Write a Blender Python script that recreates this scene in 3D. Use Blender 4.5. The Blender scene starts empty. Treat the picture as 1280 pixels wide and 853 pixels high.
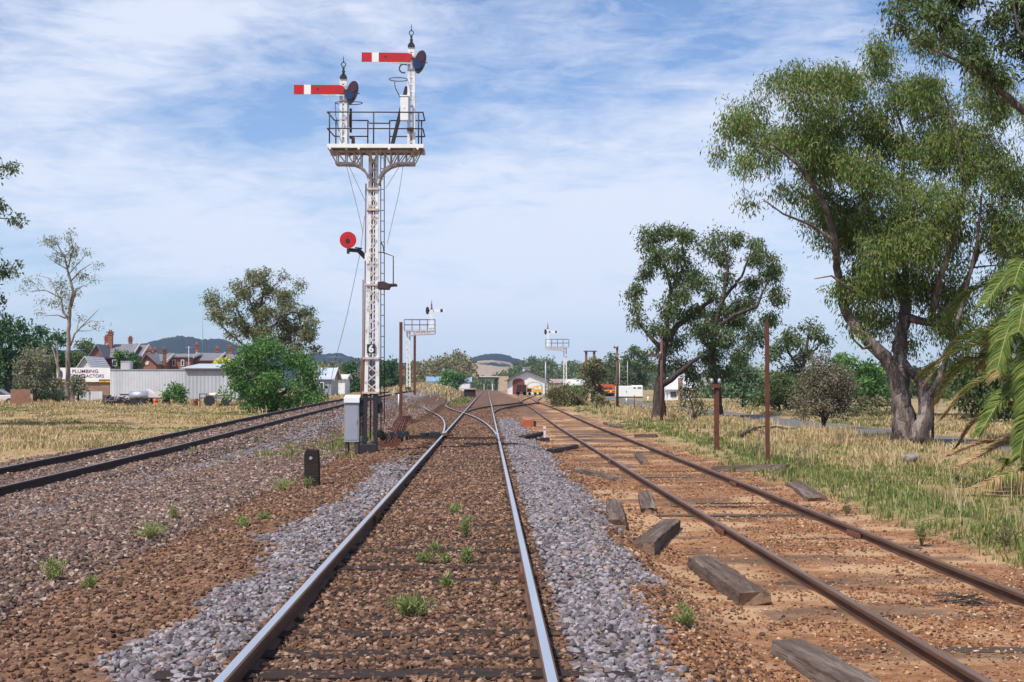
import bpy, bmesh, math, random
import numpy as np
from mathutils import Vector, Matrix, Euler
R = math.radians
HAZE = 1.1e-4
random.seed(7)
rng = np.random.default_rng(11)
sc = bpy.context.scene
COL = sc.collection

# ------------------------------------------------------------------ camera
F = 1280 * 50 / 36.0
CAMZ = 1.63
YAW, PITCH = math.atan(31 / F), math.atan(56.5 / F)
cd = bpy.data.cameras.new('camera')
cam = bpy.data.objects.new('camera', cd)
COL.objects.link(cam)
cd.lens = 50; cd.sensor_width = 36; cd.clip_end = 20000; cd.clip_start = 0.1
cam.location = (0, 0, CAMZ)
cam.rotation_euler = (R(90) + PITCH, 0, -YAW)
sc.camera = cam
CR = np.array(cam.rotation_euler.to_matrix())

def P(px, py, Y):
    """world point seen at photo pixel (px, py) at depth Y"""
    d = CR @ np.array([(px - 640) / F, (426.5 - py) / F, -1.0])
    t = Y / d[1]
    return Vector((d[0] * t, Y, CAMZ + d[2] * t))

def X(px, Y): return P(px, 483, Y).x
def Z(py, Y): return P(640, py, Y).z

# ------------------------------------------------------------------ numpy noise
def _hash(ix, iy, seed):
    h = (ix.astype(np.int64) * 374761393 + iy.astype(np.int64) * 668265263 + seed * 1442695041) & 0xFFFFFFFF
    h = ((h ^ (h >> 13)) * 1274126177) & 0xFFFFFFFF
    h = h ^ (h >> 16)
    return (h & 0xFFFFFF) / float(0xFFFFFF)

def vnoise(x, y, seed=0):
    x = np.asarray(x, float); y = np.asarray(y, float)
    ix = np.floor(x); iy = np.floor(y)
    fx = x - ix; fy = y - iy
    fx = fx * fx * (3 - 2 * fx); fy = fy * fy * (3 - 2 * fy)
    a = _hash(ix, iy, seed); b = _hash(ix + 1, iy, seed)
    c = _hash(ix, iy + 1, seed); d = _hash(ix + 1, iy + 1, seed)
    return (a * (1 - fx) + b * fx) * (1 - fy) + (c * (1 - fx) + d * fx) * fy

def fbm(x, y, seed=0, oct=4):
    s = 0; a = 0.5; n = 0
    for o in range(oct):
        s = s + a * vnoise(x * 2 ** o, y * 2 ** o, seed + o * 17); n += a; a *= 0.5
    return s / n

def sstep(a, b, x):
    t = np.clip((np.asarray(x, float) - a) / (b - a), 0, 1)
    return t * t * (3 - 2 * t)

def interp(x, xs, ys): return np.interp(x, xs, ys)

# ------------------------------------------------------------------ track geometry
MAIN_C = -0.508            # centre of the main track, railhead z 0.16
G2 = 0.835                 # half distance between railhead centres, broad gauge
def left_c(y):  return interp(y, [0, 22, 33.5, 74, 120, 300], [-8.48, -8.48, -8.10, -7.95, -8.1, -9.0])
def left_z(y):  return interp(y, [0, 22, 33.5, 50, 74, 120, 200, 3000], [0.03, 0.03, 0.225, .46, 0.78, 1.15, 1.3, 1.3])
def side_c(y):  return interp(y, [0, 15, 28, 60, 88, 160, 300], [4.035, 4.035, 3.785, 3.835, 3.985, 4.435, 7.0])
def side_z(y):  return interp(y, [0, 15, 28, 60, 100, 3000], [-0.25, -0.25, -0.10, -0.06, 0.06, 0.10])
def main_z(y):  return interp(y, [0, 3000], [0.16, 0.16])
DIV_Y = [42, 50, 58, 66, 73.6, 81.7, 92, 101.7, 116, 140, 186, 300, 520]
DIV_X = [-.508, -.66, -.90, -1.25, -1.70, -2.30, -3.10, -3.72, -4.25, -4.6, -4.75, -4.75, -4.75]
def div_c(y):   return interp(y, DIV_Y, DIV_X)
CRS_Y = [78, 85, 92, 98, 104, 109, 118, 126, 135, 145]
CRS_X = [-.508, -.42, -.15, .2, .62, 1.1, 2.2, 3.2, 4.05, 4.34]
def crs_c(y):   return interp(y, CRS_Y, CRS_X)

def gz(x, y):
    """height of the ground"""
    x = np.asarray(x, float); y = np.asarray(y, float)
    x, y = np.broadcast_arrays(x, y)
    base = np.full(x.shape, -0.12)
    base = base + 0.10 * sstep(60, 110, y)
    # far terrain sinks gently to both sides
    # main track bed
    d = np.abs(x - MAIN_C)
    w = 1 - sstep(1.9, 3.1, d)
    base = base * (1 - w) + 0.025 * w
    # parallel track beyond the turnout
    d = np.abs(x - div_c(y)); w = (1 - sstep(1.6, 2.6, d)) * sstep(42, 60, y)
    base = base * (1 - w) + 0.03 * w
    # siding bed
    zs = side_z(y) - 0.125; d = np.abs(x - side_c(y))
    w = 1 - sstep(1.9, 3.0, d)
    base = base * (1 - w) + zs * w
    vr = sstep(6.0, 7.4, x) * (1 - sstep(18, 40, y))
    base = base * (1 - vr) + (-0.30) * vr
    # left embankment
    zl = left_z(y) - 0.155; d = np.abs(x - left_c(y))
    slope = zl - np.maximum(d - 1.25, 0) * 0.42
    sm = 0.12
    base = np.maximum(base, slope)
    near = 1 - sstep(40, 140, y)
    base = base + (fbm(x * 0.9, y * 0.9, 3) - 0.5) * 0.07 * near * (np.abs(x - MAIN_C) > 1.0)
    off = sstep(5.8, 8, x) + sstep(10.5, 13, -x)
    base = base + off * (fbm(x * 0.25, y * 0.25, 9) - 0.5) * 0.22
    # grassy bank left of the parallel tracks
    base = base + 1.0 * np.exp(-((x + 13.0) / 4.0) ** 2 - ((y - 215) / 55.0) ** 2)
    return base

def gz1(x, y): return float(gz(np.array([x]), np.array([y]))[0])

def zones(x, y):
    """weights of the ground surfaces (0..1): grey ballast, brown ballast, earth, straw, green grass, road, pale dust, charcoal fines"""
    x = np.asarray(x, float); y = np.asarray(y, float)
    n1 = (fbm(x * 1.3, y * 0.8, 21) - 0.5); n2 = (fbm(x * 3.1, y * 3.1, 33) - 0.5)
    xe = x + n1 * 0.9 + n2 * 0.35
    m = np.abs(x - MAIN_C)
    grey = sstep(1.25, 1.5, MAIN_C - x + 0.4 - 0.35) * 0
    gl = sstep(-2.2, -1.95, xe) * (1 - sstep(-1.5, -1.3, x)) * (1 - sstep(27, 33, y + n1 * 6))
    ed = interp(y, [6, 8, 12, 20, 60], [.98, 1.02, 1.25, 1.55, 1.5])
    gr = sstep(0.42, 0.6, x) * (1 - sstep(ed - .18, ed + .18, xe)) * (1 - sstep(62, 74, y + n1 * 12))
    lt = np.abs(x - left_c(y))
    gL = (1 - sstep(1.5, 2.6, lt + n1 * 1.2))
    gl = gl * (0.55 + 0.45 * sstep(.36, .5, fbm(x * 1.1, y * .9, 27)))
    grey = np.clip(np.maximum(np.maximum(gl, gr), gL * 0.85), 0, 1)
    brown = (1 - sstep(1.0, 1.25, m))
    brown = np.maximum(brown, (1 - sstep(-3.9, -3.0, xe)) * (1 - sstep(9.8, 10.6, -xe)))
    brown = np.maximum(brown, 0.75 * (1 - sstep(1.2, 2.2, np.abs(x - div_c(y)))) * sstep(40, 60, y))
    brown = np.maximum(brown, sstep(70, 95, y) * (1 - sstep(3.5, 4.5, np.abs(x - 0.0))) * 0.85)
    brown = np.maximum(brown, .75 * (1 - sstep(-2.0, -1.6, xe)) * sstep(-4.2, -3.8, x) * (.55 + .45 * sstep(.4, .55, fbm(x * 1.7, y * 1.2, 29))))
    straw = sstep(5.6, 6.3, xe - (side_c(y) - 4.0)) 
    straw = np.maximum(straw, sstep(10.1, 10.9, -xe) + 0 * y)
    straw = np.maximum(straw, sstep(120, 200, y) * sstep(7, 9, -x) * 1.0)
    gp = sstep(0.46, 0.60, fbm(x * 0.32, y * 0.16, 51))
    green = .9 * sstep(6.2, 6.9, xe) * (1 - sstep(7.0, 8.3, xe)) * (1 - 0.75 * sstep(40, 75, y)) * (0.35 + 0.65 * sstep(.36, .52, fbm(x * .5, y * .25, 77)))
    green = np.maximum(green, gp * 0.42 * straw)
    green = np.maximum(green, 0.8 * np.exp(-((x + 4.3) / 0.8) ** 2 - ((y - 45) / 7.0) ** 2))
    green = np.maximum(green, 0.75 * np.exp(-((x + 5.2) / 1.0) ** 2 - ((y - 38) / 4.0) ** 2) * sstep(.4, .6, fbm(x * 1.2, y * 1.2, 5)))
    green = np.maximum(green, 0.6 * np.exp(-((x + 2.65) / 0.8) ** 2 - ((y - 165) / 35.0) ** 2))
    rx = road_c(y)
    road = 1 - sstep(1.25, 1.7, np.abs(x - rx) + n2 * 0.25)
    road = road * sstep(24, 30, y)
    dust = sstep(0.50, 0.68, fbm(x * 0.9, y * 1.6, 61)) * (np.abs(x - side_c(y)) < 3.3) * 0.68
    char = sstep(0.50, 0.64, fbm(x * 0.55 + 9, y * 1.3, 71)) * (np.abs(x - side_c(y)) < 1.6) * 0.75
    return dict(grey=grey, brown=np.clip(brown, 0, 1), straw=np.clip(straw, 0, 1), green=np.clip(green, 0, 1),
                road=np.clip(road, 0, 1), dust=dust, char=char)

def road_c(y): return interp(y, [0, 40, 60, 85, 116, 200, 400], [15.2, 15.0, 14.8, 14.6, 13.6, 17.0, 30.0])

# ------------------------------------------------------------------ tagging
def tag(o, label=None, cat=None, group=None, kind=None):
    if label: o['label'] = label
    if cat: o['category'] = cat
    if group: o['group'] = group
    if kind: o['kind'] = kind
    return o

def empty(name, loc, label=None, cat=None, group=None, rz=0):
    o = bpy.data.objects.new(name, None)
    o.location = loc; o.rotation_euler = (0, 0, rz); o.empty_display_size = 0.2
    COL.objects.link(o)
    return tag(o, label, cat, group)

def wloc(o):
    v = Vector((0, 0, 0))
    while o is not None:
        v = v + o.location; o = o.parent
    return v

def np_mesh(name, verts, faces, mat=None, parent=None, loc=None, smooth=False, attrs=None):
    """faces: (n,3) or (n,4) int array.  verts in world space unless loc/parent shift them"""
    me = bpy.data.meshes.new(name)
    verts = np.asarray(verts, np.float32); faces = np.asarray(faces, np.int32)
    off = wloc(parent) if parent is not None else (Vector(loc) if loc is not None else Vector((0, 0, 0)))
    verts = verts - np.array(off, np.float32)
    n, k = faces.shape
    me.vertices.add(len(verts)); me.vertices.foreach_set('co', verts.ravel())
    me.loops.add(n * k); me.loops.foreach_set('vertex_index', faces.ravel())
    me.polygons.add(n); me.polygons.foreach_set('loop_start', np.arange(0, n * k, k, dtype=np.int32))
    me.polygons.foreach_set('loop_total', np.full(n, k, np.int32))
    me.polygons.foreach_set('use_smooth', np.full(n, bool(smooth)))
    me.update(calc_edges=True)
    if attrs:
        for nm, arr in attrs.items():
            a = me.color_attributes.new(nm, 'FLOAT_COLOR', 'POINT')
            a.data.foreach_set('color', np.asarray(arr, np.float32).ravel())
    if mat: me.materials.append(mat)
    o = bpy.data.objects.new(name, me)
    COL.objects.link(o)
    if parent is not None: o.parent = parent
    elif loc is not None: o.location = loc
    return o

class MB:
    """collects shapes in world space, builds ONE mesh object"""
    def __init__(s): s.v = []; s.f = []; s.sm = []
    def add(s, vs, fs, smooth=False):
        b = len(s.v)
        s.v += [tuple(v) for v in vs]
        for f in fs: s.f.append([b + i for i in f]); s.sm.append(smooth)
        return s
    def box(s, c, size, rz=0, rx=0, ry=0, taper=1.0):
        m = Euler((rx, ry, rz)).to_matrix(); c = Vector(c)
        vs = []
        for z in (-1, 1):
            t = taper if z > 0 else 1
            for x, y in ((-1, -1), (1, -1), (1, 1), (-1, 1)):
                vs.append(c + m @ Vector((x * size[0] / 2 * t, y * size[1] / 2 * t, z * size[2] / 2)))
        return s.add(vs, [(3, 2, 1, 0), (4, 5, 6, 7), (0, 1, 5, 4), (1, 2, 6, 5), (2, 3, 7, 6), (3, 0, 4, 7)])
    def box2(s, x0, x1, y0, y1, z0, z1):
        return s.box(((x0 + x1) / 2, (y0 + y1) / 2, (z0 + z1) / 2), (abs(x1 - x0), abs(y1 - y0), abs(z1 - z0)))
    def beam(s, p0, p1, w, h=None, up=(0, 0, 1)):
        h = h or w
        p0 = Vector(p0); p1 = Vector(p1); d = (p1 - p0)
        if d.length < 1e-6: return s
        d.normalize(); u = Vector(up)
        if abs(d.dot(u)) > 0.95: u = Vector((0, 1, 0))
        a = d.cross(u).normalized(); b = a.cross(d)
        vs = []
        for p in (p0, p1):
            for x, y in ((-1, -1), (1, -1), (1, 1), (-1, 1)): vs.append(p + a * (x * w / 2) + b * (y * h / 2))
        return s.add(vs, [(3, 2, 1, 0), (4, 5, 6, 7), (0, 1, 5, 4), (1, 2, 6, 5), (2, 3, 7, 6), (3, 0, 4, 7)])
    def tube(s, pts, rad, seg=8, closed=False, caps=True):
        pts = [Vector(p) for p in pts]; n = len(pts)
        if not hasattr(rad, '__len__'): rad = [rad] * n
        b = len(s.v); pa = None
        for i, p in enumerate(pts):
            if closed: d = pts[(i + 1) % n] - pts[i - 1]
            else: d = pts[min(i + 1, n - 1)] - pts[max(i - 1, 0)]
            d.normalize()
            if pa is None:
                u = Vector((0, 0, 1)) if abs(d.z) < 0.9 else Vector((0, 1, 0))
                a = d.cross(u).normalized()
            else:
                a = (pa - d * pa.dot(d))
                a = a.normalized() if a.length > 1e-6 else d.orthogonal().normalized()
            pa = a; c = d.cross(a)
            for k in range(seg):
                t = 2 * math.pi * k / seg
                s.v.append(tuple(p + (a * math.cos(t) + c * math.sin(t)) * rad[i]))
        m = n if closed else n - 1
        for i in range(m):
            for k in range(seg):
                k2 = (k + 1) % seg; j = (i + 1) % n
                s.f.append([b + i * seg + k, b + i * seg + k2, b + j * seg + k2, b + j * seg + k]); s.sm.append(True)
        if caps and not closed:
            s.f.append([b + k for k in range(seg)][::-1]); s.sm.append(False)
            s.f.append([b + (n - 1) * seg + k for k in range(seg)]); s.sm.append(False)
        return s
    def disc(s, c, r, th, axis='y', seg=28, ry=None):
        ry = ry or r; c = Vector(c); vs = []
        for e in (-1, 1):
            for k in range(seg):
                t = 2 * math.pi * k / seg; a, b2 = r * math.cos(t), ry * math.sin(t)
                o = {'y': (a, e * th / 2, b2), 'x': (e * th / 2, a, b2), 'z': (a, b2, e * th / 2)}[axis]
                vs.append(c + Vector(o))
        fs = [tuple(range(seg)), tuple(range(2 * seg - 1, seg - 1, -1))]
        fs += [(k, seg + k, seg + (k + 1) % seg, (k + 1) % seg) for k in range(seg)]
        return s.add(vs, fs)
    def prism(s, poly, axis, d0, d1):
        """poly 2d list; axis 'y': (x,z) extruded d0..d1 in y; 'x': (y,z); 'z': (x,y)"""
        n = len(poly); vs = []
        for d in (d0, d1):
            for a, b2 in poly: vs.append({'y': (a, d, b2), 'x': (d, a, b2), 'z': (a, b2, d)}[axis])
        fs = [tuple(range(n)), tuple(range(2 * n - 1, n - 1, -1))]
        fs += [(k, n + k, n + (k + 1) % n, (k + 1) % n) for k in range(n)]
        return s.add(vs, fs)
    def lathe(s, c, prof, seg=12):
        c = Vector(c); b = len(s.v)
        for r, z in prof:
            for k in range(seg):
                t = 2 * math.pi * k / seg
                s.v.append((c.x + r * math.cos(t), c.y + r * math.sin(t), c.z + z))
        for i in range(len(prof) - 1):
            for k in range(seg):
                k2 = (k + 1) % seg
                s.f.append([b + i * seg + k, b + i * seg + k2, b + (i + 1) * seg + k2, b + (i + 1) * seg + k]); s.sm.append(True)
        s.f.append([b + k for k in range(seg)][::-1]); s.sm.append(False)
        s.f.append([b + (len(prof) - 1) * seg + k for k in range(seg)]); s.sm.append(False)
        return s
    def build(s, name, mat, parent=None, loc=None, bevel=0):
        off = wloc(parent) if parent is not None else (Vector(loc) if loc is not None else Vector((0, 0, 0)))
        me = bpy.data.meshes.new(name)
        me.from_pydata([tuple(Vector(v) - off) for v in s.v], [], s.f)
        me.polygons.foreach_set('use_smooth', s.sm)
        bm = bmesh.new(); bm.from_mesh(me)
        bmesh.ops.recalc_face_normals(bm, faces=bm.faces)
        bm.to_mesh(me); bm.free()
        me.update()
        me.materials.append(mat)
        o = bpy.data.objects.new(name, me)
        COL.objects.link(o)
        if parent is not None: o.parent = parent
        elif loc is not None: o.location = loc
        if bevel:
            b = o.modifiers.new('bevel', 'BEVEL'); b.width = bevel; b.segments = 2; b.limit_method = 'ANGLE'
        return o

def copy_tree(o, parent=None, mapping=None):
    c = o.copy(); COL.objects.link(c)
    if parent is not None: c.parent = parent
    for ch in list(o.children): copy_tree(ch, c)
    return c

# ------------------------------------------------------------------ materials
def new_mat(name):
    m = bpy.data.materials.new(name); m.use_nodes = True
    nt = m.node_tree; nt.nodes.clear()
    out = nt.nodes.new('ShaderNodeOutputMaterial')
    return m, nt, out

def N(nt, t, **kw):
    n = nt.nodes.new(t)
    for k, v in kw.items():
        if k.startswith('i_'): n.inputs[k[2:].replace('_', ' ')].default_value = v
        else: setattr(n, k, v)
    return n

def math_(nt, op, a, b=None, c=None, clamp=False):
    n = nt.nodes.new('ShaderNodeMath'); n.operation = op; n.use_clamp = clamp
    for i, v in enumerate((a, b, c)):
        if v is None: continue
        if isinstance(v, (int, float)): n.inputs[i].default_value = v
        else: nt.links.new(v, n.inputs[i])
    return n.outputs[0]

def mixc(nt, f, a, b, mode='MIX'):
    n = nt.nodes.new('ShaderNodeMix'); n.data_type = 'RGBA'; n.blend_type = mode
    for i, v in ((0, f), (6, a), (7, b)):
        if isinstance(v, (int, float)): n.inputs[i].default_value = v
        elif isinstance(v, tuple): n.inputs[i].default_value = (*v[:3], 1)
        else: nt.links.new(v, n.inputs[i])
    return n.outputs[2]

def ramp(nt, fac, stops):
    r = nt.nodes.new('ShaderNodeValToRGB')
    el = r.color_ramp.elements
    while len(el) > 1: el.remove(el[-1])
    el[0].position = stops[0][0]; el[0].color = (*stops[0][1], 1)
    for p, c in stops[1:]:
        e = el.new(p); e.color = (*c, 1)
    nt.links.new(fac, r.inputs[0])
    return r.outputs[0]

def noise(nt, vec, scale, detail=4, rough=0.55, dist=0.0):
    n = nt.nodes.new('ShaderNodeTexNoise')
    n.inputs['Scale'].default_value = scale; n.inputs['Detail'].default_value = detail
    n.inputs['Roughness'].default_value = rough; n.inputs['Distortion'].default_value = dist
    nt.links.new(vec, n.inputs['Vector'])
    return n.outputs['Fac']

def pbr(name, c1, c2=None, scale=6, rough=0.6, metal=0.0, spec=0.4, bump=0.0, bscale=None, stretch=(1, 1, 1), stains=None, stain_scale=2.5, stain_lo=.55, stain_hi=.68, bdist=.02):
    """two-tone procedural paint / wood / metal with optional stains and bump"""
    m, nt, out = new_mat(name)
    tc = N(nt, 'ShaderNodeTexCoord'); mp = N(nt, 'ShaderNodeMapping'); mp.inputs['Scale'].default_value = stretch
    oi = N(nt, 'ShaderNodeObjectInfo')
    add = N(nt, 'ShaderNodeVectorMath', operation='ADD')
    cmb = N(nt, 'ShaderNodeCombineXYZ')
    r37 = math_(nt, 'MULTIPLY', oi.outputs['Random'], 37.0)
    nt.links.new(r37, cmb.inputs[0]); nt.links.new(r37, cmb.inputs[1])
    nt.links.new(tc.outputs['Object'], add.inputs[0]); nt.links.new(cmb.outputs[0], add.inputs[1])
    nt.links.new(add.outputs[0], mp.inputs['Vector'])
    v = mp.outputs[0]
    c2 = c2 or tuple(c * 0.75 for c in c1)
    f = noise(nt, v, scale, 5)
    f2 = math_(nt, 'MULTIPLY_ADD', f, 2.2, -0.6, clamp=True)
    col = mixc(nt, f2, c1, c2)
    if stains:
        s = noise(nt, v, stain_scale, 6, 0.65)
        sf = N(nt, 'ShaderNodeMapRange'); sf.inputs[1].default_value = stain_lo; sf.inputs[2].default_value = stain_hi
        nt.links.new(s, sf.inputs[0])
        col = mixc(nt, sf.outputs[0], col, stains)
    b = N(nt, 'ShaderNodeBsdfPrincipled')
    b.inputs['Roughness'].default_value = rough; b.inputs['Metallic'].default_value = metal
    b.inputs['Specular IOR Level'].default_value = spec
    nt.links.new(col, b.inputs['Base Color'])
    if bump:
        bp = N(nt, 'ShaderNodeBump'); bp.inputs['Strength'].default_value = bump; bp.inputs['Distance'].default_value = bdist
        bf = noise(nt, v, bscale or scale * 4, 6, 0.6)
        nt.links.new(bf, bp.inputs['Height']); nt.links.new(bp.outputs[0], b.inputs['Normal'])
    nt.links.new(b.outputs[0], out.inputs[0])
    return m

def leaf_mat(name, cols, trans=0.3, rough=0.55, gain=1.55):
    """foliage: each leaf cluster gets its own tone"""
    m, nt, out = new_mat(name)
    g = N(nt, 'ShaderNodeNewGeometry')
    n = len(cols)
    col = ramp(nt, g.outputs['Random Per Island'], [(i / max(n - 1, 1), tuple(min(.7, q * gain) for q in c)) for i, c in enumerate(cols)])
    nz = noise(nt, g.outputs['Position'], 0.9, 2)
    hs = N(nt, 'ShaderNodeHueSaturation')
    nt.links.new(col, hs.inputs['Color'])
    nt.links.new(math_(nt, 'MULTIPLY_ADD', nz, 0.9, 0.55), hs.inputs['Value'])
    d = N(nt, 'ShaderNodeBsdfPrincipled'); d.inputs['Roughness'].default_value = rough
    d.inputs['Specular IOR Level'].default_value = 0.08
    nt.links.new(hs.outputs[0], d.inputs['Base Color'])
    t = N(nt, 'ShaderNodeBsdfTranslucent'); nt.links.new(hs.outputs[0], t.inputs[0])
    mx = N(nt, 'ShaderNodeMixShader'); mx.inputs[0].default_value = trans
    nt.links.new(d.outputs[0], mx.inputs[1]); nt.links.new(t.outputs[0], mx.inputs[2])
    nt.links.new(mx.outputs[0], out.inputs[0])
    return m

def stone_mat(name, stops, rough=0.85):
    m, nt, out = new_mat(name)
    g = N(nt, 'ShaderNodeNewGeometry')
    col = ramp(nt, g.outputs['Random Per Island'], stops)
    nz = noise(nt, g.outputs['Position'], 25, 3)
    col = mixc(nt, math_(nt, 'MULTIPLY', nz, 0.55), col, tuple(c * 0.45 for c in stops[len(stops) // 2][1]))
    b = N(nt, 'ShaderNodeBsdfPrincipled'); b.inputs['Roughness'].default_value = rough; b.inputs['Specular IOR Level'].default_value = 0.25
    nt.links.new(col, b.inputs['Base Color']); nt.links.new(b.outputs[0], out.inputs[0])
    return m

# stripes (corrugated iron, planks, bricks) as bump + tone
def corrugated(name, c1, c2, period=0.08, axis=0, stains=None):
    m, nt, out = new_mat(name)
    tc = N(nt, 'ShaderNodeTexCoord'); sp = N(nt, 'ShaderNodeSeparateXYZ'); nt.links.new(tc.outputs['Object'], sp.inputs[0])
    a = sp.outputs[axis]
    sn = math_(nt, 'SINE', math_(nt, 'MULTIPLY', a, 2 * math.pi / period))
    f = noise(nt, tc.outputs['Object'], 0.9, 5)
    col = mixc(nt, math_(nt, 'MULTIPLY_ADD', f, 2, -.5, clamp=True), c1, c2)
    # sheets of differing age
    sh = N(nt, 'ShaderNodeTexWhiteNoise', noise_dimensions='1D')
    nt.links.new(math_(nt, 'FLOOR', math_(nt, 'DIVIDE', a, 0.76)), sh.inputs['W'])
    hs = N(nt, 'ShaderNodeHueSaturation'); nt.links.new(col, hs.inputs['Color'])
    nt.links.new(math_(nt, 'MULTIPLY_ADD', sh.outputs['Value'], 0.16, 0.9), hs.inputs['Value'])
    col = hs.outputs[0]
    if stains:
        s = noise(nt, tc.outputs['Object'], 1.4, 6, 0.7)
        col = mixc(nt, ramp(nt, s, [(0.56, (0, 0, 0)), (0.72, (1, 1, 1))]), col, stains)
    b = N(nt, 'ShaderNodeBsdfPrincipled'); b.inputs['Roughness'].default_value = 0.5; b.inputs['Specular IOR Level'].default_value = 0.4
    bp = N(nt, 'ShaderNodeBump'); bp.inputs['Strength'].default_value = 0.5; bp.inputs['Distance'].default_value = 0.03
    nt.links.new(sn, bp.inputs['Height']); nt.links.new(bp.outputs[0], b.inputs['Normal'])
    nt.links.new(col, b.inputs['Base Color']); nt.links.new(b.outputs[0], out.inputs[0])
    return m

def brick(name, c1, c2, mortar):
    m, nt, out = new_mat(name)
    tc = N(nt, 'ShaderNodeTexCoord'); sp = N(nt, 'ShaderNodeSeparateXYZ'); nt.links.new(tc.outputs['Object'], sp.inputs[0])
    cb = N(nt, 'ShaderNodeCombineXYZ')
    nt.links.new(math_(nt, 'ADD', sp.outputs[0], sp.outputs[1]), cb.inputs[0]); nt.links.new(sp.outputs[2], cb.inputs[1])
    bt = N(nt, 'ShaderNodeTexBrick')
    bt.inputs['Color1'].default_value = (*c1, 1); bt.inputs['Color2'].default_value = (*c2, 1); bt.inputs['Mortar'].default_value = (*mortar, 1)
    bt.inputs['Scale'].default_value = 1; bt.inputs['Brick Width'].default_value = 0.24; bt.inputs['Row Height'].default_value = 0.086; bt.inputs['Mortar Size'].default_value = 0.008
    nt.links.new(cb.outputs[0], bt.inputs['Vector'])
    nz = noise(nt, tc.outputs['Object'], 1.1, 5)
    hs = N(nt, 'ShaderNodeHueSaturation'); nt.links.new(bt.outputs['Color'], hs.inputs['Color'])
    nt.links.new(math_(nt, 'MULTIPLY_ADD', nz, 0.7, 0.65), hs.inputs['Value'])
    b = N(nt, 'ShaderNodeBsdfPrincipled'); b.inputs['Roughness'].default_value = 0.85
    nt.links.new(hs.outputs[0], b.inputs['Base Color']); nt.links.new(b.outputs[0], out.inputs[0])
    return m

# ------------------------------------------------------------------ sun, sky, clouds
SUN_EL, SUN_AZ = 57.0, 47.0        # azimuth: degrees behind the camera, measured from -X
sd = Vector((-math.cos(R(SUN_AZ)) * math.cos(R(SUN_EL)), -math.sin(R(SUN_AZ)) * math.cos(R(SUN_EL)), math.sin(R(SUN_EL))))
ld = bpy.data.lights.new('sun', 'SUN'); ld.energy = 5.0; ld.angle = R(0.55); ld.color = (1.0, 0.955, 0.88)
lo = bpy.data.objects.new('sun', ld); COL.objects.link(lo)
lo.rotation_euler = sd.to_track_quat('Z', 'Y').to_euler(); lo.location = (-20, -10, 40)

w = bpy.data.worlds.new('World'); sc.world = w; w.use_nodes = True
nt = w.node_tree; nt.nodes.clear()
wo = N(nt, 'ShaderNodeOutputWorld'); bg = N(nt, 'ShaderNodeBackground'); bg.inputs['Strength'].default_value = 0.10
sky = N(nt, 'ShaderNodeTexSky'); sky.sky_type = 'NISHITA'; sky.sun_disc = False
sky.sun_elevation = R(SUN_EL); sky.sun_rotation = math.atan2(sd.x, sd.y); sky.altitude = 200; sky.air_density = 1.0; sky.dust_density = 0.6; sky.ozone_density = 2.2
tc = N(nt, 'ShaderNodeTexCoord'); sp = N(nt, 'ShaderNodeSeparateXYZ'); nt.links.new(tc.outputs['Generated'], sp.inputs[0])
dx, dy, dz = sp.outputs
def streak(ang, sx, sz, scale, det, ro, dist):
    mp = N(nt, 'ShaderNodeMapping'); mp.inputs['Rotation'].default_value = (0, R(ang), 0); mp.inputs['Scale'].default_value = (sx, 1, sz)
    nt.links.new(tc.outputs['Generated'], mp.inputs['Vector'])
    return noise(nt, mp.outputs[0], scale, det, ro, dist)
n1 = streak(14, 1.0, 2.2, 5.0, 6, 0.58, 0.6)
n2 = streak(-12, 1.0, 3.0, 10.0, 7, 0.62, 1.0)
n3 = streak(26, 1.0, 4.2, 22.0, 7, 0.66, 0.8)
dens = math_(nt, 'MULTIPLY', math_(nt, 'SUBTRACT', n1, 0.5), 1.8)
dens = math_(nt, 'ADD', dens, math_(nt, 'MULTIPLY', math_(nt, 'SUBTRACT', n2, 0.5), 1.2))
dens = math_(nt, 'ADD', dens, math_(nt, 'MULTIPLY', math_(nt, 'SUBTRACT', n3, 0.5), 1.15))
# cloud banks: directions (as photo bearings), soft ellipses on the sky sphere
ysafe = math_(nt, 'MAXIMUM', dy, 0.05)
u = math_(nt, 'DIVIDE', dx, ysafe); v = math_(nt, 'DIVIDE', dz, ysafe)
front = math_(nt, 'MULTIPLY', math_(nt, 'SUBTRACT', dy, 0.1), 5, clamp=True)
BANKS = [ # px, py, rx, ry, rot(deg, +up to the right), amount
    (90, 235, 230, 75, -6, .30), (300, 320, 240, 40, -16, .30), (740, 290, 330, 90, 4, .34), (880, 210, 160, 110, 20, .18),
    (560, 235, 120, 50, 10, .16), (470, 420, 300, 26, 0, .16), (760, 400, 260, 50, 0, .22), (150, 60, 200, 80, 15, .22), (40, 130, 120, 90, 0, .16),
    (620, 30, 160, 26, 12, .12), (980, 120, 180, 16, 14, .12), (980, 60, 150, 12, 16, .12),(250, 15, 260, 30, 8, .2), (350, 210, 200, 22, 18, .12),
    (300, 150, 170, 60, 10, -.16), (330, 385, 200, 24, -4, -.22), (560, 150, 110, 60, 10, -.20), (900, 60, 260, 60, 14, -.24), (480, 345, 130, 22, 0, -.10), (60, 330, 130, 24, 0, -.12), (700, 10, 200, 24, 10, -.10)]
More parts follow.
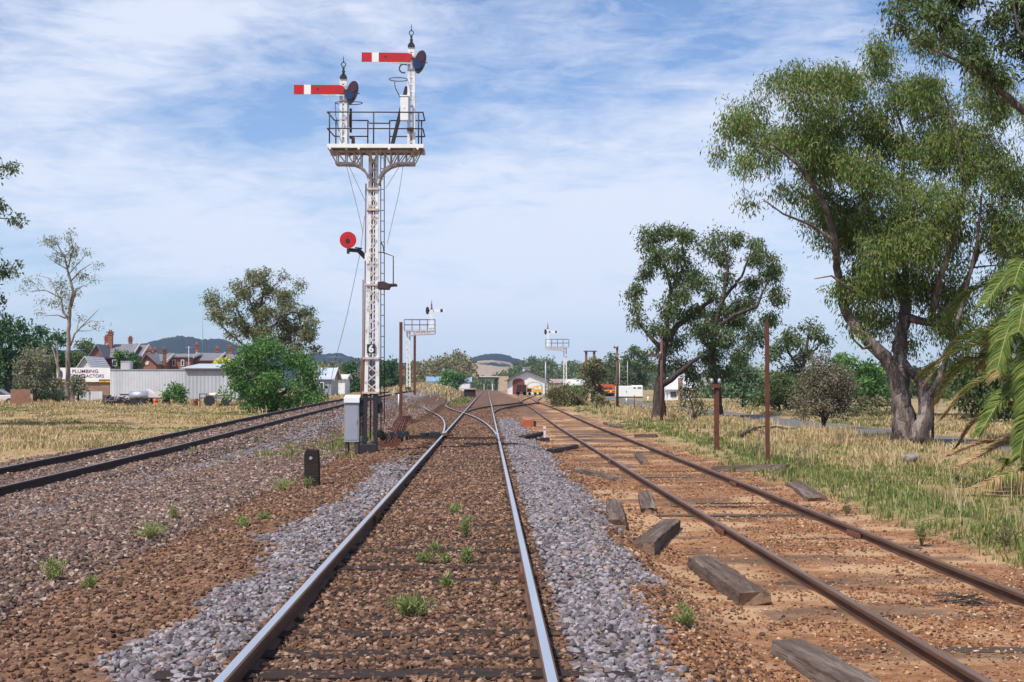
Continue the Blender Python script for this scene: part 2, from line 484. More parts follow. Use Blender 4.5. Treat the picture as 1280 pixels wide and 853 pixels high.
for (bx, by, rx, ry, rot, amt) in BANKS:
    d = CR @ np.array([(bx - 640) / F, (426.5 - by) / F, -1.0])
    u0, v0 = d[0] / d[1], d[2] / d[1]
    ca, sa = math.cos(R(rot)), math.sin(R(rot))
    du = math_(nt, 'SUBTRACT', u, float(u0)); dv = math_(nt, 'SUBTRACT', v, float(v0))
    a = math_(nt, 'ADD', math_(nt, 'MULTIPLY', du, ca * F / rx), math_(nt, 'MULTIPLY', dv, sa * F / rx))
    b = math_(nt, 'ADD', math_(nt, 'MULTIPLY', du, -sa * F / ry), math_(nt, 'MULTIPLY', dv, ca * F / ry))
    q = math_(nt, 'ADD', math_(nt, 'MULTIPLY', a, a), math_(nt, 'MULTIPLY', b, b))
    g = math_(nt, 'POWER', 2.718, math_(nt, 'MULTIPLY', q, -0.8))
    dens = math_(nt, 'ADD', dens, math_(nt, 'MULTIPLY', math_(nt, 'MULTIPLY', g, front), amt * 1.6))
CLOUD_BIAS = 0.34
cov = math_(nt, 'SMOOTH_MIN', math_(nt, 'MAXIMUM', math_(nt, 'ADD', dens, CLOUD_BIAS), 0.0), 0.92, 0.25)
cov = math_(nt, 'MULTIPLY', cov, math_(nt, 'MULTIPLY', math_(nt, 'ADD', dz, 0.03), 12, clamp=True))
# thin pale veil close to the horizon
veil = math_(nt, 'MULTIPLY', math_(nt, 'POWER', 2.718, math_(nt, 'MULTIPLY', math_(nt, 'MAXIMUM', dz, 0.0), -14.0)), 0.45)
SKY_GAIN = 1.0
skyc = mixc(nt, 1.0, sky.outputs[0], (0.98, 1.08, 1.30), 'MULTIPLY')
col = mixc(nt, veil, skyc, (6.0, 7.4, 8.9))
col = mixc(nt, cov, col, (7.4, 7.9, 9.2))
nt.links.new(col, bg.inputs[0]); nt.links.new(bg.outputs[0], wo.inputs[0])

vs = sc.view_settings
vs.view_transform = 'Standard'; vs.look = 'None'; vs.exposure = 0.17; vs.gamma = 1.0; vs.use_curve_mapping = False
sc.cycles.use_denoising = True
sc.cycles.max_bounces = 6; sc.cycles.diffuse_bounces = 3; sc.cycles.transparent_max_bounces = 8
sc.cycles.sample_clamp_indirect = 6
sc.cycles.use_adaptive_sampling = True; sc.cycles.adaptive_threshold = 0.012
# ------------------------------------------------------------------ ground
def axis(dense0, dense1, step, far, grow):
    a = list(np.arange(dense0, dense1 + 1e-6, step)); s = step; x = dense1
    while x < far: s *= grow; x += s; a.append(x)
    return a
ys = np.array([-300, -80, -30, -8, 0, 3, 5] + axis(6, 34, 0.12, 9000, 1.028))
xr = axis(0, 14, 0.13, 5000, 1.10); xs = np.array(sorted([-v for v in xr[1:]] + xr))
GX, GY = np.meshgrid(xs, ys)
gx, gy = GX.ravel(), GY.ravel()
GZ = gz(gx, gy)
nx, ny = len(xs), len(ys)
idx = np.arange(nx * ny).reshape(ny, nx)
fc = np.stack([idx[:-1, :-1], idx[:-1, 1:], idx[1:, 1:], idx[1:, :-1]], -1).reshape(-1, 4)
zn = zones(gx, gy)
za = np.stack([zn['grey'], zn['brown'], zn['straw'], zn['green']], -1)
zb = np.stack([zn['road'], zn['dust'], zn['char'], np.ones_like(gx)], -1)

m, nt, out = new_mat('ground_surface')
geo = N(nt, 'ShaderNodeNewGeometry'); pos = geo.outputs['Position']
A = N(nt, 'ShaderNodeAttribute', attribute_name='surface_a'); B = N(nt, 'ShaderNodeAttribute', attribute_name='surface_b')
sa = N(nt, 'ShaderNodeSeparateColor'); nt.links.new(A.outputs['Color'], sa.inputs[0])
sb = N(nt, 'ShaderNodeSeparateColor'); nt.links.new(B.outputs['Color'], sb.inputs[0])
fine = noise(nt, pos, 34, 6, 0.7); mid = noise(nt, pos, 7, 6, 0.65); big = noise(nt, pos, 0.8, 5)
vor = N(nt, 'ShaderNodeTexVoronoi'); vor.inputs['Scale'].default_value = 19; nt.links.new(pos, vor.inputs['Vector'])
vc = N(nt, 'ShaderNodeSeparateColor'); nt.links.new(vor.outputs['Color'], vc.inputs[0])
earth = ramp(nt, mid, [(0.26, (.11, .048, .024)), (0.42, (.26, .118, .054)), (0.56, (.37, .185, .09)), (0.74, (.52, .33, .19))])
grit = noise(nt, pos, 95, 5, .75)
earth = mixc(nt, ramp(nt, grit, [(.40, (.75, .75, .75)), (.56, (0, 0, 0))]), earth, (.085, .038, .022))
earth = mixc(nt, ramp(nt, noise(nt, pos, 60, 4, .7), [(.58, (0, 0, 0)), (.68, (.7, .7, .7))]), earth, (.58, .40, .25))
earth = mixc(nt, ramp(nt, noise(nt, pos, 1.7, 5), [(.5, (0, 0, 0)), (.75, (.6, .6, .6))]), earth, (.24, .13, .08))
brown = ramp(nt, vc.outputs[0], [(0, (.035, .02, .015)), (.4, (.12, .062, .038)), (.75, (.20, .105, .06)), (1, (.30, .17, .11))])
brown = mixc(nt, math_(nt, 'MULTIPLY', big, .4), brown, (.11, .075, .06))
brown = mixc(nt, ramp(nt, noise(nt, pos, .45, 6, .7), [(.45, (0, 0, 0)), (.62, (.75, .75, .75))]), brown, (.06, .042, .036))
brown = mixc(nt, ramp(nt, noise(nt, pos, 1.3, 6, .7), [(.56, (0, 0, 0)), (.70, (.6, .6, .6))]), brown, (.30, .19, .125))
grey = ramp(nt, vc.outputs[1], [(0, (.05, .045, .05)), (.4, (.19, .17, .185)), (.8, (.32, .29, .31)), (1, (.45, .42, .43))])
straw = ramp(nt, mid, [(.25, (.09, .07, .035)), (.45, (.25, .18, .09)), (.6, (.38, .28, .15)), (.8, (.48, .37, .22))])
straw = mixc(nt, ramp(nt, big, [(.42, (0, 0, 0)), (.62, (.7, .7, .7))]), straw, (.36, .22, .12))
green = ramp(nt, mid, [(.3, (.035, .055, .015)), (.55, (.10, .14, .045)), (.8, (.2, .22, .09))])
road = ramp(nt, fine, [(.3, (.10, .092, .088)), (.7, (.18, .165, .155))])
c = earth
c = mixc(nt, sb.outputs[1], c, mixc(nt, fine, (.34, .19, .10), (.62, .44, .27)))
c = mixc(nt, sb.outputs[2], c, mixc(nt, fine, (.05, .034, .028), (.17, .11, .08)))
c = mixc(nt, sa.outputs[1], c, brown)
c = mixc(nt, sa.outputs[2], c, straw)
c = mixc(nt, A.outputs['Alpha'], c, green)
c = mixc(nt, sa.outputs[0], c, grey)
c = mixc(nt, sb.outputs[0], c, road)
b = N(nt, 'ShaderNodeBsdfPrincipled'); b.inputs['Roughness'].default_value = 0.95; b.inputs['Specular IOR Level'].default_value = 0.15
bp = N(nt, 'ShaderNodeBump'); bp.inputs['Strength'].default_value = 0.9; bp.inputs['Distance'].default_value = 0.035
hh = math_(nt, 'ADD', math_(nt, 'MULTIPLY', fine, 0.5), math_(nt, 'MULTIPLY', mid, 1.0))
nt.links.new(hh, bp.inputs['Height']); nt.links.new(bp.outputs[0], b.inputs['Normal'])
nt.links.new(c, b.inputs['Base Color']); nt.links.new(b.outputs[0], out.inputs[0])
ground = np_mesh('ground', np.stack([gx, gy, GZ], -1), fc, m, smooth=True, attrs=dict(surface_a=za, surface_b=zb))
tag(ground, 'broad flat railway yard ground of ballast, orange earth and dry grass', 'ground', kind='structure')

# ------------------------------------------------------------------ rails
def rail_mat(name, c1, c2): return pbr(name, c1, c2, 14, 0.75, 0.0, .3, 0.25, 60, stretch=(1, .15, 1))
M_rust = rail_mat('rusty_rail_side', (.075, .038, .024), (.14, .07, .042))
M_rust_top = pbr('brown_worn_rail_head', (.16, .095, .07), (.22, .15, .12), 9, .42, .35, .5, stretch=(1, .1, 1))
M_darkrail = rail_mat('dark_rail_side', (.03, .02, .017), (.055, .033, .027))
M_bright = pbr('polished_rail_head', (.74, .76, .79), (.60, .62, .65), 5, .38, .85, .5, stretch=(1, .08, 1))
M_dull_top = pbr('dull_rail_head', (.16, .15, .16), (.22, .2, .2), 5, .45, .5, .5, stretch=(1, .08, 1))
PROF = [(-.026, 0), (.024, 0), (.035, -.006), (.036, -.035), (.010, -.048), (.009, -.125), (.062, -.142), (.062, -.155), (-.062, -.155), (-.062, -.142), (-.009, -.125), (-.010, -.048), (-.036, -.035), (-.035, -.006)]
def rail(pts, side_m, top_m, parent, name='rail', loc=None):
    pts = np.array(pts, float); n = len(pts); k = len(PROF)
    t = np.gradient(pts[:, :2], axis=0); t /= np.linalg.norm(t, axis=1)[:, None]
    nrm = np.stack([t[:, 1], -t[:, 0]], -1)
    V = []
    for i in range(n):
        for (a, b2) in PROF: V.append((pts[i, 0] + nrm[i, 0] * a, pts[i, 1] + nrm[i, 1] * a, pts[i, 2] + b2))
    Fc = []; mi = []
    for i in range(n - 1):
        for q in range(k):
            q2 = (q + 1) % k
            Fc.append((i * k + q, (i + 1) * k + q, (i + 1) * k + q2, i * k + q2)); mi.append(1 if q == 0 else 0)
    o = np_mesh(name, V, Fc, side_m, parent, loc)
    o.data.materials.append(top_m)
    o.data.polygons.foreach_set('material_index', mi)
    bm = bmesh.new(); bm.from_mesh(o.data); bmesh.ops.holes_fill(bm, edges=[e for e in bm.edges if e.is_boundary], sides=20)
    bmesh.ops.recalc_face_normals(bm, faces=bm.faces); bm.to_mesh(o.data); bm.free()
    return o
def ysteps(a, b): 
    o = [a]
    while o[-1] < b: o.append(min(b, o[-1] + max(0.6, o[-1] * 0.03)))
    return np.array(o)
def rail_pts(cf, off, zf, y0, y1, dz=0):
    yy = ysteps(y0, y1); 
    c = np.array([np.mean([cf(t + e) for e in (-4, -2, 0, 2, 4)]) for t in yy]) if y0 > 30 else cf(yy) + 0 * yy
    return np.stack([c + off, yy, zf(yy) + dz], -1)
M_sleeper = pbr('weathered_sleeper_wood', (.11, .082, .068), (.052, .038, .033), 8, .9, 0, .15, .9, 26, stretch=(.25, 2.5, 2.5), stains=(.2, .165, .145), stain_scale=4)
M_sleeper_d = pbr('dark_buried_sleeper_wood', (.05, .036, .032), (.028, .02, .018), 8, .9, 0, .15, .9, 26, stretch=(.25, 3, 3))
mainc = lambda y: MAIN_C + 0 * np.asarray(y)
trk = empty('railway_track', (MAIN_C, 7, 0), 'straight main line track with two shiny rails running up the middle to the bridge', 'railway track')
rail(rail_pts(mainc, -G2 + .005, main_z, 2.5, 620), M_rust, M_bright, trk)
rail(rail_pts(mainc, G2, main_z, 2.5, 620), M_rust, M_bright, trk)
SLP = []
y = 6.6
while y < 45:
    SLP.append(y + random.uniform(-.05, .05)); y += 0.66
for y in SLP:
    MB().box((MAIN_C + random.uniform(-.06, .06), y, -.023 + random.uniform(-.014, .008)), (2.65, .235, .125), rz=random.uniform(-.02, .02)).build('sleeper', M_sleeper_d, trk)
M_fish = pbr('reddish_fishplate', (.20, .085, .055), (.13, .055, .035), 20, .8, 0, .3, .4)
def fishplate(parent, x, y, z, ang=0):
    mb = MB()
    for s in (-1, 1):
        mb.box((x + s * .035, y, z - .085), (.03, .6, .075), rz=ang)
        for k in (-.2, -.07, .07, .2): mb.box((x + s * .056 - ang * k, y + k, z - .085), (.026, .035, .035))
    mb.build('fishplate', M_fish, parent)
fishplate(trk, MAIN_C + G2, 11.9, .16); fishplate(trk, MAIN_C - G2, 17, .16); fishplate(trk, MAIN_C + G2, 25, .16)
# standard gauge track on the left embankment
GS = 0.7525
ltk = empty('railway_track', (-8.5, 24, 0), 'left hand track with two dark rails climbing on a pale ballast bank', 'railway track')
for s in (-1, 1): rail(rail_pts(left_c, s * GS, left_z, 14, 330), M_darkrail, M_dull_top, ltk)
# siding on the right
stk = empty('railway_track', (4.0, 7, -.3), 'right hand siding of two rusty brown rails half sunk in orange earth', 'railway track')
for s in (-1, 1): rail(rail_pts(side_c, s * G2, side_z, 3, 300), M_rust, M_rust_top, stk)
for (px, py, s) in ((887, 652, -1), (1054, 656, 1), (938, 603, 1), (765, 577, -1)):
    h = 1.8; Y = F * h / (py - 483)
    fishplate(stk, float(side_c(Y)) + s * G2, Y, float(side_z(Y)))
y = 8.0
while y < 58:
    zc = float(side_z(y)) - .125; c = float(side_c(y))
    MB().box((c + random.uniform(-.1, .1), y, zc - .069 + random.uniform(-.016, .016)), (2.6, .22, .12), rz=random.uniform(-.04, .04)).build('sleeper', M_sleeper_d if random.random() < .4 else M_sleeper, stk)
    y += random.uniform(.66, .8)
# diverging track and crossover
dtk = empty('railway_track', (-.5, 44, 0), 'curved turnout track swinging left from the main line beyond the white signal', 'railway track')
rail(rail_pts(div_c, -G2 + .01, main_z, 43, 470, -.004), M_rust, M_bright, dtk)
rail(rail_pts(div_c, G2, main_z, 44, 470, -.004), M_rust, M_bright, dtk)
MB().box((MAIN_C, 42.6, .03), (2.1, .16, .10)).box((MAIN_C, 43.4, .06), (1.55, .05, .05)).build('stretcher_bar', M_darkrail, dtk)
ctk = empty('railway_track', (0, 82, 0), 'rusty crossover track curving right from the main line to the siding', 'railway track')
for s in (-1, 1): rail(rail_pts(crs_c, s * G2, main_z, 84, 142, -.007), M_rust, M_rust_top, ctk)
# goods yard track further right towards the shed
xtk = empty('railway_track', (7, 150, 0), 'far yard track leading to the open doorway of the goods shed', 'railway track')
yard = lambda y: interp(y, [0, 140, 160, 200, 300], [4.1, 4.1, 4.8, 6.8, 12.0])
for s in (-1, 1): rail(rail_pts(yard, s * G2, lambda y: side_z(y) + .01, 146, 296), M_rust, M_rust_top, xtk)

# ------------------------------------------------------------------ ballast stones
def ico():
    t = (1 + 5 ** .5) / 2
    v = np.array([(-1, t, 0), (1, t, 0), (-1, -t, 0), (1, -t, 0), (0, -1, t), (0, 1, t), (0, -1, -t), (0, 1, -t), (t, 0, -1), (t, 0, 1), (-t, 0, -1), (-t, 0, 1)], float)
    v /= np.linalg.norm(v[0])
    f = np.array([(0, 11, 5), (0, 5, 1), (0, 1, 7), (0, 7, 10), (0, 10, 11), (1, 5, 9), (5, 11, 4), (11, 10, 2), (10, 7, 6), (7, 1, 8), (3, 9, 4), (3, 4, 2), (3, 2, 6), (3, 6, 8), (3, 8, 9), (4, 9, 5), (2, 4, 11), (6, 2, 10), (8, 6, 7), (9, 8, 1)])
    return v, f
def octa():
    v = np.array([(1, 0, 0), (-1, 0, 0), (0, 1, 0), (0, -1, 0), (0, 0, 1), (0, 0, -1)], float)
    f = np.array([(0, 2, 4), (2, 1, 4), (1, 3, 4), (3, 0, 4), (2, 0, 5), (1, 2, 5), (3, 1, 5), (0, 3, 5)])
    return v, f
def stones(name, x, y, r, mat, label, lift=0.3, protos=40, base=ico, squash=.7):
    bv, bf = base(); n = len(x); z = gz(x, y)
    pv = []
    for k in range(protos):
        q = bv * (1 + rng.uniform(-.30, .45, (len(bv), 1)))
        for c_ in range(7):
            pn = rng.normal(0, 1, 3); pn /= np.linalg.norm(pn); dd = q @ pn; lim = rng.uniform(.45, .8)
            q = q - np.maximum(dd - lim, 0)[:, None] * pn
        q = q * 1.15 * np.array([1, rng.uniform(.6, .95), rng.uniform(.5, .85) * squash / .7])
        pv.append(q)
    pv = np.array(pv)[rng.integers(0, protos, n)]
    a = rng.uniform(0, 6.283, n); ti = rng.uniform(-.5, .5, n)
    ca, sa_ = np.cos(a)[:, None], np.sin(a)[:, None]
    ct, st = np.cos(ti)[:, None], np.sin(ti)[:, None]
    px_, py_, pz_ = pv[..., 0], pv[..., 1], pv[..., 2]
    px_, pz_ = px_ * ct - pz_ * st, px_ * st + pz_ * ct
    X_ = (px_ * ca - py_ * sa_) * r[:, None] + x[:, None]
    Y_ = (px_ * sa_ + py_ * ca) * r[:, None] + y[:, None]
    Z_ = pz_ * r[:, None] + z[:, None] + (r * lift)[:, None]
    V = np.stack([X_, Y_, Z_], -1).reshape(-1, 3)
    Fc = (bf[None] + (np.arange(n) * len(bv))[:, None, None]).reshape(-1, 3)
    o = np_mesh(name, V, Fc, mat)
    return tag(o, label, 'stones', kind='stuff')
def in_view(x, y, mar=1.2):
    hw = 0.36 * y + mar
    cx = x - y * math.tan(YAW)
    return np.abs(cx) < hw
def sample(n, x0, x1, y0, y1, p=1.0):
    # denser towards the camera
    uu = rng.uniform(0, 1, n); y = y0 * (y1 / y0) ** uu if p else rng.uniform(y0, y1, n)
    x = rng.uniform(x0, x1, n)
    k = in_view(x, y)
    return x[k], y[k]
M_grey = stone_mat('grey_ballast_stone', [(0, (.035, .028, .03)), (.25, (.115, .096, .104)), (.55, (.225, .195, .21)), (.82, (.35, .315, .33)), (.90, (.20, .11, .07)), (.95, (.16, .09, .06)), (1, (.50, .45, .44))])
M_brown = stone_mat('brown_ballast_stone', [(0, (.034, .02, .016)), (.3, (.105, .055, .035)), (.6, (.19, .10, .06)), (.85, (.28, .158, .098)), (1, (.45, .31, .23))])
M_mixed = stone_mat('mixed_ballast_stone', [(0, (.03, .02, .018)), (.3, (.10, .064, .053)), (.6, (.20, .137, .112)), (.82, (.27, .15, .095)), (1, (.52, .41, .35))])
def scatter_all():
    # grey strips, near
    for (nm, y0, y1, n, r0, r1, base) in (('near', 6.0, 17, 150000, .012, .036, ico), ('mid', 17, 34, 130000, .02, .042, ico), ('far', 34, 115, 130000, .03, .058, octa)):
        x, y = sample(n, -13, 3.0, y0, y1)
        zn = zones(x, y)
        ru = rng.uniform(0, 1, len(x))
        xd = np.abs(x - MAIN_C)
        inside = xd < 1.0
        onrail = np.abs(xd - G2) < 0.062
        left = x < -6.4
        kg = (zn['grey'] * .9 > ru) & (~inside) & (~onrail) & (~left)
        stones('grey_ballast', x[kg], y[kg], rng.uniform(r0, r1, kg.sum()), M_grey, 'loose pale grey crushed stone in strips beside the main rails, %s stretch' % {'near': 'nearest', 'mid': 'middle', 'far': 'farthest'}[nm], base=base)
        sl = np.zeros(len(x), bool)
        for s_ in SLP: sl |= np.abs(y - s_) < .115
        cover = fbm(x * 1.6, y * 1.6, 91) + .22 * (_hash(np.floor((y - SLP[0] + .33) / .66), np.zeros_like(x), 5) - .35) + .12 * (np.abs(x - MAIN_C) > .55)
        keep_sl = (~sl) | (cover + rng.uniform(-.12, .12, len(x)) > .34)
        kb = (inside & keep_sl & (~onrail) & (ru < (.85)))
        kb2 = (~inside) & (~onrail) & (~left) & (~kg) & (x < 2.3) & (zn['green'] < .6) & (ru < np.where(x > .4, .22 * (1 - sstep(1.5, 2.2, x)) + .06, .34 + .5 * sstep(3.2, 4.6, -x)))
        kk = kb | (kb2 & (x > -3.6))
        stones('brown_ballast', x[kk], y[kk], rng.uniform(r0 * .75, r1 * .8, kk.sum()), M_brown, 'rust brown crushed stone between and beside the main rails, %s stretch' % {'near': 'nearest', 'mid': 'middle', 'far': 'farthest'}[nm], base=base)
        lt = np.abs(x - left_c(y))
        onl = np.abs(lt - GS) < .07
        kl = ((kb2 & (x <= -3.6)) | (left & (x > -11) & (ru < .8) & (~onl)))
        if nm != 'near' or kl.sum() > 50:
            stones('mixed_ballast', x[kl], y[kl], rng.uniform(r0, r1 * 1.05, kl.sum()), M_mixed, 'brown and grey mixed stones on the left bank, %s stretch' % {'near': 'nearest', 'mid': 'middle', 'far': 'farthest'}[nm], base=base)
    # earth clods and chips round the siding
    x, y = sample(150000, 1.0, 9, 6.3, 45)
    zn = zones(x, y)
    k = (zn['straw'] < rng.uniform(0, 1, len(x))) & (np.abs(np.abs(x - side_c(y)) - G2) > .07) & (rng.uniform(0, 1, len(x)) < .2 + .7 * sstep(.45, .6, fbm(x * 1.1, y * 1.1, 44)))
    me = stone_mat('earth_clod', [(0, (.05, .028, .02)), (.25, (.16, .07, .035)), (.6, (.31, .135, .058)), (.85, (.42, .23, .12)), (1, (.62, .46, .31))])
    stones('earth_clods', x[k], y[k], rng.uniform(.35, 1, k.sum()) ** 2 * .026 , me, 'small orange clods and chips scattered round the rusty siding', base=octa)
scatter_all()

# ------------------------------------------------------------------ grass
def blades(name, x, y, h, mat, label, per=8, spread=.07, wid=.012, lean=.45):
    n = len(x); z = gz(x, y) - .01
    X0 = np.repeat(x, per) + rng.normal(0, spread, n * per); Y0 = np.repeat(y, per) + rng.normal(0, spread, n * per)
    Z0 = np.repeat(z, per); H = np.repeat(h, per) * rng.uniform(.5, 1.15, n * per)
    a = rng.uniform(0, 6.283, n * per); le = rng.normal(0, lean, n * per); b2 = rng.uniform(0, 6.283, n * per)
    w_ = wid * rng.uniform(.6, 1.3, n * per) * np.maximum(1, np.repeat(y, per) / 28)
    dx_, dy_ = np.cos(a) * w_, np.sin(a) * w_
    tx, ty = np.cos(b2) * le * H, np.sin(b2) * le * H
    V = np.stack([np.stack([X0 - dx_, Y0 - dy_, Z0], -1), np.stack([X0 + dx_, Y0 + dy_, Z0], -1),
                  np.stack([X0 + tx * .4 + dx_ * .7, Y0 + ty * .4 + dy_ * .7, Z0 + H * .6], -1), np.stack([X0 + tx * .4 - dx_ * .7, Y0 + ty * .4 - dy_ * .7, Z0 + H * .6], -1),
                  np.stack([X0 + tx, Y0 + ty, Z0 + H * .95], -1)], 1)
    i0 = np.arange(n * per) * 5
    Fc = np.concatenate([np.stack([i0, i0 + 1, i0 + 2], -1), np.stack([i0, i0 + 2, i0 + 3], -1), np.stack([i0 + 3, i0 + 2, i0 + 4], -1)])
    return tag(np_mesh(name, V.reshape(-1, 3), Fc, mat), label, 'grass', kind='stuff')
M_dry = leaf_mat('dry_grass_blade', [(.17, .12, .05), (.34, .25, .12), (.47, .365, .195), (.58, .47, .29)], .25, .7, 1.2)
M_grn = leaf_mat('green_grass_blade', [(.07, .10, .025), (.13, .17, .05), (.20, .22, .08), (.40, .32, .14)], .3, .6, 1.2)
# right verge
x, y = sample(60000, 5.0, 26, 11, 150)
zn = zones(x, y); ru = rng.uniform(0, 1, len(x)); cl = fbm(x * .8, y * .5, 13)
k = (zn['straw'] > ru) & (fbm(x * .45 + 3, y * .22, 83) > .40 + .1 * ru) & (zn['road'] < .3) & (zn['green'] < ru * 1.3) & (cl > rng.uniform(.28, .66, len(x)))
hgt = (.05 + .21 * sstep(6.2, 9, x) * sstep(.35, .62, cl))
blades('dry_grass', x[k], y[k], hgt[k] * rng.uniform(.6, 1.2, k.sum()), M_dry, 'long straw coloured dry grass along the verge right of the siding', per=9)
kg = (zn['green'] > ru) & (zn['road'] < .3)
blades('green_grass', x[kg], y[kg], (.06 + .17 * cl[kg]) * rng.uniform(.7, 1.2, kg.sum()), M_grn, 'green strip of grass along the verge right of the siding', per=11, lean=.35)
# scattered taller stalks with seed heads
x, y = sample(1500, 6.6, 14, 13, 110)
zn = zones(x, y); k = (zn['straw'] > .8) & (zn['road'] < .2) & (fbm(x * .7, y * .45, 19) > .5)
blades('tall_dry_grass', x[k], y[k], rng.uniform(.25, .6, k.sum()), M_dry, 'taller seeding stalks standing above the dry verge grass right of the siding', per=6, spread=.10, wid=.006, lean=.3)
# left field
x, y = sample(95000, -75, -9.6, 27, 160)
zn = zones(x, y); ru = rng.uniform(0, 1, len(x)); cl = fbm(x * .35, y * .16, 14)
k = (zn['straw'] > ru) & (zn['green'] < ru * 1.2) & (cl > rng.uniform(.3, .66, len(x)))
hgt = .05 + .15 * sstep(.42, .62, cl) + .35 * sstep(103, 125, y)
blades('dry_grass', x[k], y[k], hgt[k] * rng.uniform(.6, 1.2, k.sum()), M_dry, 'flattened dry grass across the paddock left of the raised track', per=7, spread=.12)
kg = (zn['green'] > ru)
blades('green_grass', x[kg], y[kg], (.06 + .12 * cl[kg]) * rng.uniform(.7, 1.2, kg.sum()), M_grn, 'dull green patches of grass in the paddock left of the raised track', per=7, spread=.12)
# grass by the signal and between the far tracks
x, y = sample(9000, -7.2, -1.8, 33, 220)
zn = zones(x, y); k = zn['green'] * .8 > rng.uniform(0, 1, len(x))
blades('green_grass', x[k], y[k], rng.uniform(.06, .22, k.sum()), M_grn, 'short green grass behind the base of the tall white signal', per=10)
x = rng.normal(-13, 3.2, 5000); y = rng.normal(215, 40, 5000)
blades('dry_grass', x, y, rng.uniform(.3, .7, 5000), M_dry, 'straw coloured grass on the far bank left of the tracks', per=7, spread=.3)
# ------------------------------------------------------------------ signals
M_white = pbr('weathered_white_paint', (.80, .79, .77), (.68, .65, .62), 5, .5, 0, .4, .15, 40, stains=(.30, .16, .10), stain_scale=5, stain_lo=.54, stain_hi=.70)
M_whiteclean = pbr('white_enamel', (.84, .83, .81), (.74, .73, .71), 5, .4)
M_red = pbr('red_enamel', (.56, .016, .022), (.44, .016, .022), 4, .42, 0, .4, stains=(.30, .03, .03), stain_scale=5, stain_lo=.5, stain_hi=.7)
M_black = pbr('black_iron_paint', (.014, .014, .018), (.028, .026, .03), 6, .45, 0, .5, .2, 50)
M_railing = pbr('purple_brown_iron', (.040, .024, .030), (.06, .035, .035), 10, .6)
M_deck = pbr('galvanised_deck_underside', (.20, .24, .32), (.25, .29, .36), 8, .6)
M_rustw = pbr('rust_streaked_white', (.70, .66, .63), (.42, .29, .23), 9, .7, 0, .3, .3, 50)
M_rustp = pbr('brown_rusty_rod', (.20, .10, .06), (.13, .06, .04), 10, .8)
M_cab = pbr('grey_cabinet_paint', (.33, .34, .39), (.29, .30, .35), 3, .45, .1, .5)
def glass(name, c):
    m, nt, out = new_mat(name); b = N(nt, 'ShaderNodeBsdfPrincipled'); b.inputs['Base Color'].default_value = (*c, 1)
    b.inputs['Roughness'].default_value = .08; b.inputs['Specular IOR Level'].default_value = .8
    nt.links.new(b.outputs[0], out.inputs[0]); return m
M_lred = glass('dark_red_glass', (.06, .005, .009)); M_lblue = glass('dark_blue_glass', (.005, .016, .075))

YM = 35.4
def Q(px, py, dy=0.0):
    p = P(px, py, YM); return Vector((p.x, YM + dy, p.z))
gS = gz1(-3.0, YM)
sig = empty('semaphore_signal', (Q(463, 570).x, YM, gS), 'tall white lattice bracket signal with two red semaphore arms and a railed platform', 'railway signal')
def ch(mb, a, b, w, d=.05, dy=0): mb.beam(Q(*a, dy), Q(*b, dy), w, d, up=(0, 1, 0))
# concrete and legs
MB().box2(Q(452, 0).x, Q(473.5, 0).x, YM - .22, YM + .25, gS - .15, Q(0, 555).z).build('footing', M_black, sig, bevel=.012)
for (a, b2, c, d) in ((456.5, 556, 457.5, 491), (470, 556, 470.5, 491)):
    mb = MB()
    for dy in (-.11, .11): ch(mb, (a, b2), (c, d), .085 if dy < 0 else .07, .06, dy)
    mb.box((Q(a, 0).x, YM, Q(0, 553).z), (.16, .36, .04))
    for k in (505, 520, 537): mb.box((Q(a, 0).x, YM, Q(0, k).z), (.03, .24, .05))
    mb.build('mast_leg', M_black, sig)
# lattice mast
mb = MB()
def edge(py, side):  # -1 left, +1 right : pixel column of the corner angle at row py
    return interp(py, [200, 300, 490], [463.3, 462.3, 458.0]) if side < 0 else interp(py, [200, 300, 490], [471.3, 471.4, 472.2])
for s in (-1, 1):
    for dy in (-.12, .12):
        w = .085 if dy < 0 else .06
        mb.beam(Q(edge(492, s), 492, dy), Q(edge(300, s), 300, dy * .85), w, .05, up=(0, 1, 0))
        mb.beam(Q(edge(300, s), 300, dy * .85), Q(edge(190, s), 190, dy * .8), w * .92, .05, up=(0, 1, 0))
mb.build('mast', M_white, sig)
mb = MB(); n = 26; pys = np.linspace(490, 196, n)
for i in range(n - 1):
    a, b2 = pys[i], pys[i + 1]
    for dy in (-.115, .115):
        s = 1 if i % 2 else -1
        mb.beam(Q(edge(a, s), a, dy), Q(edge(b2, -s), b2, dy), .030, .012, up=(0, 1, 0))
        if dy < 0: mb.beam(Q(edge(a, -s), a, dy - .014), Q(edge(b2, s), b2, dy - .014), .030, .012, up=(0, 1, 0))
    for s in (-1, 1):
        mb.beam(Q(edge(a, s), a, -.1), Q(edge(b2, s), b2, .1), .03, .012, up=(1, 0, 0))
mb.build('mast_lacing', M_rustw, sig)
mb = MB()
for py in (356, 448, 491, 236, 262):
    mb.box((Q((edge(py, -1) + edge(py, 1)) / 2, 0).x, YM, Q(0, py).z), ((Q(edge(py, 1), 0).x - Q(edge(py, -1), 0).x) + .13, .34, .05))
mb.build('mast_collar', M_rustw, sig)
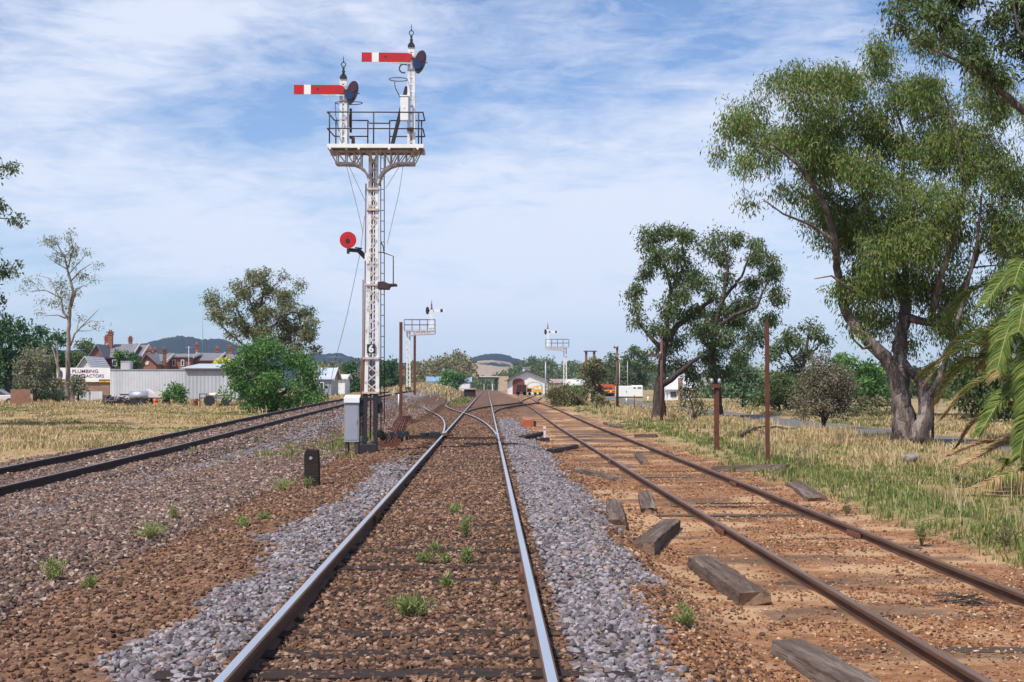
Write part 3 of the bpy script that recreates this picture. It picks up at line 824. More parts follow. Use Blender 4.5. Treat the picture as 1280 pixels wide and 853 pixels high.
# pull rods on the left side
mb = MB()
for px, top in ((451.5, 447), (453.6, 350), (455.2, 230)):
    mb.tube([Q(px, 545, -.05), Q(px, 490, -.05), Q(px + (2.5 if top < 300 else .5), top, -.05)], .016, 6)
mb.tube([Q(463, 548, -.03), Q(464, 440, -.03), Q(466, 200, -.03)], .018, 6).tube([Q(467, 548, .05), Q(468, 300, .05), Q(468, 200, .05)], .014, 6)
mb.tube([Q(476.5, 548, .0), Q(476, 495, .0)], .014, 6)
mb.build('pull_rod', M_rustp, sig)
mb = MB()
for c, sz in (((450, 505), (.16, .2, .30)), ((450, 515), (.10, .18, .22)), ((475, 510), (.12, .2, .28)), ((459, 499), (.42, .3, .07)), ((472, 500), (.16, .3, .2))):
    mb.box(Q(*c, .02), sz)
mb.disc(Q(451, 511, -.12), .10, .05)
mb.build('crank_casting', M_black, sig)
for c, r_ in (((475.5, 543, .1), .10), ((478, 547, .3), .09), ((457, 549, -.17), .09)):
    MB().disc(Q(*c), r_, .05).build('pulley', M_black, sig)
# platform
Yn, Yf = YM - .55, YM + .55
zD = P(640, 182.5, Yn).z
x0, x1 = P(409, 182, Yn).x, P(528.5, 182, Yn).x
MB().box2(x0 + .02, x1 - .0, Yn + .02, Yf, zD - .05, zD).build('platform_deck', M_deck, sig)
mb = MB().box2(x0, x1 + .02, Yn - .03, Yn + .018, zD - .06, zD + .035).box2(x0, x0 + .018, Yn + .02, Yf + .02, zD - .06, zD + .02).box2(x1 + .002, x1 + .02, Yn + .02, Yf + .02, zD - .06, zD + .02)
for px in (412.5, 448.5, 486.5, 522): mb.box((P(px, 182, Yn).x, Yn + .0, zD - .075), (.05, .07, .05))
mb.build('platform_edge', M_whiteclean, sig)
# bracket trusses (two planes)
zT, zB = zD - .10, Q(0, 205.5).z
mb = MB()
for dy in (-.20, .20):
    mb.beam(Q(414, 191, dy).xyz, Q(525, 191, dy), .06, .06)
    L = [(421, 205.5), (432, 205.5), (443, 206), (450, 209), (456, 214), (460, 220), (462, 229)]
    Rr = [(518, 205.5), (506, 205.5), (497, 206), (488, 209), (481, 214), (476, 221), (473, 231)]
    for pl in (L, Rr):
        for a, b2 in zip(pl[:-1], pl[1:]): mb.beam(Q(*a, dy), Q(*b2, dy), .05, .075, up=(0, 1, 0))
    for px, py in ((422, 205), (433, 205), (443, 206), (452, 210), (481, 213), (489, 208), (498, 206), (508, 205), (517, 205)):
        mb.beam(Q(px, py, dy), Q(px, 191, dy), .028, .028)
    for a, b2 in (((433, 205), (422, 191)), ((443, 206), (433, 191)), ((443, 206), (452, 191)), ((452, 210), (443, 191)), ((489, 208), (481, 191)), ((489, 208), (498, 191)), ((498, 206), (508, 191)), ((508, 205), (517, 191)), ((410, 184), (421, 205)), ((528, 186), (518, 205))):
        mb.beam(Q(*a, dy), Q(*b2, dy), .026, .02, up=(0, 1, 0))
for px in (421, 443, 497, 518): mb.beam(Q(px, 205.5, -.2), Q(px, 205.5, .2), .04)
mb.build('bracket_truss', M_rustw, sig)
mb = MB()
for px in (417, 436, 451, 488, 519): mb.box((Q(px, 0).x, YM, zD - .075), (.06, 1.05, .05))
for c, sz in (((417, 191), (.13, .2, .13)), ((516, 192), (.13, .25, .13)), ((522, 190), (.12, .25, .12)), ((435, 192), (.07, .3, .1)), ((460, 191), (.06, .5, .1)), ((476, 191), (.06, .5, .1)), ((468, 190), (.12, .3, .08)), ((529, 190), (.07, .2, .14))):
    mb.box(Q(*c, .0), sz)
mb.build('platform_bearer', M_rustw, sig)
# railing
mb = MB(); r = .017
def pr(px, py, Y): return P(px, py, Y)
zt, zm = P(640, 141, Yn).z, P(640, 161.5, Yn).z
def rl(xa, ya, xb, yb, z): mb.tube([(xa, ya, z), (xb, yb, z)], r, 6)
for z in (zt, zm):
    rl(x0, Yn, x1, Yn, z)
    rl(x0, Yn, x0 + .06, Yf, z); rl(x1, Yn, x1 + .0, Yf, z)
xs1, xs2 = P(461, 0, Yf).x, P(488, 0, Yf).x
for z in (zt, zm):
    if z == zt:
        mb.tube([(x0 + .06, Yf, z), (xs1, Yf, z), (xs1 + .02, Yf, z - .07), (xs2, Yf, z - .07), (xs2 + .01, Yf, z), (x1, Yf, z)], r, 6)
    else:
        rl(x0 + .06, Yf, xs1, Yf, z); rl(xs2, Yf, x1, Yf, z)
for px in (412.5, 467.5, 523.5): xx = P(px, 0, Yn).x; mb.tube([(xx, Yn, zD), (xx, Yn, zt)], r, 6)
for px in (420.5, 460.3, 487.5, 527.3): xx = P(px, 0, Yf).x; mb.tube([(xx, Yf, zD), (xx, Yf, zt)], r, 6)
mb.build('railing', M_railing, sig)
# dolls, arms
def doll(cx, base, top, hw):
    mb = MB()
    for s in (-1, 1): mb.beam(Q(cx + s * hw * .72, base, 0), Q(cx + s * hw * .62, top, 0), .07, .12, up=(0, 1, 0))
    for py in np.arange(base, top, -9): mb.box(Q(cx, py, 0), (hw * 2 * .0199 * .75, .10, .035))
    mb.box(Q(cx, top + 3, 0), (hw * 2 * .0199 * .8, .125, .12)).box(Q(cx, base - 12, .02), (hw * 2 * .0199 * .6, .03, .5))
    d = mb.build('doll_post', M_white, sig)
    mb = MB(); c = Q(cx, top, 0)
    mb.box(c + Vector((0, 0, .035)), (.17, .17, .07)).box(c + Vector((0, 0, .09)), (.12, .12, .05))
    mb.lathe(c, [(.05, .1), (.03, .16), (.045, .2), (.02, .24), (.035, .28), (.02, .32)], 10)
    ring = [c + Vector((.055 * math.sin(t), 0, .375 + .058 * math.cos(t))) for t in np.linspace(0, 2 * math.pi, 17)[:-1]]
    mb.tube(ring, .012, 6, closed=True)
    mb.lathe(c, [(.028, .425), (.012, .46), (.008, .56), (.002, .60)], 8)
    mb.build('finial', M_black, d)
    return d
def arm(x0p, x1p, cy, hh, tilt, sx, sy):
    """red arm between pixel columns, spectacle centred on (sx, sy)"""
    dy = -.13
    a, b2 = Q(x0p, cy + tilt, dy), Q(x1p, cy, dy)
    mb = MB(); L = b2.x - a.x; dzz = b2.z - a.z
    def pt(t, e): return (a.x + L * t, a.z + dzz * t + e * hh * .0199)
    poly = [pt(0, -1.04), pt(.90, -1), pt(.97, -.7), pt(1, 0), pt(.97, .7), pt(.90, 1), pt(0, 1.04)]
    mb.prism(poly, 'y', YM + dy - .012, YM + dy + .012)
    ar = mb.build('semaphore_arm', M_red, sig)
    MB().prism([pt(.198, -1.06), pt(.330, -1.06), pt(.330, 1.06), pt(.198, 1.06)], 'y', YM + dy - .0155, YM + dy + .0155).build('white_band', M_whiteclean, ar)
    MB().disc(Vector((pt(.46, .15)[0], YM + dy - .013, pt(.46, .15)[1])), .022, .012).build('lamp_hole', M_black, ar)
    MB().prism([pt(.50, -1.1), pt(.60, -1.45), pt(.97, -1.45), pt(.97, -1.1)], 'y', YM + dy - .01, YM + dy + .01).box(Q(x1p - 1, cy, -.07), (.09, .12, .09)).build('arm_backing', M_rustw, ar)
    mb = MB(); c = Q(sx, sy, dy - .02); pl = []
    for t in np.linspace(0, 2 * math.pi, 26)[:-1]:
        ex, ez = .138 * math.cos(t) * (1.0 + .12 * math.sin(t)), .30 * math.sin(t)
        an = R(-13); pl.append((c.x + ex * math.cos(an) - ez * math.sin(an), c.z + ex * math.sin(an) + ez * math.cos(an)))
    mb.prism(pl, 'y', c.y - .012, c.y + .012)
    mb.beam(Q(x1p - 2, cy + 1, dy), c, .07, .03, up=(0, 1, 0)).tube([c + Vector((.12, -.02, -.03)), c + Vector((.19, -.02, -.02))], .012, 6)
    sp_ = mb.build('spectacle', M_black, sig)
    MB().disc(c + Vector((.03, -.017, .14)), .085, .012, ry=.13).build('lens', M_lred, sp_)
    MB().disc(c + Vector((-.065, -.024, -.07)), .108, .014, ry=.112).build('lens', M_lblue, sp_)
doll(429.3, 189, 99.5, 4.6); arm(368.2, 432.5, 113.6, 5.7, 0, 441, 117.5)
doll(514.2, 187, 60, 4.6); arm(452.7, 517, 73.7, 5.7, -.6, 525.5, 79.5)
M_boxw = M_whiteclean
MB().box(Q(506, 137, -.12), (.20, .18, .62)).box(Q(506, 122, -.12), (.23, .21, .03)).box(Q(506, 136.5, -.214), (.03, .02, .03)).build('relay_box', M_boxw, sig, bevel=.008)
MB().beam(Q(489.5, 183, .1), Q(508.5, 108, .05), .095, .05, up=(0, 1, 0)).build('stay_bar', M_black, sig)
mb = MB()
for c, rx, ry in (((436, 129), .34, .09), ((498, 99.5), .23, .06)):
    q = Q(*c, 0)
    mb = MB().tube([(q.x + rx * math.cos(t), q.y + .3 * math.sin(t), q.z + .02 * math.sin(t)) for t in np.linspace(0, 6.283, 25)[:-1]], .011, 5, closed=True)
    if rx > .3: mb.tube([Q(419, 130), Q(420, 145, -.1), Q(424, 165, -.1)], .009, 5)
    else: mb.tube([Q(493, 101), Q(494, 110), Q(501, 124, -.1)], .012, 5)
    mb.build('lamp_hoop', M_railing, sig)
mb = MB()
rr = Q(505, 87, -.1); mb.tube([(rr.x + .11 * math.cos(t), rr.y, rr.z + .11 * math.sin(t)) for t in np.linspace(-1.2, -5.4, 14)], .018, 6)
mb.build('cable_loop', M_railing, sig)
mb = MB().tube([Q(438, 135, .1), Q(438, 165, .1)], .03, 6).tube([Q(441, 187, .1), Q(441, 172, .1), Q(437, 171, .1)], .045, 6).box(Q(518, 150, .06), (.04, .06, .9)).box(Q(513, 163, -.1), (.15, .12, .07)).box(Q(437, 150, .1), (.05, .08, .3))
mb.build('operating_gear', M_railing, sig)
MB().tube([Q(518.5, 70, .0), Q(518.5, 185, .0)], .018, 6).tube([Q(435.5, 122, .0), Q(435.5, 187, .0)], .018, 6).build('down_rod', M_white, sig)
# disc
MB().disc(Q(436, 301.3, -.2), .207, .02, seg=36).build('disc_signal', M_red, sig)
mb = MB().disc(Q(435.5, 302, -.215), .05, .02).beam(Q(435.5, 302, -.19), Q(435.5, 316, -.19), .03, .02, up=(0, 1, 0)).box(Q(436, 315, -.15), (.06, .12, .12))
mb.beam(Q(436, 313, -.1), Q(450, 314, -.05), .09, .08, up=(0, 1, 0)).beam(Q(448, 313, -.05), Q(457, 322, 0), .12, .08, up=(0, 1, 0)).beam(Q(444, 310, -.05), Q(453, 311, -.02), .03)
mb.build('disc_bracket', M_black, sig)
MB().box(Q(459, 322, 0), (.11, .16, .2)).box(Q(460, 328, -.13), (.07, .04, .1)).build('clamp', M_white, sig)
# ladder and landing
mb = MB()
for px in (475.2, 479.6): mb.tube([Q(px, 530, .25), Q(px, 360, .22), Q(px, 190, .2)], .012, 5)
for py in np.arange(526, 192, -13.2): mb.tube([Q(475.2, py, .22), Q(479.6, py, .22)], .009, 5)
mb.build('ladder', M_railing, sig)
mb = MB().prism([(Q(474, 0).x, Q(0, 361).z), (Q(487, 0).x, Q(0, 361.5).z), (Q(489, 0).x, Q(0, 357.5).z), (Q(497, 0).x, Q(0, 357).z), (Q(497, 0).x, Q(0, 355).z), (Q(488, 0).x, Q(0, 355).z), (Q(481, 0).x, Q(0, 352).z), (Q(474, 0).x, Q(0, 353).z)], 'y', YM - .25, YM + .25)
mb.build('landing', M_railing, sig)
MB().tube([Q(476, 303, .1), Q(479, 308, 0), Q(480, 316.5, -.1), Q(492.3, 321.5, -.2), Q(492.3, 356, -.2)], .014, 6).tube([Q(473, 316, -.1), Q(480, 316.5, -.1)], .014, 6).build('landing_handrail', M_railing, sig)
mb = MB().tube([Q(433, 207), Q(447, 262), Q(454, 292)], .005, 4).tube([Q(436, 207), Q(458, 255)], .005, 4).tube([Q(504, 207), Q(499, 240), Q(484, 305)], .005, 4).tube([Q(500, 207), Q(482, 236)], .005, 4)
mb.tube([Q(456, 270), Q(450, 315, .1), Q(432, 395, .3), Q(416, 452, .5), Q(405, 500, .6), Q(396, 552, .6)], .0055, 4)
mb.build('wire', M_railing, sig)
# number plate
pl = MB().box(Q(464.6, 436.5, -.165), (.205, .02, .23)).build('number_plate', M_black, sig)
def text_mesh(body, name, mat, parent, loc, size, align='CENTER', sx=1.0, bold=0.0):
    cu = bpy.data.curves.new(name, 'FONT'); cu.body = body; cu.size = size; cu.align_x = align; cu.align_y = 'CENTER'
    cu.extrude = .004; cu.offset = bold
    t = bpy.data.objects.new('tmp_text', cu); COL.objects.link(t)
    dg = bpy.context.evaluated_depsgraph_get(); me = bpy.data.meshes.new_from_object(t.evaluated_get(dg))
    bpy.data.objects.remove(t); me.name = name; me.materials.clear(); me.materials.append(mat)
    o = bpy.data.objects.new(name, me); COL.objects.link(o)
    if parent: o.parent = parent; o.location = Vector(loc) - wloc(parent)
    else: o.location = loc
    o.rotation_euler = (R(90), 0, 0); o.scale = (sx, 1, 1)
    return o
text_mesh('6', 'digit', M_whiteclean, pl, Q(464.6, 436.7, -.18), .25, bold=.008)

# grey equipment cabinet beside the mast
cb = empty('equipment_cabinet', (Q(442.5, 0).x, YM, gS), 'slim grey steel cabinet on timber feet at the left of the signal mast', 'cabinet')
MB().box2(Q(433.5, 0).x, Q(451.5, 0).x, YM - .2, YM + .22, Q(0, 553).z, Q(0, 499).z).build('body', M_cab, cb, bevel=.01)
MB().prism([(YM - .24, Q(0, 503.5).z), (YM - .24, Q(0, 499).z + .03), (YM + .26, Q(0, 499).z + .10), (YM + .26, Q(0, 503.5).z)], 'x', Q(432.8, 0).x, Q(452, 0).x).build('lid', M_whiteclean, cb)  # white lid colour paints in the sunlit top of the grey cabinet
for a, b2 in ((434, 438), (446, 451)): MB().box2(Q(a, 0).x, Q(b2, 0).x, YM - .18, YM + .2, gS - .1, Q(0, 553).z).build('foot', M_sleeper, cb)
MB().box2(Q(435, 0).x, Q(450, 0).x, YM - .207, YM - .2005, Q(0, 550).z, Q(0, 505).z).box2(Q(448, 0).x, Q(448.8, 0).x, YM - .225, YM - .206, Q(0, 530).z, Q(0, 524).z).build('door', M_cab, cb)

# far bracket signals, seen from behind
def far_signal(Y, base, px_post, py_base, py_plat, xa, xb, px_doll, py_dtop, arm_x, arm_y, label, w=4.6):
    s_ = Y / F
    g = gz1(X(px_post, Y), Y)
    root = empty('semaphore_signal', (X(px_post, Y), Y, g), label, 'railway signal')
    def q(px, py, dy=0): p = P(px, py, Y); return Vector((p.x, Y + dy, p.z))
    mb = MB()
    for s in (-1, 1):
        for dy in (-.13, .13): mb.beam(q(px_post + s * w * .42, py_base - 18, dy), q(px_post + s * w * .36, py_plat, dy), .11, .06, up=(0, 1, 0))
    n = 15; yy = np.linspace(py_base - 18, py_plat, n)
    for i in range(n - 1):
        s = 1 if i % 2 else -1
        mb.beam(q(px_post - s * w * .4, yy[i], -.14), q(px_post + s * w * .4, yy[i + 1], -.14), .05, .02, up=(0, 1, 0))
    mb.build('mast', M_white, root)
    zt_ = q(0, py_base - 18).z
    mb = MB().box2(q(px_post - w * .75, 0).x, q(px_post + w * .75, 0).x, Y - .3, Y + .3, zt_ - .45, zt_)
    for s in (-1, 1): mb.box2(q(px_post + s * w * .4 - .8, 0).x, q(px_post + s * w * .4 + .8, 0).x, Y - .2, Y + .2, g - .1, zt_ - .44)
    mb.box2(q(px_post - w * .7, 0).x, q(px_post + w * .8, 0).x, Y - .4, Y + .4, g - .1, g + .5)
    mb.build('mast_leg', M_black, root)
    mb = MB()
    for dy in (-.5, .5):
        mb.beam(q(xa, py_plat, dy), q(xb, py_plat, dy), .12, .12)
        yb = py_plat + (xb - xa) * .12
        fa, fb = (px_post, xb - 1) if abs(xb - px_post) > abs(xa - px_post) else (px_post, xa + 1)
        mb.beam(q(fa, yb + 1.5, dy), q(fa + (fb - fa) * .35, yb, dy), .09, .09).beam(q(fa + (fb - fa) * .35, yb, dy), q(fb, yb - 1, dy), .09, .09).beam(q(fb, yb - 1, dy), q(fb + np.sign(fb - fa), py_plat, dy), .07, .07)
        for k in (.2, .4, .6, .8): mb.beam(q(fa + (fb - fa) * k, yb, dy), q(fa + (fb - fa) * k, py_plat, dy), .05)
        for k in (.2, .4, .6): mb.beam(q(fa + (fb - fa) * k, yb, dy), q(fa + (fb - fa) * (k + .2), py_plat, dy), .04)
    mb.build('bracket_truss', M_rustw, root)
    MB().box2(q(xa, 0).x, q(xb, 0).x, Y - .55, Y + .55, q(0, py_plat).z + .06, q(0, py_plat).z + .12).build('platform_deck', M_deck, root)
    mb = MB(); zp = q(0, py_plat).z + .12; zr = zp + 1.0
    for dy in (-.55, .55):
        for z in (zr, zp + .5): mb.tube([(q(xa, 0).x, Y + dy, z), (q(xb, 0).x, Y + dy, z)], .022, 5)
        for px in np.linspace(xa, xb, 5): mb.tube([(q(px, 0).x, Y + dy, zp), (q(px, 0).x, Y + dy, zr)], .02, 5)
    mb.build('railing', M_railing, root)
    mb = MB()
    for s in (-1, 1): mb.beam(q(px_doll + s * w * .2, py_plat), q(px_doll + s * w * .18, py_dtop), .12, .16, up=(0, 1, 0))
    mb.box(q(px_doll, py_plat - 4), (.5, .3, .7)).box(q(px_doll, py_dtop + 2), (.3, .2, .3))
    d = mb.build('doll_post', M_whiteclean, root)
    c = q(px_doll, py_dtop)
    MB().lathe(c, [(.13, 0), (.13, .1), (.06, .15), (.09, .3), (.05, .4), (.08, .5), (.03, .6), (.015, .95)], 8).build('finial', M_rustp, d)
    zc = q(0, arm_y).z
    ar = MB().box2(q(px_doll, 0).x, q(arm_x, 0).x, Y - .04, Y - .01, zc - .15, zc + .15).build('semaphore_arm', M_whiteclean, root)
    L = q(arm_x, 0).x - q(px_doll, 0).x; xo = q(px_doll, 0).x
    MB().box2(xo + L * .68, xo + L * .86, Y - .045, Y - .005, zc - .152, zc + .152).build('dark_band', M_black, ar)
    spx = q(px_doll - 4.4 * (137 / Y), 0).x
    MB().disc((spx, Y - .03, zc), .17, .03, ry=.38).box((spx + .2, Y - .03, zc), (.3, .03, .1)).box((q(px_doll + 2, 0).x, Y - .06, zc), (.16, .03, .2)).build('spectacle', M_black, root)
    return root
far_signal(137, 0, 510.6, 506, 414, 506.5, 544.5, 539.5, 387, 556.5, 388, 'white bracket signal beyond the tall one, railed platform reaching right to a single pale arm')
far_signal(190, 0, 706.3, 500, 434.5, 682, 710.5, 684.8, 411.5, 697.5, 414.7, 'white bracket signal right of the tracks, its platform reaching left above the goods shed', 4.2)
# ------------------------------------------------------------------ trees
def leaf_cloud(name, cen, rad, n_per, ll, lw, mat, parent, droop=.5, flat=.75, loc=None):
    """many small leaf faces round the given clump centres (world space)"""
    cen = np.asarray(cen, float); k = len(cen)
    n = np.broadcast_to(np.asarray(n_per), (k,)).astype(int)
    C_ = np.repeat(cen, n, 0); rr = np.repeat(np.broadcast_to(np.asarray(rad, float), (k,)), n)
    m_ = len(C_)
    d = rng.normal(0, 1, (m_, 3)); d /= np.linalg.norm(d, axis=1)[:, None]
    rad_ = rng.uniform(0, 1, m_) ** .5
    P_ = C_ + d * (rr * rad_)[:, None] * np.array([1, 1, flat])
    a = rng.normal(0, 1, (m_, 3)); a[:, 2] -= droop * 2; a += d * .5
    a /= np.linalg.norm(a, axis=1)[:, None]
    b_ = np.cross(a, rng.normal(0, 1, (m_, 3))); b_ /= np.linalg.norm(b_, axis=1)[:, None] + 1e-9
    L = ll * rng.uniform(.6, 1.35, m_)[:, None]; W = lw * rng.uniform(.6, 1.3, m_)[:, None]
    nrm = np.cross(a, b_)
    V = np.stack([P_, P_ + a * L * .45 + b_ * W * .5 + nrm * W * .12, P_ + a * L, P_ + a * L * .45 - b_ * W * .5 + nrm * W * .12], 1).reshape(-1, 3)
    Fc = np.arange(m_ * 4).reshape(-1, 4)
    return np_mesh(name, V, Fc, mat, parent, loc)

def px_ball(px, py, rx, ry, Y, n, rd, shell=.35):
    """n points in an ellipsoid given in photo pixels at depth Y"""
    s = Y / F; c = P(px, py, Y)
    d = rng.normal(0, 1, (n, 3)); d /= np.linalg.norm(d, axis=1)[:, None]
    r = (shell + (1 - shell) * rng.uniform(0, 1, n)) ** .6
    return np.array(c) + d * r[:, None] * np.array([rx * s, rd, ry * s])

def tree(name, label, base, limbs, lobes, bark, leaf, cat='tree', group=None, clump_r=.45, per=80, ll=.16, lw=.05, droop=.5, area=95, rdepth=1.0, dens=1.0, twig=.012, flat=.75, foliage='crown', trunk_name='trunk', jit=.35, dead=0):
    """limbs: list of pixel polylines [(px, py, radius_px[, dY])]; lobes: (px, py, rx, ry[, density[, dY]])"""
    bx, by, Y = base; s = Y / F
    root = empty(name, (X(bx, Y), Y, gz1(X(bx, Y), Y)), label, cat, group)
    nodes = []; par = []; mb = MB()
    for li, pl in enumerate(limbs):
        pts = []; rad = []
        for q in pl:
            dY = q[3] if len(q) > 3 else 0
            p = P(q[0], q[1], Y); pts.append(Vector((p.x, Y + dY, p.z))); rad.append(q[2] * s)
        # subdivide with a little wobble
        pp = []; rr = []
        for i in range(len(pts) - 1):
            k = max(2, int((pts[i + 1] - pts[i]).length / (7 * s)))
            for j in range(k):
                t = j / k; q = pts[i].lerp(pts[i + 1], t)
                if (i, j) != (0, 0): q = q + Vector((random.gauss(0, 1), random.gauss(0, 1), 0)) * rad[i] * .12
                pp.append(q); rr.append(rad[i] * (1 - t) + rad[i + 1] * t)
        pp.append(pts[-1]); rr.append(rad[-1])
        if li == 0: pp[0].z = min(pp[0].z, gz1(pp[0].x, pp[0].y)) - .1
        mb.tube(pp, rr, 9 if rr[0] > .08 else 6)
        for q, r in zip(pp, rr): nodes.append((np.array(q), r))
    cen = []; npl = []; lobe_c = []
    for lb in lobes:
        px, py, rx, ry = lb[:4]; de = lb[4] if len(lb) > 4 else 1.0; dY = lb[5] if len(lb) > 5 else random.uniform(-1, 1) * rdepth * .8
        n = max(2, int(rx * ry / area * 1.25 + .5))
        k_ = clump_r * .42 / s; ex, ey = max(rx - k_, rx * .35), max(ry - k_ * flat, ry * .3)
        pts = px_ball(px, py, ex, ey, Y, n, max(rx * s * .9, .3) * .9)
        pts[:, 1] += dY
        for p in pts: cen.append(p); npl.append(per * de * dens * random.choice((.25, .5, .8, .9, 1.2)))
        cc = np.array(P(px, py, Y)) + np.array([0, dY, 0])
        for p in pts[:max(1, int(n * .55))]:
            q = cc + (p - cc) * rng.uniform(.95, 1.7) + np.array([0, 0, rng.normal(-.15, .3) * clump_r])
            cen.append(q); npl.append(per * de * dens * random.uniform(.12, .5))
    cen = np.array(cen); npl = np.array(npl)
    if len(cen):
        nd = np.array([n[0] for n in nodes]); nr = [n[1] for n in nodes]
        b0 = np.array(root.location)
        order = np.argsort(np.linalg.norm(cen - np.array([b0[0], b0[1], b0[2] + (cen[:, 2].mean() - b0[2]) * .5]), axis=1))
        for i in order:
            c = cen[i]; dv = c - nd; dist = np.linalg.norm(dv, axis=1)
            cost = dist * (1 + .55 * (dv[:, 2] < 0)) 
            j = int(np.argmin(cost)); p0 = nd[j]; L = dist[j]
            r0 = max(twig, min(nr[j] * .62, twig + L * .022))
            k = max(2, min(5, int(L / .5) + 2)); pts = []
            off = rng.normal(0, 1, 3) * L * .10; off[2] += L * .10
            for t in np.linspace(0, 1, k + 1): pts.append(p0 * (1 - t) + c * t + off * math.sin(math.pi * t))
            mb.tube(pts, list(np.linspace(r0, twig * .6, k + 1)), 5)
            nd = np.vstack([nd, np.array(pts[1:])]); nr += list(np.linspace(r0, twig * .6, k + 1))[1:]
    mb.build(trunk_name, bark, root)
    if len(cen):
        leaf_cloud(foliage, cen + rng.normal(0, clump_r * .15, cen.shape), clump_r * rng.uniform(.75, 1.3, len(cen)), npl, ll, lw, leaf, root, droop, flat)
    return root

B_gum = pbr('gum_bark', (.20, .155, .135), (.075, .056, .048), 5, .95, 0, .1, 1.0, 13, stretch=(2.5, 2.5, .5), stains=(.36, .29, .255), stain_scale=1.5, stain_lo=.5, stain_hi=.6, bdist=.07)
B_pale = pbr('pale_gum_bark', (.33, .26, .225), (.20, .145, .12), 3, .8, 0, .2, .5, 14, stretch=(2.5, 2.5, .5), stains=(.14, .10, .09), stain_scale=2)
B_dark = pbr('dark_bark', (.105, .078, .066), (.045, .032, .03), 5, .95, 0, .1, 1.0, 13, stretch=(2.5, 2.5, .5), stains=(.19, .15, .13), stain_scale=1.6, bdist=.07)
L_gum = leaf_mat('olive_gum_leaf', [(.040, .072, .017), (.068, .110, .026), (.10, .145, .038), (.15, .182, .058), (.17, .135, .052)], .33)
L_gumd = leaf_mat('dark_gum_leaf', [(.031, .052, .020), (.052, .077, .028), (.080, .105, .042), (.12, .135, .06)], .27)
L_grey = leaf_mat('grey_green_leaf', [(.075, .09, .055), (.12, .13, .08), (.17, .17, .11), (.21, .19, .13)], .22)
L_bush = leaf_mat('bright_green_leaf', [(.034, .078, .020), (.055, .125, .032), (.085, .165, .044), (.13, .19, .065)], .3)
L_dk = leaf_mat('deep_green_leaf', [(.018, .042, .018), (.03, .068, .026), (.05, .10, .036), (.08, .13, .05)], .22)
L_blue = leaf_mat('bluish_green_leaf', [(.05, .085, .05), (.085, .13, .07), (.12, .17, .09)], .25)
L_dead = leaf_mat('dry_grey_leaf', [(.07, .065, .045), (.11, .095, .065), (.17, .14, .10), (.10, .11, .065)], .2)
L_oliv = leaf_mat('brownish_olive_leaf', [(.055, .06, .03), (.09, .095, .045), (.13, .12, .06), (.19, .15, .08)], .2)
L_olv2 = leaf_mat('pale_olive_leaf', [(.06, .075, .035), (.10, .115, .05), (.14, .15, .07), (.20, .18, .09)], .25)
L_yel = leaf_mat('yellow_blossom', [(.45, .36, .04), (.60, .50, .08), (.30, .30, .06)], .3)

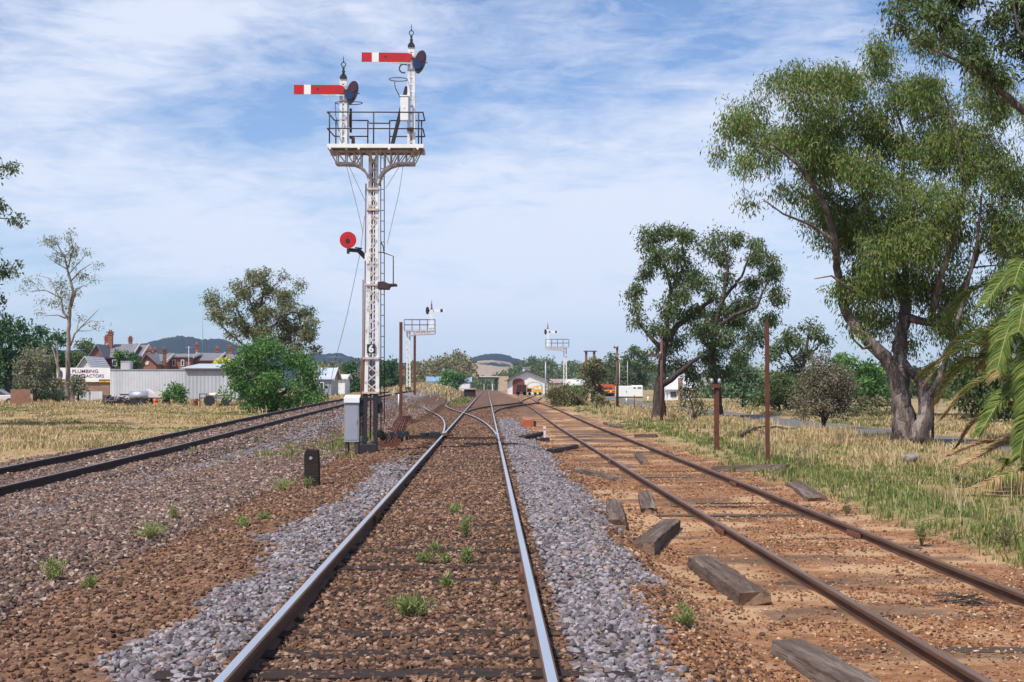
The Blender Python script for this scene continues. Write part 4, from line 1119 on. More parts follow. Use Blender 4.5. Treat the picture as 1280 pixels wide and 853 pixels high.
# the big spreading gum on the right
tree('gum_tree', 'huge spreading gum tree with forked grey trunk beside the road', (1137, 552, 41.5),
  [[(1138, 556, 23), (1133, 540, 17), (1128, 520, 14), (1122, 475, 9.5), (1105, 446, 9), (1089, 431, 8), (1074, 414, 7), (1056, 389, 6), (1047, 340, 5), (1037, 296, 4, -.5), (1017, 253, 3.2, -1), (985, 215, 2.4, -1.4), (950, 190, 1.4, -1.6)],
   [(1134, 545, 13, .2), (1131, 500, 11, .3), (1132, 465, 9.5, .4), (1131, 434, 9, .6), (1137, 405, 8, .7), (1142, 378, 7, .8), (1133, 340, 5.5, 1.2), (1120, 290, 4, 1.6), (1095, 235, 3, 1.5), (1060, 190, 2, 1.2), (1020, 158, 1.2, .8)],
   [(1143, 552, 13, -.3), (1149, 527, 11, -.35), (1155, 507, 9.5, -.3), (1150, 480, 7, -.2), (1140, 466, 5, 0), (1134, 452, 4.5, .3)],
   [(1154, 500, 5, -.3), (1168, 470, 3.5, -.6), (1178, 420, 3, -1), (1188, 378, 2.6, -1.2), (1198, 310, 2, -1.6), (1204, 250, 1.3, -1.6)],
   [(1141, 395, 6, .7), (1160, 405, 4.5, -.2), (1165, 346, 4, -.8), (1175, 306, 3.4, -1.2), (1184, 250, 2.6, -1.5), (1178, 190, 1.8, -1.5), (1165, 130, 1.0, -1.2)],
   [(1165, 400, 4, -.2), (1195, 378, 3.4, .3), (1212, 362, 3, .8), (1240, 320, 2.4, 1.4), (1265, 250, 1.6, 1.8), (1275, 190, 1, 1.8)],
   [(1142, 372, 5, .8), (1152, 320, 4.5, 1.6), (1158, 260, 3.6, 2.0), (1156, 205, 2.8, 2.2), (1154, 150, 1.8, 2), (1130, 95, 1, 1.6)],
   [(1047, 340, 3.5), (1030, 305, 2.4, -1), (1000, 288, 1.8, -1.4), (965, 276, 1.2, -1.6), (940, 258, .8, -1.6)],
   [(1056, 389, 3), (1062, 368, 1.8, -.6), (1030, 348, 1.2, -.9), (1008, 352, .7, -1)],
   [(1120, 290, 3, 1.6), (1085, 265, 2.4, 2.2), (1045, 215, 1.6, 2.4), (1000, 150, 1, 2.2)],
   [(1090, 432, 3), (1070, 437, 1.6, -.8), (1055, 425, 1.2, -1), (1050, 405, .8, -1)]],
  [(905, 165, 12, 10, .8), (975, 95, 22, 12), (1050, 92, 26, 12), (1092, 60, 18, 16), (1120, 55, 18, 12), (1180, 95, 26, 22), (1260, 130, 30, 22), (918, 158, 24, 20), (908, 185, 12, 18, .7), (922, 215, 20, 18, .7), (950, 130, 30, 24), (990, 108, 34, 20), (1035, 106, 36, 20), (1070, 108, 30, 22), (1000, 140, 40, 24), (960, 165, 34, 22), (1045, 150, 44, 28),
   (1000, 190, 40, 24, .8), (950, 200, 30, 18, .7), (1060, 195, 48, 30), (935, 250, 14, 14, .7), (1005, 232, 32, 22, .8), (1055, 245, 44, 28), (1030, 275, 28, 14, .7), (1105, 80, 22, 26), (1145, 72, 30, 26, .9), (1125, 125, 40, 30), (1165, 130, 40, 34), (1110, 175, 40, 28),
   (1155, 190, 50, 34), (1105, 230, 44, 30), (1205, 130, 36, 30, .9), (1205, 165, 48, 34), (1250, 170, 40, 34, .9), (1212, 215, 50, 34), (1268, 225, 36, 38), (1155, 260, 56, 34), (1085, 285, 36, 28), (1120, 310, 44, 32),
   (1048, 365, 22, 15), (1075, 335, 24, 20), (1070, 360, 20, 16), (1180, 315, 50, 36, .85), (1240, 290, 44, 38, .9), (1100, 365, 34, 26, .85), (1160, 360, 36, 30, .7), (1205, 385, 32, 40, .8), (1250, 370, 40, 40), (1285, 300, 30, 50), (1112, 405, 26, 18, .6),
   (1150, 425, 26, 22, .6), (1192, 440, 22, 26, .8), (1168, 465, 16, 18, .5), (1058, 420, 9, 14, .4), (1120, 345, 40, 30, .8), (1020, 212, 34, 22), (1062, 222, 40, 26), (1075, 262, 36, 24), (1050, 285, 30, 18, .8), (1090, 310, 34, 22, .9), (980, 180, 34, 22), (1030, 175, 36, 24), (1085, 150, 34, 24), (1100, 270, 40, 24), (1140, 285, 40, 26), (1200, 280, 44, 26), (1085, 395, 26, 18, .7), (1128, 390, 30, 24, .7), (1180, 410, 36, 24, .7), (1225, 430, 30, 24), (1175, 355, 44, 26, .8), (1100, 330, 36, 22, .8), (1065, 300, 34, 18, .8), (1305, 220, 30, 50), (1300, 140, 26, 30, .8)],
  B_gum, L_gum, clump_r=.42, per=76, ll=.15, lw=.038, droop=1.1, area=40, rdepth=2.6, twig=.010, flat=1.0)

# the pair of gums in the middle distance
tree('gum_tree', 'dark gum tree with thick rough trunk in the grass, left of its pair', (824, 523, 74),
  [[(824, 526, 10.5), (824, 500, 7.5), (825, 478, 6.5), (829, 445, 4.2), (831, 428, 5), (846, 408, 4), (868, 392, 3.2), (888, 375, 2, -1)],
   [(826, 482, 4.5), (838, 474, 3.6, -.6), (856, 458, 2.8, -1), (872, 444, 1.8, -1.4)],
   [(831, 430, 4), (836, 395, 3, .6), (842, 360, 2.5, 1), (834, 330, 1.6, 1), (815, 305, 1, 1)],
   [(829, 440, 3.5), (815, 420, 2.4, .8), (802, 405, 1.6, 1), (795, 380, 1, 1)],
   [(842, 360, 2), (856, 330, 1.4, 0), (852, 300, .8, 0)]],
  [(808, 298, 17, 15), (832, 292, 14, 10), (850, 296, 16, 14), (815, 322, 18, 14), (842, 318, 20, 12), (812, 340, 14, 10), (852, 342, 24, 14), (795, 364, 13, 12), (790, 385, 12, 12), (800, 402, 13, 14), (822, 412, 17, 12), (866, 355, 18, 15), (848, 370, 22, 14),
   (838, 390, 20, 12), (866, 392, 22, 14), (828, 438, 18, 10, .8), (850, 425, 18, 12, .8), (846, 455, 18, 10, .6), (868, 462, 12, 20), (866, 486, 10, 10, .8)],
  B_dark, L_gumd, clump_r=.5, per=100, ll=.22, lw=.07, droop=.8, area=33, rdepth=1.8, twig=.012, flat=.9)
tree('gum_tree', 'dark gum tree with broad round crown behind the shorter rusty post', (899, 517, 78),
  [[(899, 520, 5.5), (896, 485, 4.5), (890, 445, 4), (893, 410, 3.6), (903, 375, 3), (910, 340, 2.2), (905, 305, 1.2)],
   [(893, 412, 3), (915, 395, 2.4, -.8), (940, 385, 1.8, -1.4), (955, 350, 1.1, -1.4)], [(891, 440, 2.6), (880, 425, 2, .8), (885, 400, 1.5, 1)], [(903, 375, 2.2), (930, 345, 1.6, .8), (942, 315, 1, 1)]],
  [(880, 304, 11, 10), (905, 292, 17, 14), (922, 300, 12, 12), (905, 318, 20, 12), (946, 304, 14, 10), (945, 325, 22, 14), (960, 338, 16, 16), (948, 356, 20, 13), (965, 372, 13, 16), (912, 350, 16, 13, .8), (938, 378, 20, 15), (960, 396, 14, 15), (895, 368, 18, 12),
   (900, 392, 24, 14), (925, 402, 22, 14), (884, 412, 20, 14), (945, 420, 18, 15), (905, 425, 26, 15), (895, 446, 22, 14), (925, 445, 20, 14), (886, 462, 12, 12, .7), (910, 466, 20, 10, .7)],
  B_dark, L_gumd, clump_r=.5, per=100, ll=.22, lw=.07, droop=.8, area=33, rdepth=1.8, twig=.012, flat=.9)
# beyond the road, right of the pair
tree('gum_tree', 'slim dark gum tree standing behind the dry grey shrub', (1000, 505, 112), [[(1000, 508, 3), (1002, 470, 2.6), (1008, 435, 2), (1014, 405, 1.2)], [(1002, 465, 2), (985, 440, 1.4), (978, 420, .8)], [(1005, 450, 1.6), (1028, 428, .8)]],
  [(1012, 404, 12, 9), (1022, 414, 10, 10), (1034, 430, 12, 10), (1040, 448, 7, 9, .7), (1000, 424, 14, 12), (980, 425, 14, 14), (968, 445, 12, 14), (1005, 447, 18, 12), (985, 460, 20, 14), (1020, 462, 16, 10, .7), (990, 482, 20, 12), (968, 478, 12, 14)],
  B_dark, L_gumd, clump_r=.7, per=70, ll=.34, lw=.14, area=42, rdepth=1.5, twig=.02)
tree('shrub', 'rounded blue green shrub across the road behind the shorter rusty post', (930, 507, 100), [[(930, 510, 2.5), (929, 490, 2), (925, 470, 1)]],
  [(925, 462, 16, 12), (938, 475, 16, 13), (914, 480, 14, 14), (930, 492, 20, 12), (945, 495, 10, 9)], B_dark, L_blue, 'shrub', clump_r=.6, per=95, ll=.28, lw=.13, area=36, droop=.2)
tree('shrub', 'dry grey brown shrub with many thin stems on the near side of the road', (1030, 545, 58), [[(1030, 547, 3.2), (1029, 525, 2.6), (1024, 495, 1.8), (1018, 465, 1)], [(1030, 530, 2), (1045, 500, 1.4), (1050, 470, .8)], [(1028, 520, 1.6), (1010, 500, 1), (1002, 485, .7)]],
  [(1022, 455, 18, 15, .8), (1044, 468, 18, 15, .8), (1012, 478, 18, 16, .8), (1036, 492, 24, 16, .8), (1058, 488, 14, 16, .6), (1008, 504, 18, 12, .8), (1030, 515, 20, 11, .6), (1052, 512, 14, 10, .6), (998, 520, 10, 9, .5), (1020, 470, 26, 18), (1040, 480, 26, 18), (1030, 503, 30, 16), (1010, 492, 22, 14), (1052, 500, 16, 14)], B_dark, L_dead, 'shrub', clump_r=.4, per=120, ll=.12, lw=.055, area=50, droop=.5, rdepth=.8)
tree('shrub', 'broad olive scrub right behind the tall rusty rail post', (975, 520, 90), [[(975, 522, 2), (974, 505, 1.5), (970, 488, .8)], [(978, 515, 1.2), (992, 495, .7)]], [(962, 482, 15, 11), (978, 476, 15, 12), (994, 488, 14, 12), (958, 500, 13, 10), (980, 500, 20, 12), (998, 506, 12, 8)], B_dark, L_gumd, 'shrub', clump_r=.45, per=95, ll=.22, lw=.09, area=30)
tree('shrub', 'loose olive scrub beside the huge gum, in front of the bright green tree', (1092, 528, 78), [[(1092, 530, 1.6), (1090, 512, 1)], [(1094, 528, 1), (1106, 514, .7)]], [(1082, 506, 13, 9), (1098, 502, 12, 9), (1110, 512, 9, 8), (1088, 517, 14, 7), (1072, 515, 9, 7)], B_dark, L_oliv, 'shrub', clump_r=.4, per=80, ll=.2, lw=.08, area=28)
tree('tree', 'leafy bright green tree beyond the road between grey shrub and huge gum', (1078, 508, 118), [[(1078, 511, 4), (1078, 485, 3), (1080, 465, 1.5)]],
  [(1060, 452, 17, 11), (1080, 460, 18, 14), (1098, 470, 15, 14), (1052, 472, 14, 14), (1075, 482, 26, 15), (1104, 490, 13, 17), (1085, 500, 26, 10), (1058, 494, 14, 10)], B_dark, L_bush, clump_r=.7, per=95, ll=.34, lw=.17, area=38, droop=.2, rdepth=1.5)
tree('shrub', 'low green shrub at the far kerb under the bright green tree', (1075, 520, 90), [[(1075, 522, 1.6), (1075, 512, 1)]], [(1062, 516, 14, 7), (1082, 512, 16, 8), (1098, 516, 10, 7)], B_dark, L_blue, 'shrub', clump_r=.35, per=60, ll=.2, lw=.1, area=30)
tree('shrub', 'small twiggy shrub leaning beside the rough trunk of the middle gum', (868, 522, 72), [[(868, 524, 1.6), (865, 505, 1.2), (860, 492, .7)], [(868, 520, 1), (878, 500, .6)]], [(862, 492, 10, 9, .7), (872, 504, 12, 10, .7), (856, 510, 9, 8, .6), (880, 514, 9, 7, .6)], B_dark, L_oliv, 'shrub', clump_r=.35, per=50, ll=.2, lw=.08, area=34)
tree('tree', 'dark shady tree behind the palm at the right edge', (1232, 535, 66), [[(1232, 538, 4), (1228, 505, 3), (1222, 470, 2)]],
  [(1205, 460, 20, 22), (1235, 465, 24, 26), (1265, 470, 24, 30), (1195, 490, 14, 20), (1225, 500, 26, 16), (1258, 510, 20, 15), (1290, 480, 25, 30), (1240, 425, 24, 24)], B_dark, L_gumd, clump_r=.55, per=85, ll=.24, lw=.10, area=52, rdepth=1.5)
# centre right
tree('tree', 'olive tree with a narrow trunk left of the orange locomotive', (741, 503, 128), [[(741, 505, 2.6), (741, 490, 2.2), (742, 470, 1.6), (741, 455, .8)]],
  [(742, 453, 12, 8), (732, 462, 9, 9), (750, 464, 10, 10), (740, 474, 13, 9), (735, 487, 9, 9, .8), (748, 486, 9, 9, .8)], B_dark, L_oliv, clump_r=.6, per=90, ll=.34, lw=.15, area=24)
tree('shrub', 'brownish shrub in front of the orange locomotive', (752, 512, 105), [[(752, 514, 1.4), (752, 502, 1)]], [(749, 500, 8, 8), (757, 504, 8, 8), (748, 509, 9, 5)], B_dark, L_oliv, 'shrub', clump_r=.4, per=70, ll=.25, lw=.1, area=16)
tree('shrub', 'wispy brown green shrub growing at the edge of the siding before the white tank', (708, 508, 118), [[(706, 509, 1.4), (705, 495, 1)], [(714, 509, 1.2), (716, 494, .8)]], [(693, 488, 11, 7), (706, 492, 12, 8), (698, 500, 12, 7), (714, 500, 12, 9), (722, 504, 10, 8), (688, 497, 8, 7)], B_dark, L_oliv, 'shrub', clump_r=.5, per=80, ll=.3, lw=.09, area=18, droop=-.4)
tree('shrub', 'fresh green bush against the white tank', (722, 497, 165), [[(722, 498, 1), (722, 490, .7)]], [(720, 488, 7, 6), (727, 490, 6, 5)], B_dark, L_bush, 'shrub', clump_r=.5, per=70, ll=.3, lw=.16, area=8)
# left side
tree('tree', 'dark leafy tree hanging into the picture at the far left edge', (-75, 522, 62), [[(-75, 525, 11), (-72, 450, 9), (-62, 380, 7), (-50, 320, 5), (-40, 260, 3), (-30, 210, 1.6)], [(-62, 390, 5), (-35, 360, 3), (-10, 345, 1.6)], [(-50, 320, 4), (-25, 285, 2.4), (-2, 268, 1.2)], [(-40, 255, 3), (-15, 220, 1.8), (2, 208, 1)], [(-70, 420, 5), (-100, 350, 3.5), (-115, 290, 2)]],
  [(4, 205, 9, 8), (-2, 222, 9, 8), (2, 262, 14, 9), (14, 268, 9, 9), (-14, 250, 12, 10), (2, 318, 10, 9), (4, 340, 15, 12), (14, 330, 8, 8), (-4, 358, 12, 12), (3, 374, 6, 6), (-30, 300, 24, 26, 2), (-45, 230, 26, 26, 2), (-30, 350, 24, 22, 2), (-80, 300, 44, 40, 2), (-90, 230, 44, 36, 2), (-60, 190, 34, 22, 2), (-120, 340, 44, 40, 2), (-60, 390, 30, 22, 2), (-150, 280, 44, 44, 2)],
  B_dark, L_gumd, clump_r=.42, per=62, ll=.2, lw=.085, droop=.5, area=52, rdepth=1.2)
tree('tree', 'tall deep green tree with ragged top at the left edge behind the brown fence', (12, 500, 150), [[(12, 503, 5), (12, 460, 4), (14, 410, 2)]],
  [(14, 402, 9, 9), (28, 408, 10, 9), (6, 420, 16, 13), (30, 428, 15, 12), (-12, 415, 15, 20), (14, 445, 24, 15), (38, 452, 14, 16), (0, 468, 22, 16), (25, 478, 22, 15), (-20, 460, 24, 30)], B_dark, L_dk, clump_r=.95, per=110, ll=.42, lw=.22, area=46, droop=.3, rdepth=2)
tree('tree', 'round topped deep green tree between the ragged tree and the bare gum', (62, 500, 165), [[(62, 502, 4), (62, 460, 3), (60, 425, 1.5)]], [(52, 412, 14, 9), (68, 424, 14, 12), (45, 428, 14, 12), (62, 442, 20, 14), (84, 452, 14, 16), (60, 465, 24, 14), (88, 476, 14, 14)], B_dark, L_dk, clump_r=.95, per=110, ll=.42, lw=.22, area=46, droop=.3, rdepth=2)
tree('shrub', 'soft grey green bushy tree in front of the deep green trees at the left', (44, 505, 120), [[(44, 507, 3), (43, 490, 2.4), (42, 465, 1.4)], [(44, 500, 1.6), (56, 482, 1)]], [(40, 443, 16, 12), (56, 450, 14, 14), (30, 460, 13, 14), (48, 468, 22, 14), (66, 474, 12, 15), (34, 482, 16, 11), (56, 490, 14, 8, .7)], B_dark, L_grey, 'bushy tree', clump_r=.7, per=105, ll=.3, lw=.11, area=40, droop=.4, rdepth=1.2)
tree('gum_tree', 'nearly bare pale gum tree with twisting limbs in front of the shop sign', (84, 503, 128),
  [[(84, 506, 3.74), (84, 480, 3.02), (85, 459, 2.88), (85.5, 415, 2.45), (87.6, 386, 2.16), (91, 364, 1.73), (84.5, 337, 1.30), (81, 322, 0.94), (70, 303, 0.58)],
   [(86, 400, 1.87), (79, 390, 1.44), (74, 372, 1.08, .5), (53, 362, 0.72, .8), (32, 364, 0.36, 1)], [(82, 398, 1.15), (72, 394, 0.72), (55, 395, 0.36)], [(89, 384, 1.44), (97, 362, 1.01, -.5), (108, 358, 0.65, -.8), (113, 360, 0.36, -1)],
   [(88, 352, 1.15), (103, 339, 0.79, -.6), (118, 331, 0.36, -1)], [(88, 432, 1.44), (95, 418, 1.08, -.4), (103, 410, 0.86, -.6), (116, 398, 0.58, -.8), (127, 388, 0.29, -1)], [(103, 410, 0.65, -.6), (118, 402, 0.43, -1), (129, 403, 0.25, -1)], [(97, 416, 0.65, -.4), (98, 404, 0.50), (104, 396, 0.29)],
   [(84.5, 337, 1.01), (90, 312, 0.72, .4), (86, 290, 0.36, .4)], [(84.5, 337, 0.86), (66, 327, 0.58, .6), (52, 317, 0.29, .8)], [(84, 345, 0.86), (100, 325, 0.58, .4), (108, 315, 0.29, .5)], [(80, 322, 0.72), (60, 305, 0.43, -.3), (54, 296, 0.22, -.3)], [(74, 372, 0.72), (62, 348, 0.43), (45, 344, 0.29)]],
  [(101, 347, 5, 9, 1.6), (93, 367, 5, 6, 1.5), (68, 381, 5, 6, 1.4), (70, 302, 12, 9, 0.74), (60, 298, 8, 6, 0.57), (86, 292, 6, 9, 0.74), (92, 310, 12, 8, 0.83), (108, 316, 9, 6, 0.49), (76, 322, 8, 8, 1.00), (88, 318, 8, 6, 1.00), (40, 350, 13, 7, 0.57), (30, 362, 10, 5, 0.49), (66, 352, 10, 6, 0.66), (78, 355, 8, 10, 0.83), (80, 372, 8, 8, 0.92), (116, 350, 8, 5, 0.49), (120, 330, 6, 5, 0.49), (55, 392, 8, 5, 0.49), (50, 375, 10, 6, 0.49), (104, 398, 8, 5, 0.57), (120, 408, 9, 5, 0.41), (84, 388, 6, 8, 0.83), (96, 330, 8, 6, 0.66)],
  B_pale, L_olv2, clump_r=.6, per=34, ll=.24, lw=.085, area=15, rdepth=.8, twig=.014)
tree('dead_tree', 'pale broken dead trunk beside the nearly bare gum', (78, 503, 127), [[(78, 505, 3.2), (76, 485, 2.6), (74, 465, 2.2), (71, 452, 1.6), (68, 442, 1.1), (65, 434, .7)], [(73, 460, 1.5), (72, 445, 1.1), (70, 426, .6)], [(75, 476, 1.2), (66, 473, .8), (56, 474, .4)]], [], B_pale, L_oliv, 'dead tree')
tree('tree', 'dark dense tree behind the small white gable left of the slate roofed house', (108, 488, 195), [[(108, 490, 2), (108, 455, 1.2)]], [(104, 430, 12, 10), (114, 444, 12, 11), (100, 448, 12, 11), (112, 462, 14, 9)], B_dark, L_gumd, clump_r=.9, per=95, ll=.45, lw=.2, area=26)
tree('shrub', 'dark low shrub in shade left of the dead trunk', (66, 503, 126), [[(66, 505, 1.5), (66, 495, 1)]], [(60, 492, 10, 8), (72, 494, 8, 8)], B_dark, L_dk, 'shrub', clump_r=.5, per=90, ll=.3, lw=.14, area=16)
tree('shrub', 'grey green shrub under the shop sign right of the bare gum', (98, 502, 129), [[(98, 503, 1.4), (98, 488, 1)]], [(98, 478, 10, 9), (92, 490, 9, 8), (104, 490, 8, 8)], B_dark, L_grey, 'shrub', clump_r=.5, per=85, ll=.28, lw=.12, area=18)
tree('shrub', 'round green bush against the corrugated iron wall', (218, 501, 118), [[(218, 503, 1.2), (218, 492, .8)]], [(216, 486, 9, 6), (226, 490, 8, 8), (210, 493, 7, 6), (220, 496, 10, 5)], B_dark, L_bush, 'shrub', clump_r=.45, per=80, ll=.26, lw=.12, area=12)
tree('bush', 'large bright green bush beside the raised left track', (342, 513, 92), [[(342, 516, 5), (342, 490, 3.5), (340, 460, 2)], [(342, 500, 3), (370, 480, 2), (385, 460, 1)], [(340, 500, 3), (315, 480, 2), (305, 462, 1)]],
  [(322, 440, 18, 13), (345, 438, 20, 13), (334, 430, 14, 8), (305, 458, 15, 13), (332, 462, 26, 15), (365, 452, 22, 14), (385, 466, 16, 15), (298, 474, 13, 10), (318, 482, 24, 15), (350, 482, 30, 16), (385, 488, 18, 14), (325, 502, 24, 12), (355, 502, 28, 11), (388, 500, 13, 9), (290, 490, 8, 6)],
  B_dark, L_bush, 'bush', clump_r=.75, per=150, ll=.22, lw=.10, area=34, droop=.3, rdepth=1.8)
tree('gum_tree', 'thin crowned gum tree rising behind the large bright green bush', (322, 503, 122),
  [[(322, 505, 4), (320, 460, 3.2), (318, 430, 2.8), (322, 400, 2.2), (328, 372, 1.5), (332, 350, .8)], [(318, 430, 2.4), (345, 405, 1.8), (365, 390, 1.2), (382, 395, .7)], [(318, 425, 1.8), (300, 395, 1.2), (292, 372, .7)], [(316, 440, 1.6), (290, 420, 1), (268, 400, .8), (262, 372, .4)], [(322, 402, 1.4), (312, 375, 1), (305, 348, .5)], [(350, 402, 1.2), (372, 420, .9), (392, 432, .5)], [(328, 372, 1), (348, 352, .6), (360, 346, .3)]],
  [(300, 358, 13, 10, .5), (282, 400, 12, 12, .5), (318, 384, 14, 10, .6), (334, 352, 12, 9, .6), (340, 392, 14, 12, .8), (325, 418, 14, 10, .7), (275, 378, 11, 12, .45), (295, 422, 12, 10, .6), (365, 368, 9, 7, .8), (340, 415, 13, 10, .8), (311, 343, 9, 6, 1.25), (332, 341, 9, 6, 1.25), (352, 346, 8, 6, 1.25), (376, 357, 6, 4, 1.30), (322, 356, 12, 7, 0.95), (338, 366, 12, 9, 1.10), (310, 368, 12, 10, 0.87), (266, 372, 9, 10, 0.72), (272, 392, 9, 10, 0.72), (290, 382, 11, 10, 0.80), (298, 402, 10, 10, 1.25), (308, 414, 10, 10, 1.30), (325, 395, 10, 12, 1.10), (353, 366, 9, 8, 1), (360, 382, 15, 10, 1), (378, 392, 12, 9, 1), (390, 402, 8, 8, 1.30), (352, 402, 13, 11, 1.30), (370, 412, 15, 9, 1.30), (386, 420, 12, 9, 1.30), (355, 424, 13, 9, 1.25), (394, 436, 6, 6, 1.25), (374, 436, 14, 7, 1.25)],
  B_gum, L_olv2, clump_r=.7, per=100, ll=.26, lw=.10, area=20, rdepth=1.6, twig=.018)
tree('tree', 'dark green tree seen just left of the signal mast', (436, 500, 210), [[(436, 502, 2), (436, 470, 1.2)]], [(440, 462, 9, 10), (430, 476, 10, 9), (444, 482, 10, 10), (436, 490, 14, 7)], B_dark, L_dk, clump_r=.9, per=95, ll=.5, lw=.25, area=20)
tree('tree', 'dark green tree filling the gap between signal mast and rusty pole', (484, 500, 240), [[(484, 501, 2), (484, 470, 1.2)]], [(480, 462, 8, 9), (492, 458, 9, 10), (484, 474, 12, 9), (496, 476, 10, 10), (488, 488, 14, 7), (474, 482, 8, 9)], B_dark, L_dk, clump_r=1.0, per=95, ll=.55, lw=.28, area=20)
tree('tree', 'fresh green tree left of the road bridge', (565, 491, 330), [[(565, 492, 1.6), (565, 475, 1)]], [(560, 468, 9, 6), (572, 472, 8, 7), (552, 478, 7, 6), (566, 480, 13, 7)], B_dark, L_bush, clump_r=1.3, per=95, ll=.8, lw=.4, area=14)
tree('gum_tree', 'tall grey gum tree behind the white box trailer', (796, 498, 265), [[(796, 500, 2), (795, 470, 1.6), (793, 450, 1)]], [(790, 438, 9, 6), (804, 444, 9, 7), (782, 448, 8, 7), (797, 455, 13, 8), (812, 458, 8, 8), (786, 466, 12, 8), (802, 472, 12, 8), (774, 470, 8, 9), (790, 482, 14, 7)], B_pale, L_gumd, clump_r=1.1, per=80, ll=.6, lw=.25, area=16)
tree('tree', 'dark tree behind the goods yard poles, left of the tall grey gum', (765, 495, 300), [[(765, 497, 1.6), (765, 470, 1)]], [(764, 446, 7, 5), (758, 458, 8, 7), (768, 466, 9, 8), (762, 478, 12, 8)], B_dark, L_gumd, clump_r=1.2, per=90, ll=.7, lw=.3, area=14)
tree('tree', 'pale leaved tree beside the far white shed', (935, 500, 150), [[(960, 504, 2), (958, 480, 1.2)]], [(950, 470, 12, 10), (965, 486, 12, 10), (955, 496, 14, 6)], B_dark, L_gum, clump_r=.8, per=80, ll=.4, lw=.16, area=18)

# far woodland: one uncountable mass each
def wood(name, label, spec, Y0, Y1, mat, n, size):
    cs = []
    for (px0, px1, pt0, pt1, pb) in spec:
        k = int(n * (px1 - px0) / 100)
        px = rng.uniform(px0, px1, k); t = (px - px0) / (px1 - px0)
        top = pt0 + (pt1 - pt0) * t - 7 * (fbm(px * .09, px * 0 + Y0, 5) - .5) - 4 * (fbm(px * .35, px * 0, 7) - .5)
        py = top + (pb - top) * rng.uniform(0, 1, k) ** 1.3
        Yv = rng.uniform(Y0, Y1, k)
        for a, b2, c in zip(px, py, Yv): cs.append(tuple(P(a, b2, c)))
    o = leaf_cloud(name, cs, size * 1.4, 42, size * .55, size * .3, mat, None, .2)
    return tag(o, label, 'woodland', kind='stuff')
wood('woodland', 'far wood of dark olive trees left of the road bridge', [(500, 545, 460, 454, 490), (540, 572, 454, 446, 488), (572, 588, 447, 456, 480), (395, 445, 462, 458, 492)], 430, 560, L_oliv, 170, 2.2)
wood('woodland', 'far wood of dark trees behind the goods shed', [(622, 648, 474, 462, 482), (645, 690, 458, 452, 478), (655, 672, 450, 450, 470), (690, 790, 458, 456, 486), (790, 900, 462, 466, 494), (588, 628, 476, 476, 488)], 640, 800, L_gumd, 150, 2.8)
wood('woodland', 'distant hedge of trees beyond the road at the right', [(880, 1330, 476, 466, 508)], 190, 260, L_gumd, 260, 1.5)
wood('woodland', 'dark distant trees behind the brick houses at the left', [(-60, 130, 450, 448, 496), (130, 232, 452, 450, 496), (232, 330, 456, 456, 496)], 300, 360, L_dk, 130, 1.8)

# ------------------------------------------------------------------ date palm at the right edge
YP = 25.0
palm = empty('palm_tree', (X(1305, YP), YP, gz1(X(1305, YP), YP)), 'date palm with arching green fronds and dead brown lower ones at the right edge', 'palm tree')
L_palm = leaf_mat('palm_leaflet', [(.04, .07, .012), (.075, .12, .022), (.11, .155, .034), (.20, .215, .06)], .25, .5, 1.3)
L_palmd = leaf_mat('dead_palm_leaflet', [(.13, .075, .04), (.22, .14, .075), (.32, .21, .12), (.18, .12, .055)], .2, .7)
M_rach = pbr('palm_frond_stem', (.26, .26, .10), (.34, .30, .14), 4, .6)
M_rachd = pbr('dead_frond_stem', (.16, .10, .06), (.24, .16, .10), 4, .8)
M_ptrunk = pbr('palm_trunk', (.26, .15, .08), (.12, .08, .055), 7, .95, 0, .2, 1, 14, stretch=(1, 1, 2.4))
def frond(pts, ll, dead=0.0, hang=.5, name='frond'):
    """pts: 3d control points from crown to tip"""
    pts = [Vector(p) for p in pts]; q = []
    for i in range(len(pts) - 1):
        p0 = pts[max(i - 1, 0)]; p1 = pts[i]; p2 = pts[i + 1]; p3 = pts[min(i + 2, len(pts) - 1)]
        for t in np.linspace(0, 1, 8)[:-1]:
            q.append(.5 * ((2 * p1) + (p2 - p0) * t + (2 * p0 - 5 * p1 + 4 * p2 - p3) * t * t + (3 * p1 - p0 - 3 * p2 + p3) * t ** 3))
    q.append(pts[-1]); n = len(q)
    st = MB().tube(q, list(np.linspace(.022, .005, n)), 5).build(name, M_rachd if dead > .6 else M_rach, palm)
    V = []; Fc = []; Vd = []; Fd = []
    for i in range(n * 9):
        t = .08 + .92 * (i / (n * 9)); f = t * (n - 1); j = min(int(f), n - 2); u_ = f - j
        p = q[j].lerp(q[j + 1], u_); d = (q[j + 1] - q[j]).normalized()
        side = d.cross(Vector((0, 0, 1))).normalized() if abs(d.z) < .97 else Vector((0, 1, 0)); up = side.cross(d)
        for s in (-1, 1):
            L = ll * (.45 + .55 * math.sin(math.pi * min(1, .15 + t * .8))) * random.uniform(.8, 1.1)
            v = (d * .75 + side * s * .75 + up * random.uniform(.05, .45)).normalized()
            mid_ = p + v * L * .5; tip = p + v * L + Vector((0, 0, -1)) * L * hang * random.uniform(.5, 1.1)
            wv = d.cross(v).normalized().cross(v) * .0085
            dd = dead > random.random() or (dead > 0 and t > .75 and random.random() < .6)
            (VV, FF) = (Vd, Fd) if dd else (V, Fc)
            b = len(VV); VV += [p - wv * .5, p + wv * .5, mid_ + wv, tip, mid_ - wv]; FF += [(b, b + 1, b + 2), (b, b + 2, b + 4), (b + 4, b + 2, b + 3)]
    if V: np_mesh('leaflets', [tuple(v) for v in V], Fc, L_palm, st)
    if Vd: np_mesh('dry_leaflets', [tuple(v) for v in Vd], Fd, L_palmd, st)
cr = P(1300, 470, YP); cr = Vector((X(1305, YP), YP, cr.z))
def f3(*a): return [tuple(cr + Vector((0, 0, .1)))] + [tuple(P(px, py, YP) + Vector((0, dY, 0))) for px, py, dY in a]
